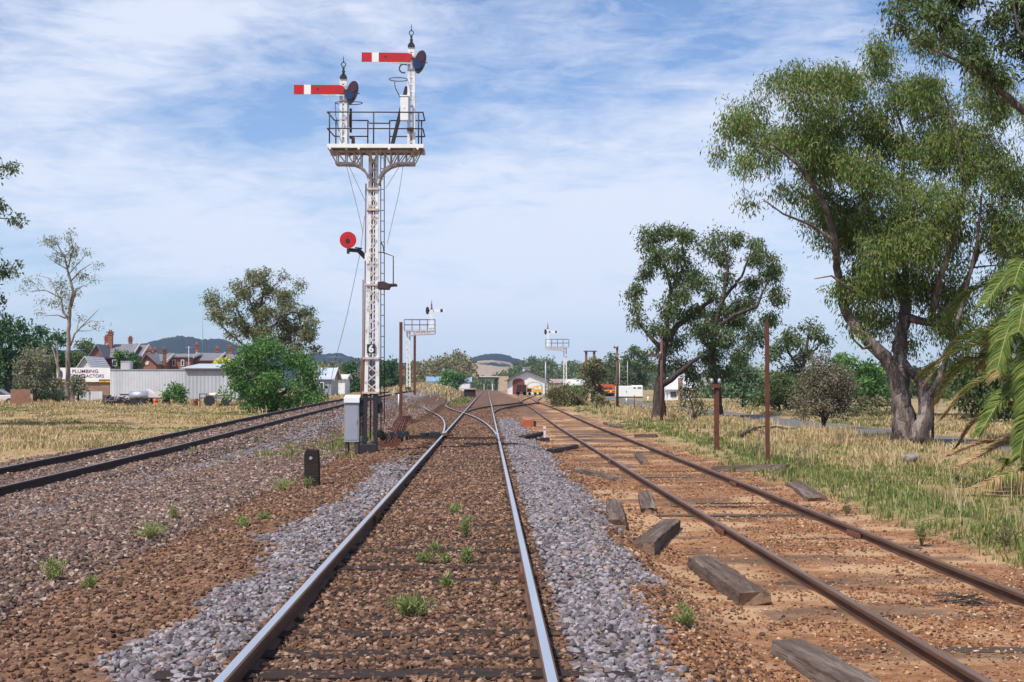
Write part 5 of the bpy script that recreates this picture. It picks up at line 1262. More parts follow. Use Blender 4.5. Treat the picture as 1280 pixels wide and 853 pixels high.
frond(f3((1290, 380, -.2), (1262, 347, -.5), (1235, 352, -.8), (1207, 384, -1)), .42, 0, .35)
frond(f3((1293, 372, .3), (1268, 350, .8), (1240, 362, 1.2), (1222, 392, 1.4)), .40, 0, .4)
frond(f3((1290, 420, -.4), (1258, 397, -.8), (1233, 412, -1.1), (1214, 462, -1.3)), .46, .0, .3)
frond(f3((1288, 430, .3), (1250, 412, .6), (1215, 430, .9), (1180, 482, 1.1)), .40, .18, .3)
frond(f3((1290, 440, .8), (1250, 428, 1.2), (1210, 450, 1.5), (1188, 470, 1.7)), .36, .15, .3)
frond(f3((1285, 480, -.4), (1255, 483, -.7), (1226, 503, -.9), (1200, 540, -1.0)), .42, .0, .3)
frond(f3((1285, 478, .2), (1250, 470, .3), (1215, 492, .4), (1192, 522, .5)), .40, .3, .3)
frond(f3((1285, 520, -.2), (1262, 545, -.4), (1225, 560, -.6), (1182, 582, -.7)), .34, .95, .25)
frond(f3((1285, 530, .2), (1262, 552, .3), (1235, 556, .4), (1198, 572, .5)), .34, 1.0, .25)
frond(f3((1285, 540, -.5), (1262, 582, -.9), (1225, 590, -1.2), (1172, 609, -1.4)), .36, .45, .85)
frond(f3((1290, 545, .1), (1275, 575, .2), (1262, 580, .2), (1248, 606, .2)), .32, .2, .3)
frond(f3((1290, 372, -.3), (1276, 335, -.6), (1254, 334, -.9), (1236, 362, -1.2)), .44, 0, .3)
frond(f3((1292, 400, -.5), (1270, 372, -1.0), (1246, 378, -1.4), (1228, 420, -1.7)), .46, 0, .3)
frond(f3((1290, 440, -.6), (1268, 432, -1.1), (1248, 452, -1.5), (1236, 505, -1.7)), .46, 0, .3)
frond(f3((1288, 455, .6), (1258, 446, 1.0), (1228, 462, 1.4), (1208, 505, 1.6)), .44, .1, .3)
frond(f3((1290, 490, -.5), (1270, 500, -.9), (1252, 525, -1.2), (1240, 565, -1.3)), .40, .0, .3)
frond(f3((1292, 500, .4), (1268, 510, .7), (1240, 530, .9), (1222, 560, 1.0)), .36, .6, .3)
for k in range(14):
    a = random.uniform(-2.6, 2.6); e = random.uniform(.6, 1.6); L = random.uniform(1.1, 1.6)
    d = Vector((math.cos(a), math.sin(a), 0))
    frond([cr + Vector((0, 0, .1)), cr + d * L * .35 + Vector((0, 0, e * .7)), cr + d * L * .75 + Vector((0, 0, e * .75)), cr + d * L * 1.1 + Vector((0, 0, e * .75 - .75))], .42, .1, .3)
g0 = palm.location.z
mb = MB().lathe((cr.x, YP, g0), [(.42, -.1), (.36, .3), (.33, .9), (.36, 1.4), (.30, cr.z - g0), (.1, cr.z - g0 + .2)], 16)
for k in range(60):
    a = k * 2.4; z = .1 + k * (cr.z - g0 - .1) / 60
    mb.box((cr.x + .36 * math.cos(a), YP + .36 * math.sin(a), g0 + z), (.12, .14, .13), rz=a, ry=-.5)
mb.build('trunk', M_ptrunk, palm)

# nearer gum whose branches hang in at the top right corner
tree('gum_tree', 'gum tree branches with grey green leaves reaching in at the top right corner', (1480, 640, 24),
  [[(1480, 650, 22), (1470, 500, 19), (1440, 350, 16), (1400, 250, 12), (1350, 185, 9), (1310, 158, 7), (1280, 139, 5), (1253, 116, 4), (1232, 93, 3.2), (1193, 74, 2.2), (1147, 53, 1.2)],
   [(1232, 93, 2.6), (1215, 70, 2.2, .3), (1197, 46, 1.7, .4), (1176, 14, 1, .5)], [(1350, 185, 6), (1310, 110, 4, -.5), (1280, 77, 3, -.6), (1256, 48, 1.6, -.6), (1250, 10, .8, -.6)], [(1400, 250, 8), (1380, 120, 6, .5), (1360, 0, 3, 1)]],
  [(1122, 12, 9, 12), (1132, 30, 12, 9), (1145, 22, 12, 12, .8), (1150, 48, 14, 10, .8), (1172, 10, 12, 12), (1190, 22, 14, 14), (1206, 40, 12, 12), (1180, 45, 12, 10, .7), (1214, 62, 14, 10), (1230, 80, 14, 10), (1205, 82, 16, 10, .7), (1245, 98, 14, 12), (1258, 118, 10, 10, .8), (1252, 20, 12, 16), (1268, 10, 14, 14), (1258, 48, 12, 12, .8), (1275, 60, 12, 14, .8), (1290, 30, 20, 30), (1310, 70, 24, 24), (1340, 40, 40, 40), (1210, -10, 30, 14), (1150, -12, 24, 12)],
  B_gum, L_gumd, clump_r=.26, per=95, ll=.11, lw=.036, droop=.8, area=36, rdepth=.5, twig=.006)
# ------------------------------------------------------------------ hills and air
def hill(name, label, prof, Y, depth, mat, back=900):
    pxs = np.arange(prof[0][0], prof[-1][0] + 1, 2.0)
    top = np.interp(pxs, [p[0] for p in prof], [p[1] for p in prof])
    top = top - 2.2 * (fbm(pxs * .06, pxs * 0 + Y, 3, 5) - .5) - 1.6 * (vnoise(pxs * .45, pxs * 0, 8) - .5)
    ts = np.linspace(-1, .8, 30); V = []
    for t in ts:
        Yt = Y + t * (depth if t < 0 else back)
        for px, py in zip(pxs, top):
            p = P(px, py, Y); h = p.z * max(0, math.cos(t * math.pi / 2)) ** 1.1
            V.append((p.x * Yt / Y * 1.0, Yt, h - .5))
    V = np.array(V); V[:, 2] += (fbm(V[:, 0] * .012, V[:, 1] * .012, 31) - .5) * 14 * np.clip(V[:, 2] / 40, 0, 1)
    n = len(pxs); idx = np.arange(len(V)).reshape(-1, n)
    Fc = np.stack([idx[:-1, :-1], idx[:-1, 1:], idx[1:, 1:], idx[1:, :-1]], -1).reshape(-1, 4)
    return tag(np_mesh(name, V, Fc, mat, smooth=True), label, None, kind='structure')
def hill_mat(name, wood, grass, thr, zsplit=None):
    m, nt, out = new_mat(name); g = N(nt, 'ShaderNodeNewGeometry'); pos = g.outputs['Position']
    f = noise(nt, pos, .006, 5); 
    if zsplit:
        sp = N(nt, 'ShaderNodeSeparateXYZ'); nt.links.new(pos, sp.inputs[0])
        f = math_(nt, 'ADD', f, math_(nt, 'MULTIPLY', math_(nt, 'SUBTRACT', sp.outputs[2], zsplit[0]), zsplit[1]))
    k = ramp(nt, f, [(thr - .02, (0, 0, 0)), (thr + .02, (1, 1, 1))])
    w2 = mixc(nt, noise(nt, pos, .05, 5, .7), wood, tuple(c * .45 for c in wood))
    c = mixc(nt, k, grass, w2)
    b = N(nt, 'ShaderNodeBsdfPrincipled'); b.inputs['Roughness'].default_value = 1; b.inputs['Specular IOR Level'].default_value = 0
    bp = N(nt, 'ShaderNodeBump'); bp.inputs['Strength'].default_value = 1; bp.inputs['Distance'].default_value = 6
    nt.links.new(noise(nt, pos, .06, 4, .7), bp.inputs['Height']); nt.links.new(bp.outputs[0], b.inputs['Normal'])
    nt.links.new(c, b.inputs['Base Color']); nt.links.new(b.outputs[0], out.inputs[0]); return m
hill('hills', 'long dark wooded range of hills along the left skyline',
     [(-420, 447), (-200, 441), (60, 440), (120, 439), (175, 433), (205, 427), (222, 423), (236, 424), (252, 428), (275, 426), (300, 433), (330, 442), (370, 445), (398, 444), (425, 443), (450, 449), (500, 457), (560, 465), (640, 475)], 2700, 900, hill_mat('wooded_hill', (.028, .034, .032), (.16, .14, .08), .36))
hill('hills', 'tan grassy hill with a dark wooded top above the road bridge',
     [(500, 470), (545, 456), (572, 451), (588, 448), (606, 443.5), (620, 442), (634, 446), (648, 451), (662, 458), (690, 463), (760, 468), (900, 468), (1100, 466), (1400, 464), (1800, 466)], 3000, 1100, hill_mat('grassy_hill', (.026, .034, .032), (.31, .225, .15), .50, (37, .020)))
mh = bpy.data.materials.new('haze'); mh.use_nodes = True; nt = mh.node_tree; nt.nodes.clear(); out = N(nt, 'ShaderNodeOutputMaterial')
pv = N(nt, 'ShaderNodeVolumePrincipled'); pv.inputs['Color'].default_value = (.50, .70, 1, 1); pv.inputs['Density'].default_value = HAZE
nt.links.new(pv.outputs[0], out.inputs['Volume'])
if HAZE > 0:
    tag(MB().box2(-4500, 4500, -320, 5200, -3, 190).build('haze', mh), 'thin blue summer haze lying over the whole yard', None, kind='stuff')

# ------------------------------------------------------------------ buildings
M_brickb = brick('brown_brick', (.30, .17, .11), (.24, .13, .085), (.30, .24, .19))
M_brickr = brick('red_brick', (.29, .095, .062), (.23, .07, .05), (.32, .20, .15))
M_brickd = brick('dark_red_brick', (.20, .07, .05), (.14, .05, .04), (.2, .14, .1))
M_slate = pbr('grey_slate', (.19, .18, .20), (.13, .125, .14), 3, .6, stretch=(1, 1, 1), bump=.3, bscale=14)
M_iron = corrugated('grey_corrugated_iron', (.64, .645, .66), (.54, .545, .57), .15, 0)
M_iron2 = corrugated('lined_corrugated_iron', (.50, .51, .54), (.43, .44, .47), .36, 0)
M_roofl = corrugated('pale_iron_roof', (.48, .52, .58), (.40, .44, .50), .15, 0)
M_roofw = corrugated('whitish_iron_roof', (.66, .66, .66), (.56, .55, .55), .15, 0, stains=(.42, .32, .26))
M_fascia = pbr('brown_fascia', (.10, .075, .07), (.07, .05, .05), 3, .6)
M_cream = pbr('cream_trim', (.70, .64, .55), (.62, .55, .46), 3, .6)
M_wallw = pbr('whitewashed_wall', (.80, .80, .80), (.70, .70, .70), 2, .8, stains=(.45, .40, .36))
M_dark = pbr('dark_opening', (.018, .016, .016), (.03, .026, .026), 3, .8)
M_win = glass('window_glass', (.04, .05, .06))
M_purple = pbr('purple_lettering', (.17, .035, .13), (.15, .03, .12), 3, .5)
M_navy = pbr('navy_logo_paint', (.04, .03, .20), (.05, .04, .24), 3, .5)
M_yel = pbr('yellow_paint', (.78, .48, .04), (.65, .36, .03), 4, .5, stains=(.3, .18, .05))
M_dkred = pbr('maroon_paint', (.16, .025, .03), (.13, .02, .025), 4, .5)
M_orange = pbr('orange_red_paint', (.66, .10, .035), (.54, .08, .03), 3, .45, stains=(.3, .07, .04))
M_wagond = pbr('dark_wagon_paint', (.075, .028, .022), (.05, .02, .016), 3, .8)
M_wagonr = pbr('oxide_red_wagon_paint', (.24, .06, .04), (.16, .04, .03), 3, .75, stains=(.06, .03, .025))
M_conc = pbr('tan_concrete', (.55, .43, .30), (.44, .33, .23), .8, .9, stains=(.30, .22, .16), stain_scale=.5)
M_tyre = pbr('tyre_rubber', (.02, .02, .021), (.03, .03, .03), 5, .9)
M_silver = pbr('galvanised_steel', (.62, .64, .68), (.50, .52, .56), 3, .3, .7)
M_pinkr = corrugated('pinkish_iron_roof', (.40, .30, .27), (.32, .23, .20), .15, 0)
M_blueroof = corrugated('pale_blue_roof', (.22, .33, .46), (.18, .28, .40), .2, 0)
M_pole = pbr('rusty_rail_post', (.15, .060, .042), (.095, .038, .028), 6, .85, 0, .25, .4, 30)
M_polew = pbr('brown_timber_pole', (.16, .085, .062), (.11, .055, .042), 5, .9, 0, .2, .4, 20, stretch=(2, 2, .3))
M_poleg = pbr('grey_steel_pole', (.40, .42, .45), (.33, .35, .38), 4, .5, .3)
M_tarp = pbr('pale_tarpaulin', (.72, .66, .63), (.6, .52, .48), 2, .8)

def b2px(mb, px0, px1, py_top, py_bot, Y, d=.3, ground=False):
    """box whose camera face covers the pixel rectangle at depth Y"""
    zb = gz1(X((px0 + px1) / 2, Y), Y) - .15 if ground else Z(py_bot, Y)
    return mb.box2(X(px0, Y), X(px1, Y), Y, Y + d, zb, Z(py_top, Y))
def root_at(name, px, Y, label, cat, group=None): return empty(name, (X(px, Y), Y, gz1(X(px, Y), Y)), label, cat, group)
def chimney(px0, px1, pt, pb, Y, parent, mat, w=None):
    mb = MB(); x0, x1 = X(px0, Y), X(px1, Y); zt, zb = Z(pt, Y), Z(pb, Y); w = w or (x1 - x0)
    mb.box2(x0, x1, Y, Y + w, zb - .5, zt).box2(x0 - .07, x1 + .07, Y - .07, Y + w + .07, zt - .32, zt - .18).box2(x0 - .1, x1 + .1, Y - .1, Y + w + .1, zt - .003, zt + .1)
    for k in (.3, .7): mb.lathe((x0 + (x1 - x0) * k, Y + w / 2, zt + .1), [(.12, 0), (.09, .25)], 8)
    return mb.build('chimney', mat, parent)
def window(px0, px1, pt, pb, Y, parent, frame=None):
    x0, x1, z0, z1 = X(px0, Y), X(px1, Y), Z(pb, Y), Z(pt, Y)
    mb = MB(); t = .07
    for a in ((x0, x1, z1 - t, z1), (x0, x1, z0, z0 + t), (x0, x0 + t, z0 + t, z1 - t), (x1 - t, x1, z0 + t, z1 - t)): mb.box2(a[0], a[1], Y - .05, Y + .03, a[2], a[3])
    f = mb.build('window', frame or M_whiteclean, parent)
    MB().box2(x0 + t, x1 - t, Y - .03, Y - .012, z0 + t, z1 - t).build('pane', M_win, f)
def gable_x(px0, px1, pe, pr, Y, dep, parent, wall, roof, over=.25):
    """house with its ridge left to right: front eave at pe, ridge at pr (drawn at the ridge's own depth)"""
    x0, x1 = X(px0, Y), X(px1, Y); ze = Z(pe, Y); zr = Z(pr, Y + dep / 2); g = gz1((x0 + x1) / 2, Y) - .2
    poly = [(Y, g), (Y + dep, g), (Y + dep, ze), (Y + dep / 2, zr - .08), (Y, ze)]
    MB().prism(poly, 'x', x0 + .1, x1 - .1).build('wall', wall, parent)
    sl = (zr - ze) / (dep / 2)
    pr_ = [(Y - over, ze - over * sl), (Y + dep / 2, zr), (Y + dep + over, ze - over * sl), (Y + dep + over, ze - over * sl + .10), (Y + dep / 2, zr + .10), (Y - over, ze - over * sl + .10)]
    r = MB().prism(pr_, 'x', x0 - over, x1 + over).build('roof', roof, parent)
    for xx in (x0 - over - .06, x1 + over):
        q = [(a, b2 + (.12 if i > 2 else -.1)) for i, (a, b2) in enumerate(pr_)]
        MB().prism(q, 'x', xx, xx + .06).build('bargeboard', M_cream, r)
    return r
def gable_y(px0, px1, pe, pr, Y, dep, parent, wall, roof, over=.3, apex=None):
    """gable end towards the camera"""
    x0, x1 = X(px0, Y), X(px1, Y); ze, zr = Z(pe, Y), Z(pr, Y); xa = X(apex, Y) if apex else (x0 + x1) / 2; g = gz1(xa, Y) - .2
    MB().prism([(x0, g), (x1, g), (x1, ze), (xa, zr - .1), (x0, ze)], 'y', Y, Y + dep).build('wall', wall, parent)
    sl, sr = (zr - ze) / (xa - x0), (zr - ze) / (x1 - xa)
    r = MB().prism([(x0 - over, ze - over * sl), (xa, zr), (x1 + over, ze - over * sr), (x1 + over, ze - over * sr + .14), (xa, zr + .16), (x0 - over, ze - over * sl + .14)], 'y', Y - over, Y + dep + over).build('roof', roof, parent)
    return r

# plumbing shop
YB = 140
shop = root_at('shop_building', 105, YB, 'low brown brick plumbing shop with a white lettered sign along its front', 'shop')
b2px(MB(), 70, 137, 460.5, 505, YB, 9, True).build('wall', M_brickb, shop)
sg = b2px(MB(), 71, 137.4, 460, 477, YB - .1, .09).build('sign', M_whiteclean, shop)
def lett(body, px0, px1, py, Yt, parent, mat, hpx, name='lettering', bold=.004):
    x0, x1 = X(px0, Yt), X(px1, Yt)
    o = text_mesh(body, name, mat, parent, ((x0 + x1) / 2, Yt, Z(py, Yt)), hpx * Yt / F * 1.3, bold=bold)
    w_ = max(v.co.x for v in o.data.vertices) - min(v.co.x for v in o.data.vertices)
    o.scale.x = (x1 - x0) / w_
    return o
lett('PLUMBING', 90, 122.5, 464.6, YB - .115, sg, M_purple, 4.6)
lett('CONTRACTORS', 87, 129.8, 470.4, YB - .115, sg, M_purple, 4.3)
MB().prism([(X(74, YB), Z(472, YB)), (X(78.5, YB), Z(472, YB)), (X(78.5, YB), Z(466, YB)), (X(77, YB), Z(463, YB)), (X(75, YB), Z(464, YB))], 'y', YB - .125, YB - .102).build('logo', M_navy, sg)
b2px(MB(), 71, 137.4, 474.6, 476.2, YB - .14, .035).build('maroon_stripe', M_dkred, sg)
b2px(MB(), 71, 137.4, 476.2, 478, YB - .14, .035).build('yellow_stripe', M_yel, sg)
b2px(MB(), 106.5, 123.5, 474.2, 477.6, YB - .18, .03).build('nameplate', M_whiteclean, sg)
b2px(MB(), 113, 128, 489.5, 505, YB - .06, .055, True).build('roller_door', M_iron, shop)
b2px(MB(), 94, 112, 490.5, 505, YB - .05, .045, True).build('grey_panel', M_iron2, shop)
b2px(MB(), 137.6, 231.5, 463, 505, YB - .3, 10, True).build('side_wall', M_iron, shop)
b2px(MB(), 137.2, 231.5, 461.8, 463, YB - .36, 10).build('capping', M_silver, shop)
shed = root_at('iron_shed', 258, YB - 3, 'grey lined iron shed with a brown fascia beside the large green bush', 'shed')
b2px(MB(), 231.8, 300, 463, 505, YB - 3, 9, True).build('wall', M_iron2, shed)
b2px(MB(), 231, 301, 461.0, 463.3, YB - 3.25, .2).build('fascia', M_fascia, shed)
x0, x1 = X(233, YB), X(300, YB); zr_ = Z(461.2, YB - 3)
MB().prism([(YB - 3, zr_), (YB + 6, zr_ + .55), (YB + 6, zr_ + .62), (YB - 3, zr_ + .07)], 'x', x0, x1).build('roof', M_roofl, shed)
ac = root_at('air_cooler', 156.5, YB + 2, 'pale boxy air cooler on the roof of the shop', 'air cooler')
b2px(MB(), 150.5, 163, 452.5, 463, YB + 2, .95).build('case', M_poleg, ac)
mb = MB()
for k in range(6): b2px(mb, 151.6, 161.9, 454 + k * 1.4, 454.7 + k * 1.4, YB + 1.95, .06)
mb.build('louvre', M_tarp, ac); b2px(MB(), 150, 163.5, 451.6, 452.5, YB + 1.95, 1.05).build('lid', M_poleg, ac)
# houses behind
h = root_at('house', 150, 180, 'old house with grey slate roof, cream bargeboards and tall brick chimneys', 'house')
gable_x(126, 162, 447, 431.5, 182, 8, h, M_brickd, M_slate)
gable_x(163, 175, 445, 432.5, 184, 7, h, M_brickd, M_slate)
gable_y(113, 127, 443, 432, 179, 7, h, M_brickd, M_slate, apex=121)
chimney(134, 139.6, 416, 434, 184.5, h, M_brickr); chimney(130, 133.8, 422, 433, 186, h, M_brickr); chimney(160, 164, 423.5, 433, 187, h, M_brickr)
window(140, 146, 450, 458, 181.9, h); window(166, 171, 449, 457, 183.9, h)
h = root_at('house', 192, 172, 'red brick house with a steep front gable and short chimneys', 'house')
gable_y(176, 195, 454, 443.5, 170, 8, h, M_brickr, M_slate, apex=183)
gable_x(190, 206, 452, 444, 173, 7, h, M_brickr, M_slate)
chimney(184.5, 188, 438.5, 446, 176, h, M_brickr); chimney(191.5, 195, 438.5, 446, 176.5, h, M_brickr); chimney(203, 206.8, 438, 452, 171, h, M_brickd)
MB().disc((X(183.5, 170), 169.97, Z(454, 170)), .25, .05).build('gable_vent', M_cream, h)
h = root_at('brick_building', 224, 176, 'long red brick building with a shallow slate roof behind the corrugated wall', 'building')
gable_x(207, 239, 447, 443.5, 176, 8, h, M_brickr, M_slate); window(215, 219, 450, 458, 175.9, h); window(226, 230, 450, 458, 175.9, h)
h = root_at('house', 256, 178, 'brick house with wide slate roof and pale yellow tree before it', 'house')
gable_x(240, 270, 451, 442.5, 178, 9, h, M_brickr, M_slate); chimney(243.5, 247.2, 432, 443, 183, h, M_brickr)
gable_x(271, 300, 452, 444, 181, 9, h, M_brickr, M_slate); chimney(269, 273, 437, 445.5, 184, h, M_brickr); chimney(285, 289.5, 435, 445.5, 186, h, M_brickr)
tree('tree', 'yellow flowering tree in front of the wide slate roof', (275, 480, 160), [[(275, 482, 1.2), (275, 460, .8)]], [(272, 453, 7, 4), (281, 453, 6, 4), (276, 458, 9, 4)], B_dark, L_yel, clump_r=.6, per=80, ll=.35, lw=.2, area=8)
tree('tree', 'small dark tree between the slate roofed house and the air cooler', (150, 480, 168), [[(150, 481, 1.2), (150, 460, .8)]], [(149, 444, 5, 5), (153, 442, 4, 5), (151, 451, 6, 6)], B_dark, L_bush, clump_r=.5, per=70, ll=.35, lw=.18, area=8)
tree('tree', 'dark tree before the right end of the slate roofed house', (168, 480, 166), [[(168, 481, 1.2), (168, 460, .8)]], [(164, 447, 4, 6), (170, 452, 7, 6), (166, 457, 8, 5)], B_dark, L_dk, clump_r=.5, per=80, ll=.35, lw=.18, area=8)
h = root_at('cottage', 104, 172, 'small white gabled cottage behind the plumbing shop', 'cottage')
gable_y(97, 114, 459, 447, 170, 8, h, M_wallw, M_roofw, apex=106)
h = root_at('cottage', 407, 165, 'cottage with a pale iron roof just right of the large green bush', 'cottage')
gable_x(396, 415, 474, 461, 165, 8, h, M_cab, M_roofl); window(400, 405, 478, 486, 164.9, h)
h = root_at('cottage', 424, 200, 'long low cottage roof seen left of the signal mast', 'cottage'); gable_x(412, 432, 474, 469, 200, 7, h, M_wallw, M_roofw)
a = root_at('aerial', 236, 150, 'white television aerial on a pole behind the grey iron shed', 'aerial')
MB().tube([P(236, 480, 150), P(236, 433, 150)], .05, 6).build('pole', M_poleg, a)
mb = MB().beam(P(231.5, 434.5, 150), P(241, 434.5, 150), .03)
for k in range(5): mb.beam(P(232 + k * 2.1, 434.5, 149.4), P(232 + k * 2.1, 434.5, 150.6), .025)
mb.build('antenna', M_poleg, a)
a = root_at('radio_mast', 253, 190, 'very thin radio mast rising behind the brick houses', 'radio mast')
mb = MB().tube([P(253.2, 470, 190), P(253.2, 366, 190)], .028, 5)
for k in (400, 430): mb.tube([P(253.2, k - 30, 190), P(253.2 + 1.0, k, 190)], .012, 4)
mb.build('mast', M_poleg, a)
# fence, car and yard junk
f = root_at('fence', 25, 118, 'short brown paling fence at the left edge of the paddock', 'fence')
mb = MB()
for k in range(16): b2px(mb, 13.2 + k * 1.55, 14.65 + k * 1.55, 487 - random.uniform(0, .6), 507, 118, .03, True)
mb.build('palings', pbr('brown_paling', (.30, .15, .10), (.22, .11, .075), 3, .9), f); b2px(MB(), 13, 38, 491, 492.4, 118.05, .06).build('rail', M_sleeper, f)
car = root_at('parked_car', 2, 124, 'pale parked car half hidden behind the brown paling fence', 'car')
yc = 124; zc = car.location.z; xc = X(-8, yc)
MB().prism([(xc - 2.2, zc + .3), (xc + 2.1, zc + .3), (xc + 2.2, zc + .75), (xc + 1.3, zc + .9), (xc - 2.1, zc + .95), (xc - 2.25, zc + .7)], 'y', yc, yc + 1.7).build('body', M_tarp, car, bevel=.06)
MB().prism([(xc - 1.9, zc + .9), (xc - 1.5, zc + 1.4), (xc + .3, zc + 1.4), (xc + 1.1, zc + .9)], 'y', yc + .1, yc + 1.6).build('cabin', M_win, car)
MB().box2(xc - 1.4, xc + .3, yc + .12, yc + 1.58, zc + 1.39, zc + 1.46).build('roof', M_tarp, car)
for dx_ in (-1.4, 1.35): MB().disc((xc + dx_, yc + .08, zc + .32), .32, .2).build('wheel', M_tyre, car)
def wheel(parent, px, py, Y, r): MB().disc((X(px, Y), Y - .05, gz1(X(px, Y), Y) + r), r, .2).build('wheel', M_tyre, parent)
t = root_at('water_tank', 173, 118, 'shiny silver tank on a small wheeled trailer in front of the iron wall', 'tank trailer')
MB().tube([P(162, 494.5, 118), P(162.6, 494.5, 118), P(184.4, 494.5, 118), P(185, 494.5, 118)], [.2, .36, .36, .2], 20).build('tank', M_silver, t)
b2px(MB(), 160, 188, 500, 501.4, 117.7, .7).build('chassis', M_dark, t); wheel(t, 168, 0, 117.6, .3); wheel(t, 177, 0, 117.6, .3)
t = root_at('trailer', 200, 119, 'flat trailer carrying a humped white tarpaulin beside the round green bush', 'trailer')
mb = MB().prism([(X(188, 119), Z(497, 119)), (X(216, 119), Z(497, 119)), (X(210, 119), Z(494.5, 119)), (X(202, 119), Z(491, 119)), (X(198, 119), Z(488.5, 119)), (X(193, 119), Z(492, 119)), (X(187, 119), Z(488, 119)), (X(184, 119), Z(486.5, 119)), (X(183, 119), Z(490, 119))], 'y', 118.6, 119.8)
mb.build('tarpaulin', M_tarp, t); b2px(MB(), 185, 217, 497.1, 498.6, 118.5, 1.4).build('bed', M_sleeper, t); wheel(t, 192, 0, 118.4, .32); wheel(t, 208, 0, 118.4, .32)
t = root_at('trailer', 268, 118, 'frame trailer with a pale rolled load beside the large green bush', 'trailer')
MB().tube([P(261, 494, 118), P(288, 493, 118)], .16, 12).build('rolled_load', M_tarp, t)
mb = MB(); b2px(mb, 249, 291, 497, 498.4, 117.6, 1.0)
for px in (249.5, 258, 270, 280, 289): b2px(mb, px - .5, px + .5, 492, 502, 117.6, .06)
b2px(mb, 249, 262, 492.2, 493.2, 117.58, .05); b2px(mb, 270, 290, 490.3, 491, 117.58, .05)
mb.build('frame', M_fascia, t); wheel(t, 262, 0, 117.5, .45); wheel(t, 282, 0, 117.5, .34)
t = root_at('scrap_heap', 145, 120, 'low heap of dark scrap iron and pipes beside the roller door', 'scrap heap')
mb = MB()
for k in range(26):
    p = P(random.uniform(130, 160), random.uniform(497, 504), 120 + random.uniform(-.8, .8)); d = Vector((random.uniform(-1, 1), random.uniform(-.6, .6), random.uniform(-.15, .5))) * .6
    mb.tube([p - d, p + d], random.uniform(.04, .11), 6)
b2px(mb, 150, 164, 492.5, 494.5, 120, .8); b2px(mb, 128, 137, 494, 500, 120, .6)
mb.build('scrap_heap_body', M_fascia, t)
for px, c, lab in ((194.5, M_orange, 'orange'), (244.5, M_dkred, 'reddish')):
    t = root_at('steel_drum', px, 117, '%s drum standing in the dry grass %s' % (lab, 'before the tarpaulin trailer' if lab == 'orange' else 'left of the frame trailer'), 'drum')
    MB().lathe(Vector((X(px, 117), 117, t.location.z)), [(.2, -.05), (.2, .2), (.215, .22), (.2, .24), (.2, .42), (.215, .44), (.2, .46), (.2, .62), (.18, .63)], 14).build('drum_body', c, t)

# ------------------------------------------------------------------ bridge, goods shed, rolling stock
YR = 560
br = root_at('road_bridge', 606, YR, 'road bridge on piers crossing over the far end of the tracks', 'bridge')
gb = gz1(0, YR)
mb = MB().box2(X(583, YR), X(623.5, YR), YR, YR + 8, Z(473.6, YR), Z(471.2, YR)); mb.build('deck', M_fascia, br)
MB().box2(X(583, YR), X(623.5, YR), YR - .25, YR - .02, Z(471.6, YR), Z(470.4, YR)).build('parapet', M_cream, br)
for px in (589, 605, 615.5): MB().box2(X(px - .7, YR), X(px + .7, YR), YR + 1, YR + 6, gb - .2, Z(473.5, YR)).build('pier', M_wallw if px > 610 else M_conc, br)
MB().prism([(X(622, YR), gb - .2), (X(636, YR), gb - .2), (X(635.5, YR), Z(470.6, YR)), (X(624, YR), Z(470.6, YR))], 'y', YR - 3, YR + 10).build('abutment', M_conc, br)
MB().box2(X(618.5, YR), X(621.9, YR), YR + .5, YR + 8, gb - .2, Z(473.7, YR)).build('pier', M_dark, br)
YS = 300
gs_ = root_at('goods_shed', 660, YS, 'white goods shed with dark gable roof, arched doorway and roof ventilator', 'goods shed')
gable_y(636.5, 684.5, 474.6, 463.6, YS, 26, gs_, M_wallw, M_fascia, .7, apex=658.5)
g0 = gz1(X(655, YS), YS)
def arch(px0, px1, ptop, Y, mat, name, parent, d=.06):
    x0, x1 = X(px0, Y), X(px1, Y); r = (x1 - x0) / 2; zt = Z(ptop, Y); pl = [(x0, g0 - .1), (x1, g0 - .1)]
    pl += [((x0 + x1) / 2 + r * math.cos(t), zt - r * .55 + r * .55 * math.sin(t)) for t in np.linspace(0, math.pi, 12)]
    return MB().prism(pl, 'y', Y - d, Y - .003).build(name, mat, parent)
arch(640.8, 655.6, 473.4, YS, M_wagonr, 'door', gs_)
arch(657.8, 678.3, 477.3, YS, M_conc, 'door_surround', gs_, .05); arch(660, 676.6, 478.6, YS - .06, M_wallw, 'painted_opening_light', gs_, .04)  # white plate in the doorway stands in for the light seen inside
b2px(MB(), 654.6, 662.4, 459.6, 464.2, YS + 6, 8).build('ventilator', M_wallw, gs_)
b2px(MB(), 654, 663, 458.9, 459.6, YS + 5.6, 8.8).build('ventilator_roof', M_poleg, gs_)
an = root_at('storage_building', 700, YS + 30, 'long low building with pinkish roof extending right of the goods shed', 'building')
gable_x(686, 716, 479, 474.5, YS + 30, 9, an, M_conc, M_pinkr)
wg = root_at('goods_wagon', 651.5, 262, 'rust red open goods wagon standing before the arched shed doorway', 'wagon')
gw = wg.location.z
b2px(MB(), 646, 658, 481, 488.6, 262, 7).build('body', M_wagond, wg)
mb = MB()
for k in (647, 650, 654, 657): b2px(mb, k - .25, k + .25, 481, 488.6, 261.9, .08)
mb.build('stanchion', M_wagond, wg)
b2px(MB(), 645.6, 658.4, 488.6, 490, 261.9, 7.2).build('underframe', M_dark, wg)
for s in (647.5, 656): MB().disc((X(s, 262), 263, gw + .38), .38, .14).build('wheel', M_dark, wg)
for s in (648.5, 655.5): MB().lathe(Vector((X(s, 262), 261.6, Z(489.4, 262))), [(.2, -.05), (.2, .05)], 10).build('buffer', M_dark, wg)
cr_ = root_at('yard_crane', 668, 264, 'small yellow yard crane tractor before the bright shed opening', 'crane')
gc = cr_.location.z; YC = 264
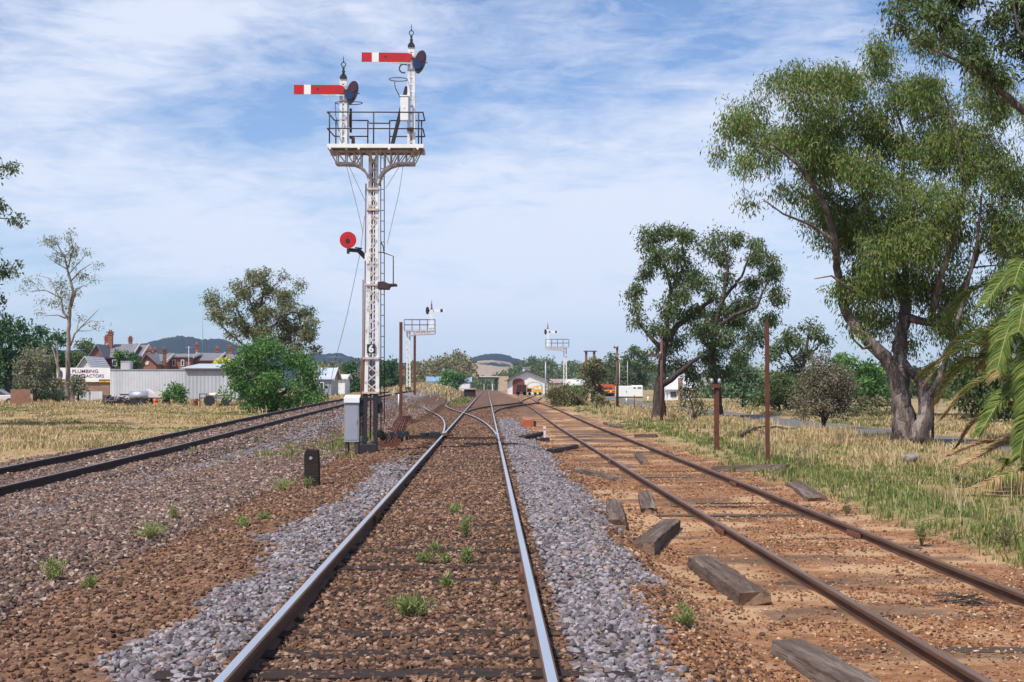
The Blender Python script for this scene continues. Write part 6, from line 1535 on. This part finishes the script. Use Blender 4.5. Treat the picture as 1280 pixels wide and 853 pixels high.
b2px(MB(), 666.5, 677, 486.6, 491.2, YC, 1.6).build('body', M_yel, cr_)
b2px(MB(), 659, 665.3, 484.8, 490.8, YC + .2, 1.4).build('counterweight', M_yel, cr_); b2px(MB(), 660, 664, 486, 489, YC + .1, .1).build('grille', M_dark, cr_)
mb = MB()
for a, b2 in (((667, 487.6), (667, 483)), ((672, 487.6), (672, 483)), ((667, 483), (672, 483))): mb.beam(P(a[0], a[1], YC + .4), P(b2[0], b2[1], YC + .4), .12)
mb.build('cab_frame', M_yel, cr_); MB().beam(P(664, 487, YC + .5), P(677, 481.5, YC + .3), .2).build('jib', M_yel, cr_)
for s in (662, 669, 675): MB().disc((X(s, YC), YC - .1, gc + .3), .3, .3).build('wheel', M_tyre, cr_)
tw = root_at('hopper_wagon', 718, 205, 'rounded grey white tank wagon half hidden by shrubs in the goods yard', 'wagon')
gt = tw.location.z; YT = 205
MB().tube([P(706, 481.5, YT), P(707.5, 481.5, YT), P(730, 481.5, YT), P(731.8, 481.5, YT)], [.45, .82, .82, .45], 22).build('barrel', M_roofw, tw)
b2px(MB(), 704.5, 733, 488.8, 490.4, YT - .9, 1.8).build('underframe', M_fascia, tw); b2px(MB(), 711, 717.5, 479, 490, YT - .95, .5).build('end_panel', M_whiteclean, tw)
b2px(MB(), 716.5, 720.5, 473, 475, YT - .3, .6).build('hatch', M_poleg, tw)
for s in (707, 711.5, 726, 730.5): MB().disc((X(s, YT), YT - .75, gt + .45), .45, .14).build('wheel', M_dark, tw)
lo_ = root_at('locomotive', 761, 232, 'orange red locomotive end with dark cab windows behind the goods yard shrubs', 'locomotive')
YL = 232; gl = lo_.location.z
mb = MB().prism([(X(751, YL), Z(491.5, YL)), (X(769, YL), Z(491.5, YL)), (X(769, YL), Z(483, YL)), (X(766.5, YL), Z(480.6, YL)), (X(754, YL), Z(480.6, YL)), (X(751, YL), Z(483, YL))], 'y', YL, YL + 14); mb.build('body', M_orange, lo_)
b2px(MB(), 755.6, 759.6, 484, 486.6, YL - .05, .08).build('window', M_win, lo_); b2px(MB(), 760.6, 764.8, 484, 486.6, YL - .05, .08).build('window', M_win, lo_)
b2px(MB(), 751, 769, 487.8, 488.7, YL - .06, .05).build('yellow_band', M_yel, lo_)
b2px(MB(), 751.5, 768.5, 491.5, 493, YL - .3, 14).build('underframe', M_dark, lo_)
b2px(MB(), 752, 768, 493, 495, YL + 1, 4).build('bogie', M_dark, lo_)
MB().disc((X(757, YL), YL - .04, Z(489.8, YL)), .13, .06).build('headlight', M_whiteclean, lo_); MB().disc((X(763.5, YL), YL - .04, Z(489.8, YL)), .13, .06).build('headlight', M_whiteclean, lo_)
bt = root_at('box_trailer', 789, 198, 'large white box trailer parked on the gravel left of the middle gum', 'trailer')
YX = 198; gx_ = bt.location.z
b2px(MB(), 774, 803.5, 482.6, 496.2, YX, 6).build('box', M_whiteclean, bt, bevel=.05)
b2px(MB(), 792, 803, 481.8, 482.7, YX + .2, 3).build('roof_vent', M_wallw, bt)
for a, b2 in ((792, 794.4), (797, 801.6)): b2px(MB(), a, b2, 484.3, 485.8, YX - .04, .06).build('window', M_win, bt)
b2px(MB(), 782.5, 783.8, 488.6, 490.2, YX - .05, .07).build('handle', M_poleg, bt)
b2px(MB(), 774.5, 803.3, 496.3, 497.4, YX, 6).build('chassis', M_fascia, bt)
for s in (778, 798): MB().disc((X(s, YX), YX + .2, gx_ + .42), .42, .25).build('wheel', M_tyre, bt)
ws = root_at('warehouse', 880, 205, 'pale grey warehouse with sloping roof seen between the pair of gums', 'warehouse')
gable_y(858, 925, 478, 459, 205, 26, ws, M_iron, M_roofl, .3, apex=888)
ws = root_at('house', 847, 170, 'white house with sloping roof and brown brick corner behind the middle gums', 'house')
gable_x(834, 866, 487, 473, 170, 9, ws, M_wallw, M_roofw); b2px(MB(), 848, 853.5, 472.5, 494, 169.6, .4, True).build('brick_corner', M_brickb, ws); b2px(MB(), 838, 845, 490, 496, 169.92, .06).build('window', M_win, ws)
h = root_at('house', 541, 345, 'pale house with blue roof at the left of the far tracks', 'house'); gable_x(534, 549, 477, 471.5, 345, 8, h, M_wallw, M_blueroof); window(537, 540, 480, 485, 344.9, h)
h = root_at('house', 581, 360, 'small blue roofed building beside the road bridge', 'house'); gable_x(574, 588, 477.5, 472.5, 360, 8, h, M_wallw, M_blueroof)
h = root_at('house', 553, 380, 'white gabled house standing above the fresh green tree', 'house'); gable_y(550, 558, 471, 461, 380, 9, h, M_wallw, M_roofw)
lp = root_at('loading_platform', 586, 215, 'low dark loading platform at the end of the straw coloured bank', 'platform')
b2px(MB(), 580, 594, 487, 493, 215, 9, True).build('wall', M_dark, lp); b2px(MB(), 573, 594.4, 485.9, 487, 214.8, 9.4).build('slab', M_conc, lp)

# ------------------------------------------------------------------ poles and posts
def post(name, label, cat, px, pt, Y, w, mat, arms=(), group=None, pb=None, lean=0, rail_section=False, cap=None):
    x = X(px, Y); g = gz1(x, Y); zt = Z(pt, Y)
    r = empty(name, (x, Y, g), label, cat, group)
    if rail_section:
        MB().box((x, Y, (g + zt) / 2 - .1), (w * .35, w, zt - g + .2)).box((x - w * .3, Y, (g + zt) / 2 - .1), (w * .3, w * .55, zt - g + .2)).box((x + w * .32, Y, (g + zt) / 2 - .1), (w * .25, w * 1.0, zt - g + .2)).build('upright', mat, r)
    else:
        MB().tube([(x, Y, g - .2), (x + lean * .5, Y, (g + zt) / 2), (x + lean, Y, zt)], [w / 2, w * .46, w * .40], 10).build('upright', mat, r)
    for (a, b2, py) in arms:
        z = Z(py, Y); mb = MB().box(((X(a, Y) + X(b2, Y)) / 2, Y - w * .5, z), (X(b2, Y) - X(a, Y), .09, .11))
        c = mb.build('crossarm', mat, r)
        k = max(2, int((b2 - a) / 4)); mb = MB()
        for q in np.linspace(a + .8, b2 - .8, k): mb.lathe(Vector((X(q, Y), Y - w * .5, z + .055)), [(.02, 0), (.05, .05), (.045, .12), (.015, .15)], 8)
        mb.build('insulators', M_poleg, c)
    return r
post('rail_post', 'short rusty rail post with a small crossbar at the edge of the grass', 'post', 895.5, 481, 39.5, .145, M_pole, rail_section=True, arms=((888.5, 899.5, 482.5),))
post('rail_post', 'tall rusty rail post in the grass left of the huge gum', 'post', 959, 403, 33.2, .10, M_pole, rail_section=True, arms=())
post('rail_post', 'tall rusty rail post just right of the white signal mast', 'post', 501, 403, 78, .19, M_pole, rail_section=True)
post('rail_post', 'rusty rail post standing against the far left bracket signal', 'post', 518.3, 420, 128, .24, M_pole, rail_section=True)
post('telegraph_pole', 'brown telegraph pole with a short arm left of the white box trailer', 'telegraph pole', 771.6, 434.5, 112, .22, M_polew, arms=((767, 773, 434.8), (767.5, 772.5, 447.5)))
post('telegraph_pole', 'brown telegraph pole in front of the thick trunk of the middle gum', 'telegraph pole', 827, 424, 68, .15, M_polew, arms=((811, 826, 445), ))
r = root_at('telegraph_pole', 738, 140, 'two legged brown telegraph pole rising behind the narrow olive tree', 'telegraph pole')
for px in (732.7, 742.7): MB().tube([(X(px, 140), 140, r.location.z - .2), P(px, 438.5, 140)], .12, 8).build('leg', M_polew, r)
MB().box2(X(729.5, 140), X(746, 140), 139.8, 139.95, Z(440, 140), Z(438.6, 140)).build('crossarm', M_polew, r)
post('light_pole', 'thin pale grey pole in front of the goods shed', 'pole', 682, 453, 210, .22, M_poleg)
post('light_pole', 'thin pale pole left of the tall grey gum behind the trailer', 'pole', 774.5, 455, 240, .16, M_poleg, arms=())
post('light_pole', 'faint grey pole in front of the tall grey gum', 'pole', 784.5, 452, 250, .16, M_poleg)
post('timber_post', 'slim brown timber post between the huge gum and the palm', 'post', 1165, 452, 46, .10, M_polew, lean=.05)
post('timber_post', 'thin leaning brown stake in the tall grass before the white trailer', 'stake', 793, 494, 95, .07, M_pole)
post('marker_post', 'white marker post beside the rusty pole right of the signal mast', 'marker post', 498.6, 493, 92, .12, M_whiteclean)
post('marker_post', 'cream marker post at the foot of the brownish siding shrub', 'marker post', 689.3, 494, 150, .16, M_cream)
post('marker_post', 'white marker post on the gravel before the box trailer', 'marker post', 783, 498, 150, .14, M_whiteclean)
post('marker_post', 'white marker post between box trailer and thick gum trunk', 'marker post', 810, 496, 150, .14, M_whiteclean)
fn = root_at('fence', 1170, 74, 'weathered grey paling fence behind the huge gum trunk', 'fence')
mb = MB()
for k in range(70): px = 1148 + k * 1.6; b2px(mb, px, px + 1.35, 517 + random.uniform(-.5, .5), 531, 76, .03, True)
mb.build('palings', M_sleeper, fn); b2px(MB(), 1148, 1260, 521, 522, 76.04, .05).build('rail', M_sleeper, fn)
# ------------------------------------------------------------------ things lying about the tracks
def GP(px, py):
    """ground point under a photo pixel"""
    z = -.1
    for _ in range(8):
        d = CR @ np.array([(px - 640) / F, (426.5 - py) / F, -1.0]); t = (z - CAMZ) / d[2]
        x, y = d[0] * t, d[1] * t; z = gz1(x, y)
    return Vector((x, y, z))
M_block = pbr('weathered_grey_sleeper', (.165, .118, .096), (.06, .042, .034), 7, .92, 0, .12, 1.0, 30, stretch=(.18, 3.2, 3.2), stains=(.23, .18, .152), stain_scale=3, stain_lo=.5, stain_hi=.66)
M_end = pbr('cut_sleeper_end', (.25, .155, .105), (.14, .085, .06), 12, .9, 0, .12, .8, 40, stains=(.06, .04, .03), stain_scale=9, stain_lo=.5)
M_cellar = pbr('red_concrete', (.46, .13, .06), (.38, .10, .05), 4, .9)
def timber(label, near, far, w, h, mat=M_block, name='old_sleeper', cat='sleeper', roll=0, group='old sleepers lying by the siding', sink=.03, ends=True):
    a, b2 = GP(*near), GP(*far); d = b2 - a; L = d.length; mid = (a + b2) / 2
    rz = math.atan2(d.y, d.x); tilt = math.atan2(d.z, math.hypot(d.x, d.y))
    root = bpy.data.objects.new(name, None); COL.objects.link(root); root.empty_display_size = .2
    root.location = mid; root.rotation_euler = (roll, -tilt, rz)
    tag(root, label, cat, group)
    bm = bmesh.new(); nx_ = max(6, int(L / .12)); rows = []
    for i in range(nx_ + 1):
        x = -L / 2 + L * i / nx_; ring = []
        for (yy, zz) in ((-.5, 0), (-.5, .5), (-.47, .95), (-.2, 1.0), (.15, .985), (.47, .95), (.5, .5), (.5, 0)):
            jx = random.uniform(-.015, .015) * (1 if 0 < i < nx_ else 2.2)
            ring.append(bm.verts.new((x + jx, yy * w + random.uniform(-.009, .009), zz * h - sink + random.uniform(-.011, .009))))
        rows.append(ring)
    for i in range(nx_):
        for k in range(8): bm.faces.new((rows[i][k], rows[i + 1][k], rows[i + 1][(k + 1) % 8], rows[i][(k + 1) % 8]))
    e0, e1 = bm.faces.new(rows[0]), bm.faces.new(rows[-1][::-1])
    e0.material_index = e1.material_index = 1
    bmesh.ops.recalc_face_normals(bm, faces=bm.faces)
    me = bpy.data.meshes.new('baulk'); bm.to_mesh(me); bm.free(); me.materials.append(mat); me.materials.append(M_end if ends else mat)
    o = bpy.data.objects.new('baulk', me); COL.objects.link(o); o.parent = root
    return root
timber('cut off sleeper nearest the camera, running out of the bottom edge', (1092, 884), (985, 818), .27, .15)
timber('long grey sleeper lying beside the rusty rail, just beyond the nearest one', (943, 757), (876, 709), .30, .155)
timber('stubby sleeper lying aslant with its end towards the pale ballast', (804, 690), (839, 660), .265, .15)
timber('short sleeper standing end on at the edge of the pale ballast', (771, 660), (767, 632), .245, .14)
timber('short sleeper end with a blue mark, just right of the end on one', (811, 643), (806, 621), .235, .125)
timber('long half buried sleeper whose blue marked end touches the rusty rail', (774, 602), (722, 590), .23, .12)
timber('dark flat sleeper beyond the half buried one, near the point lever', (688, 567), (719, 560), .22, .15)
timber('sleeper stub sticking up between the two rusty rails', (806, 581), (798, 571), .20, .11)
timber('broad grey plank with split end lying right of the rusty siding', (1022, 627), (993, 607), .34, .10)
timber('long sleeper lying crosswise in the grass edge right of the siding', (890, 590), (985, 589), .2, .17)
timber('dark plank edge in the earth right of the siding, beyond the crosswise sleeper', (793, 547), (821, 547), .22, .16)
timber('old sleeper lying in the green edge of the grass farther up the siding', (775, 536), (757, 531), .24, .13)
M_mark = pbr('blue_paint_mark', (.14, .20, .26), (.18, .22, .27), 6, .8)
# post stump with a hole
p = GP(389.5, 609); st = empty('timber_post', p, 'squat black timber post with a bolt hole standing on the left ballast', 'post')
s_ = p.y / F
mb = MB().prism([(p.x - 9 * s_, p.z - .1), (p.x + 9.5 * s_, p.z - .1), (p.x + 8.5 * s_, p.z + 38 * s_), (p.x + 7.5 * s_, p.z + 46 * s_), (p.x - 6.5 * s_, p.z + 47 * s_), (p.x - 9.5 * s_, p.z + 41 * s_)], 'y', p.y - .02, p.y + .2)
mb.build('stump', M_sleeper_d, st, bevel=.012); MB().disc((p.x - 1 * s_, p.y - .022, p.z + 36 * s_), .027, .012).build('bolt_hole', M_cab, st)
MB().tube([(p.x + 8 * s_, p.y + .1, p.z + 25 * s_), (p.x + 16 * s_, p.y + .15, p.z + 24 * s_)], .012, 6).build('bolt', M_rust, st)
# point lever
p = GP(681, 552); lv = empty('point_lever', p, 'hand point lever with a pale upright handle between main line and siding', 'point lever'); s_ = p.y / F
MB().box((p.x, p.y, p.z + .05), (.3, .5, .16)).box((p.x - 14 * s_, p.y + .2, p.z + .04), (26 * s_, .14, .08)).build('base', M_black, lv)
MB().beam(p + Vector((0, 0, .1)), p + Vector((-.01, 0, 17 * s_)), .07, .05).box(p + Vector((-.01, 0, 17 * s_)), (.09, .09, .09)).build('handle', M_tarp, lv)
MB().tube([(p.x - .2, p.y + .05, p.z + .06), (MAIN_C + G2, p.y + .1, .07)], .025, 6).build('rod', M_rust, lv)
timber('dark plank lying flat beside the point lever', (652, 549), (676, 543), .26, .12, M_sleeper_d, 'plank', 'plank', group=None, ends=False)
p = GP(659.5, 533.5); s_ = p.y / F
bx = empty('concrete_block', p, 'brick red concrete block on the earth beyond the point lever', 'block')
MB().box((p.x, p.y + .2, p.z + .12), (14.5 * s_, .42, 10 * s_), rz=.12).build('block', M_cellar, bx, bevel=.015); MB().box((p.x + 8.5 * s_, p.y + .2, p.z + .1), (3 * s_, .38, 8.5 * s_), rz=.12).build('end_cap', M_dark, bx)
# point rodding and pulleys by the mast
A_ = [GP(*q) for q in ((486, 560), (496, 546), (503, 528), (507, 515), (515, 507), (535, 501), (556, 497))]
rr = empty('point_rodding', A_[0], 'bundle of rusty point rods on low rollers running up from the signal base', 'point rodding')
for k in range(4):
    MB().tube([q + Vector((k * .09 - .14, 0, .13 + .012 * (k % 2))) for q in A_], .018, 6).build('rod', M_pole, rr)
for i in range(14):
    t = i / 13 * 3.2; j = min(int(t), 5); q = A_[j].lerp(A_[j + 1], t - j)
    mb = MB().box(q + Vector((0, 0, .05)), (.44, .07, .12)).disc(q + Vector((-.24, 0, .12)), .07, .05).disc(q + Vector((.22, 0, .11)), .06, .05)
    mb.build('roller_stand', M_pole, rr)
ck = empty('point_crank', GP(535, 549), 'dark point crank and pipe rods on timber left of the switch blades', 'point crank'); q = ck.location
MB().box(q + Vector((0, 0, .04)), (1.15, .3, .12)).box(q + Vector((.1, .5, .03)), (.9, .22, .1)).build('timber', M_sleeper_d, ck)
MB().disc(q + Vector((-.1, 0, .15)), .16, .08, 'z').box(q + Vector((.22, .05, .15)), (.3, .3, .12)).build('crank', M_black, ck)
MB().tube([q + Vector((-1.1, -.1, .12)), q + Vector((.75, -.05, .12))], .03, 6).build('rod', M_rust, ck); MB().beam(q + Vector((.35, .2, .1)), q + Vector((.62, -.3, .16)), .09).build('link', M_rust, ck)
gb_ = empty('pulley_wheels', GP(487, 556), 'cluster of dark signal wire pulleys on stakes right of the signal base', 'pulleys'); q = gb_.location
for k in range(5):
    o = q + Vector((-.12 + [0, .42, .12, .50, .25][k], .1 + .55 * k, -.06))
    MB().box(o + Vector((0, 0, .13)), (.07, .07, .5)).build('stake', M_sleeper_d, gb_); MB().disc(o + Vector((.0, -.05, .30)), .085, .05).build('pulley', M_black, gb_)
# weeds
def weed(label, px, py, wpx, hpx, mat=None, n=90, group=None, ll=.05, lw=.011, up=-.8):
    p = GP(px, py); s = p.y / F; w_, h_ = wpx * s / 2, hpx * s
    k = max(5, int(n / 14)); a = rng.uniform(0, 6.283, k); r = rng.uniform(0, 1, k) ** .6
    cs = np.stack([p.x + np.cos(a) * r * w_, p.y + np.sin(a) * r * w_ * .8, p.z + h_ * rng.uniform(.25, .85, k)], -1)
    cs = np.vstack([cs, [[p.x, p.y, p.z + h_ * q_] for q_ in (.15, .4, .65)], (cs + np.array(p)) / 2])
    r_ = empty('weed', p, label, 'weed', group)
    leaf_cloud('foliage', cs, max(.03, w_ * .38), 14, ll, lw, mat or L_weed, r_, up, .9)
    sb_ = MB()
    for c_ in cs[:k]: sb_.tube([tuple(p + Vector((0, 0, -.01))), tuple((Vector(c_) + p) / 2 + Vector((0, 0, .01))), tuple(c_)], [.005, .004, .002], 4)
    sb_.build('stem', M_rach, r_)
    return r_

L_weed = leaf_mat('weed_leaf', [(.09, .12, .035), (.14, .18, .055), (.19, .22, .08), (.28, .26, .13)], .35)
WG = 'weeds between the main rails'
weed('largest spreading weed between the main rails, nearest the camera', 514, 771, 48, 26, n=300, group=WG)
weed('small weed tuft left of centre between the main rails, beyond the largest weed', 528, 706, 26, 16, n=110, group=WG)
weed('bushier weed tuft right of centre between the main rails', 584, 706, 20, 20, n=140, group=WG)
weed('tall thin weed with a shadow near the right main rail', 583, 672, 15, 28, n=120, group=WG)
weed('lowest sprig midway between the main rails, in the row of weed tufts', 558, 706, 14, 12, n=60, group=WG)
weed('single sprig just beyond the row of weed tufts on the main line', 542, 690, 14, 11, n=60, group=WG)
weed('farthest pale weed between the main rails', 569, 644, 18, 16, n=80, group=WG)
weed('faint sprig before the row of weed tufts, by the big weed', 558, 735, 12, 13, n=50, group=WG)
WL = 'weeds on the left ballast'
weed('widest green weed on the left ballast', 186, 673, 44, 20, n=240, group=WL)
weed('green weed at the left edge of the brown ballast', 68, 727, 30, 26, n=200, group=WL)
weed('upright weed beyond the widest one on the left ballast', 218, 651, 14, 18, n=90, group=WL)
weed('green tuft on the orange strip left of the pale ballast', 304, 660, 20, 17, n=120, group=WL)
weed('spreading low weed left of the black timber post', 352, 613, 38, 13, n=200, group=WL)
weed('tiny sprig on the brown ballast right of the leftmost weed', 113, 737, 14, 14, n=60, group=WL)
weed('small tuft at the foot of the black timber post', 384, 611, 14, 14, n=70, group=WL)
weed('yellow green tuft on the orange strip just beyond the green tuft', 330, 652, 16, 11, n=70, group=WL)
weed('sparse weed on gravel between the two nearest old sleepers', 862, 786, 32, 30, n=130, up=-.9)
weed('tall leafy weed right of the siding near the green grass', 1152, 683, 26, 62, L_weed, 260, up=-.3)
weed('slim dark weed between siding and the dry grass', 1058, 645, 12, 24, L_oliv, 90)
weed('dark leafy weed at the right edge beside the siding', 1255, 690, 40, 26, L_oliv, 200)
weed('tall rusty seeding weed left of the tall rusty post', 948, 572, 22, 40, L_dead, 150, up=-1)
weed('dry brown clump beside the crosswise sleeper', 1000, 588, 20, 30, L_oliv, 140, up=-.9)
# fallen branch, stone and litter
p = GP(940, 543); fb = MB()
for a, b2, r in (((925, 548), (960, 537), .06), ((938, 543), (952, 545), .04), ((955, 538), (985, 541), .045), ((930, 546), (942, 536), .03)):
    u, v = GP(*a), GP(*b2); fb.tube([u + Vector((0, 0, .08)), (u + v) / 2 + Vector((0, 0, .2)), v + Vector((0, 0, .14))], [r, r * .8, r * .4], 7)
tag(fb.build('fallen_branch', B_dark, None, p), 'dead forked branch lying in the grass left of the tall rusty post', 'branch')
p = GP(1138, 580); bm = bmesh.new(); bmesh.ops.create_icosphere(bm, subdivisions=3, radius=.2)
for v in bm.verts: v.co *= 1 + .28 * (float(vnoise(np.array([v.co.x * 7 + 3]), np.array([v.co.y * 7 + v.co.z * 5]), 4)[0]) - .5); v.co.z *= .62
me = bpy.data.meshes.new('boulder'); bm.to_mesh(me); bm.free(); me.materials.append(pbr('pale_stone', (.26, .23, .20), (.17, .15, .13), 6, .9, bump=.5))
o = bpy.data.objects.new('boulder', me); COL.objects.link(o); o.location = p + Vector((0, 0, .12)); tag(o, 'small grey boulder in the dry grass right of the huge gum', 'boulder')
p = GP(540, 553)
p = GP(1210, 754); fb = MB()
for k in range(14):
    u = p + Vector((random.uniform(-.16, .16), random.uniform(-.2, .2), .02 + random.uniform(0, .05))); d = Vector((random.uniform(-.2, .2), random.uniform(-.1, .1), random.uniform(-.01, .03)))
    fb.tube([u - d, u + d], .007, 5)
tag(fb.build('twig_pile', M_sleeper, None, p), 'little heap of twigs between the rusty rails near the right edge', 'twigs')
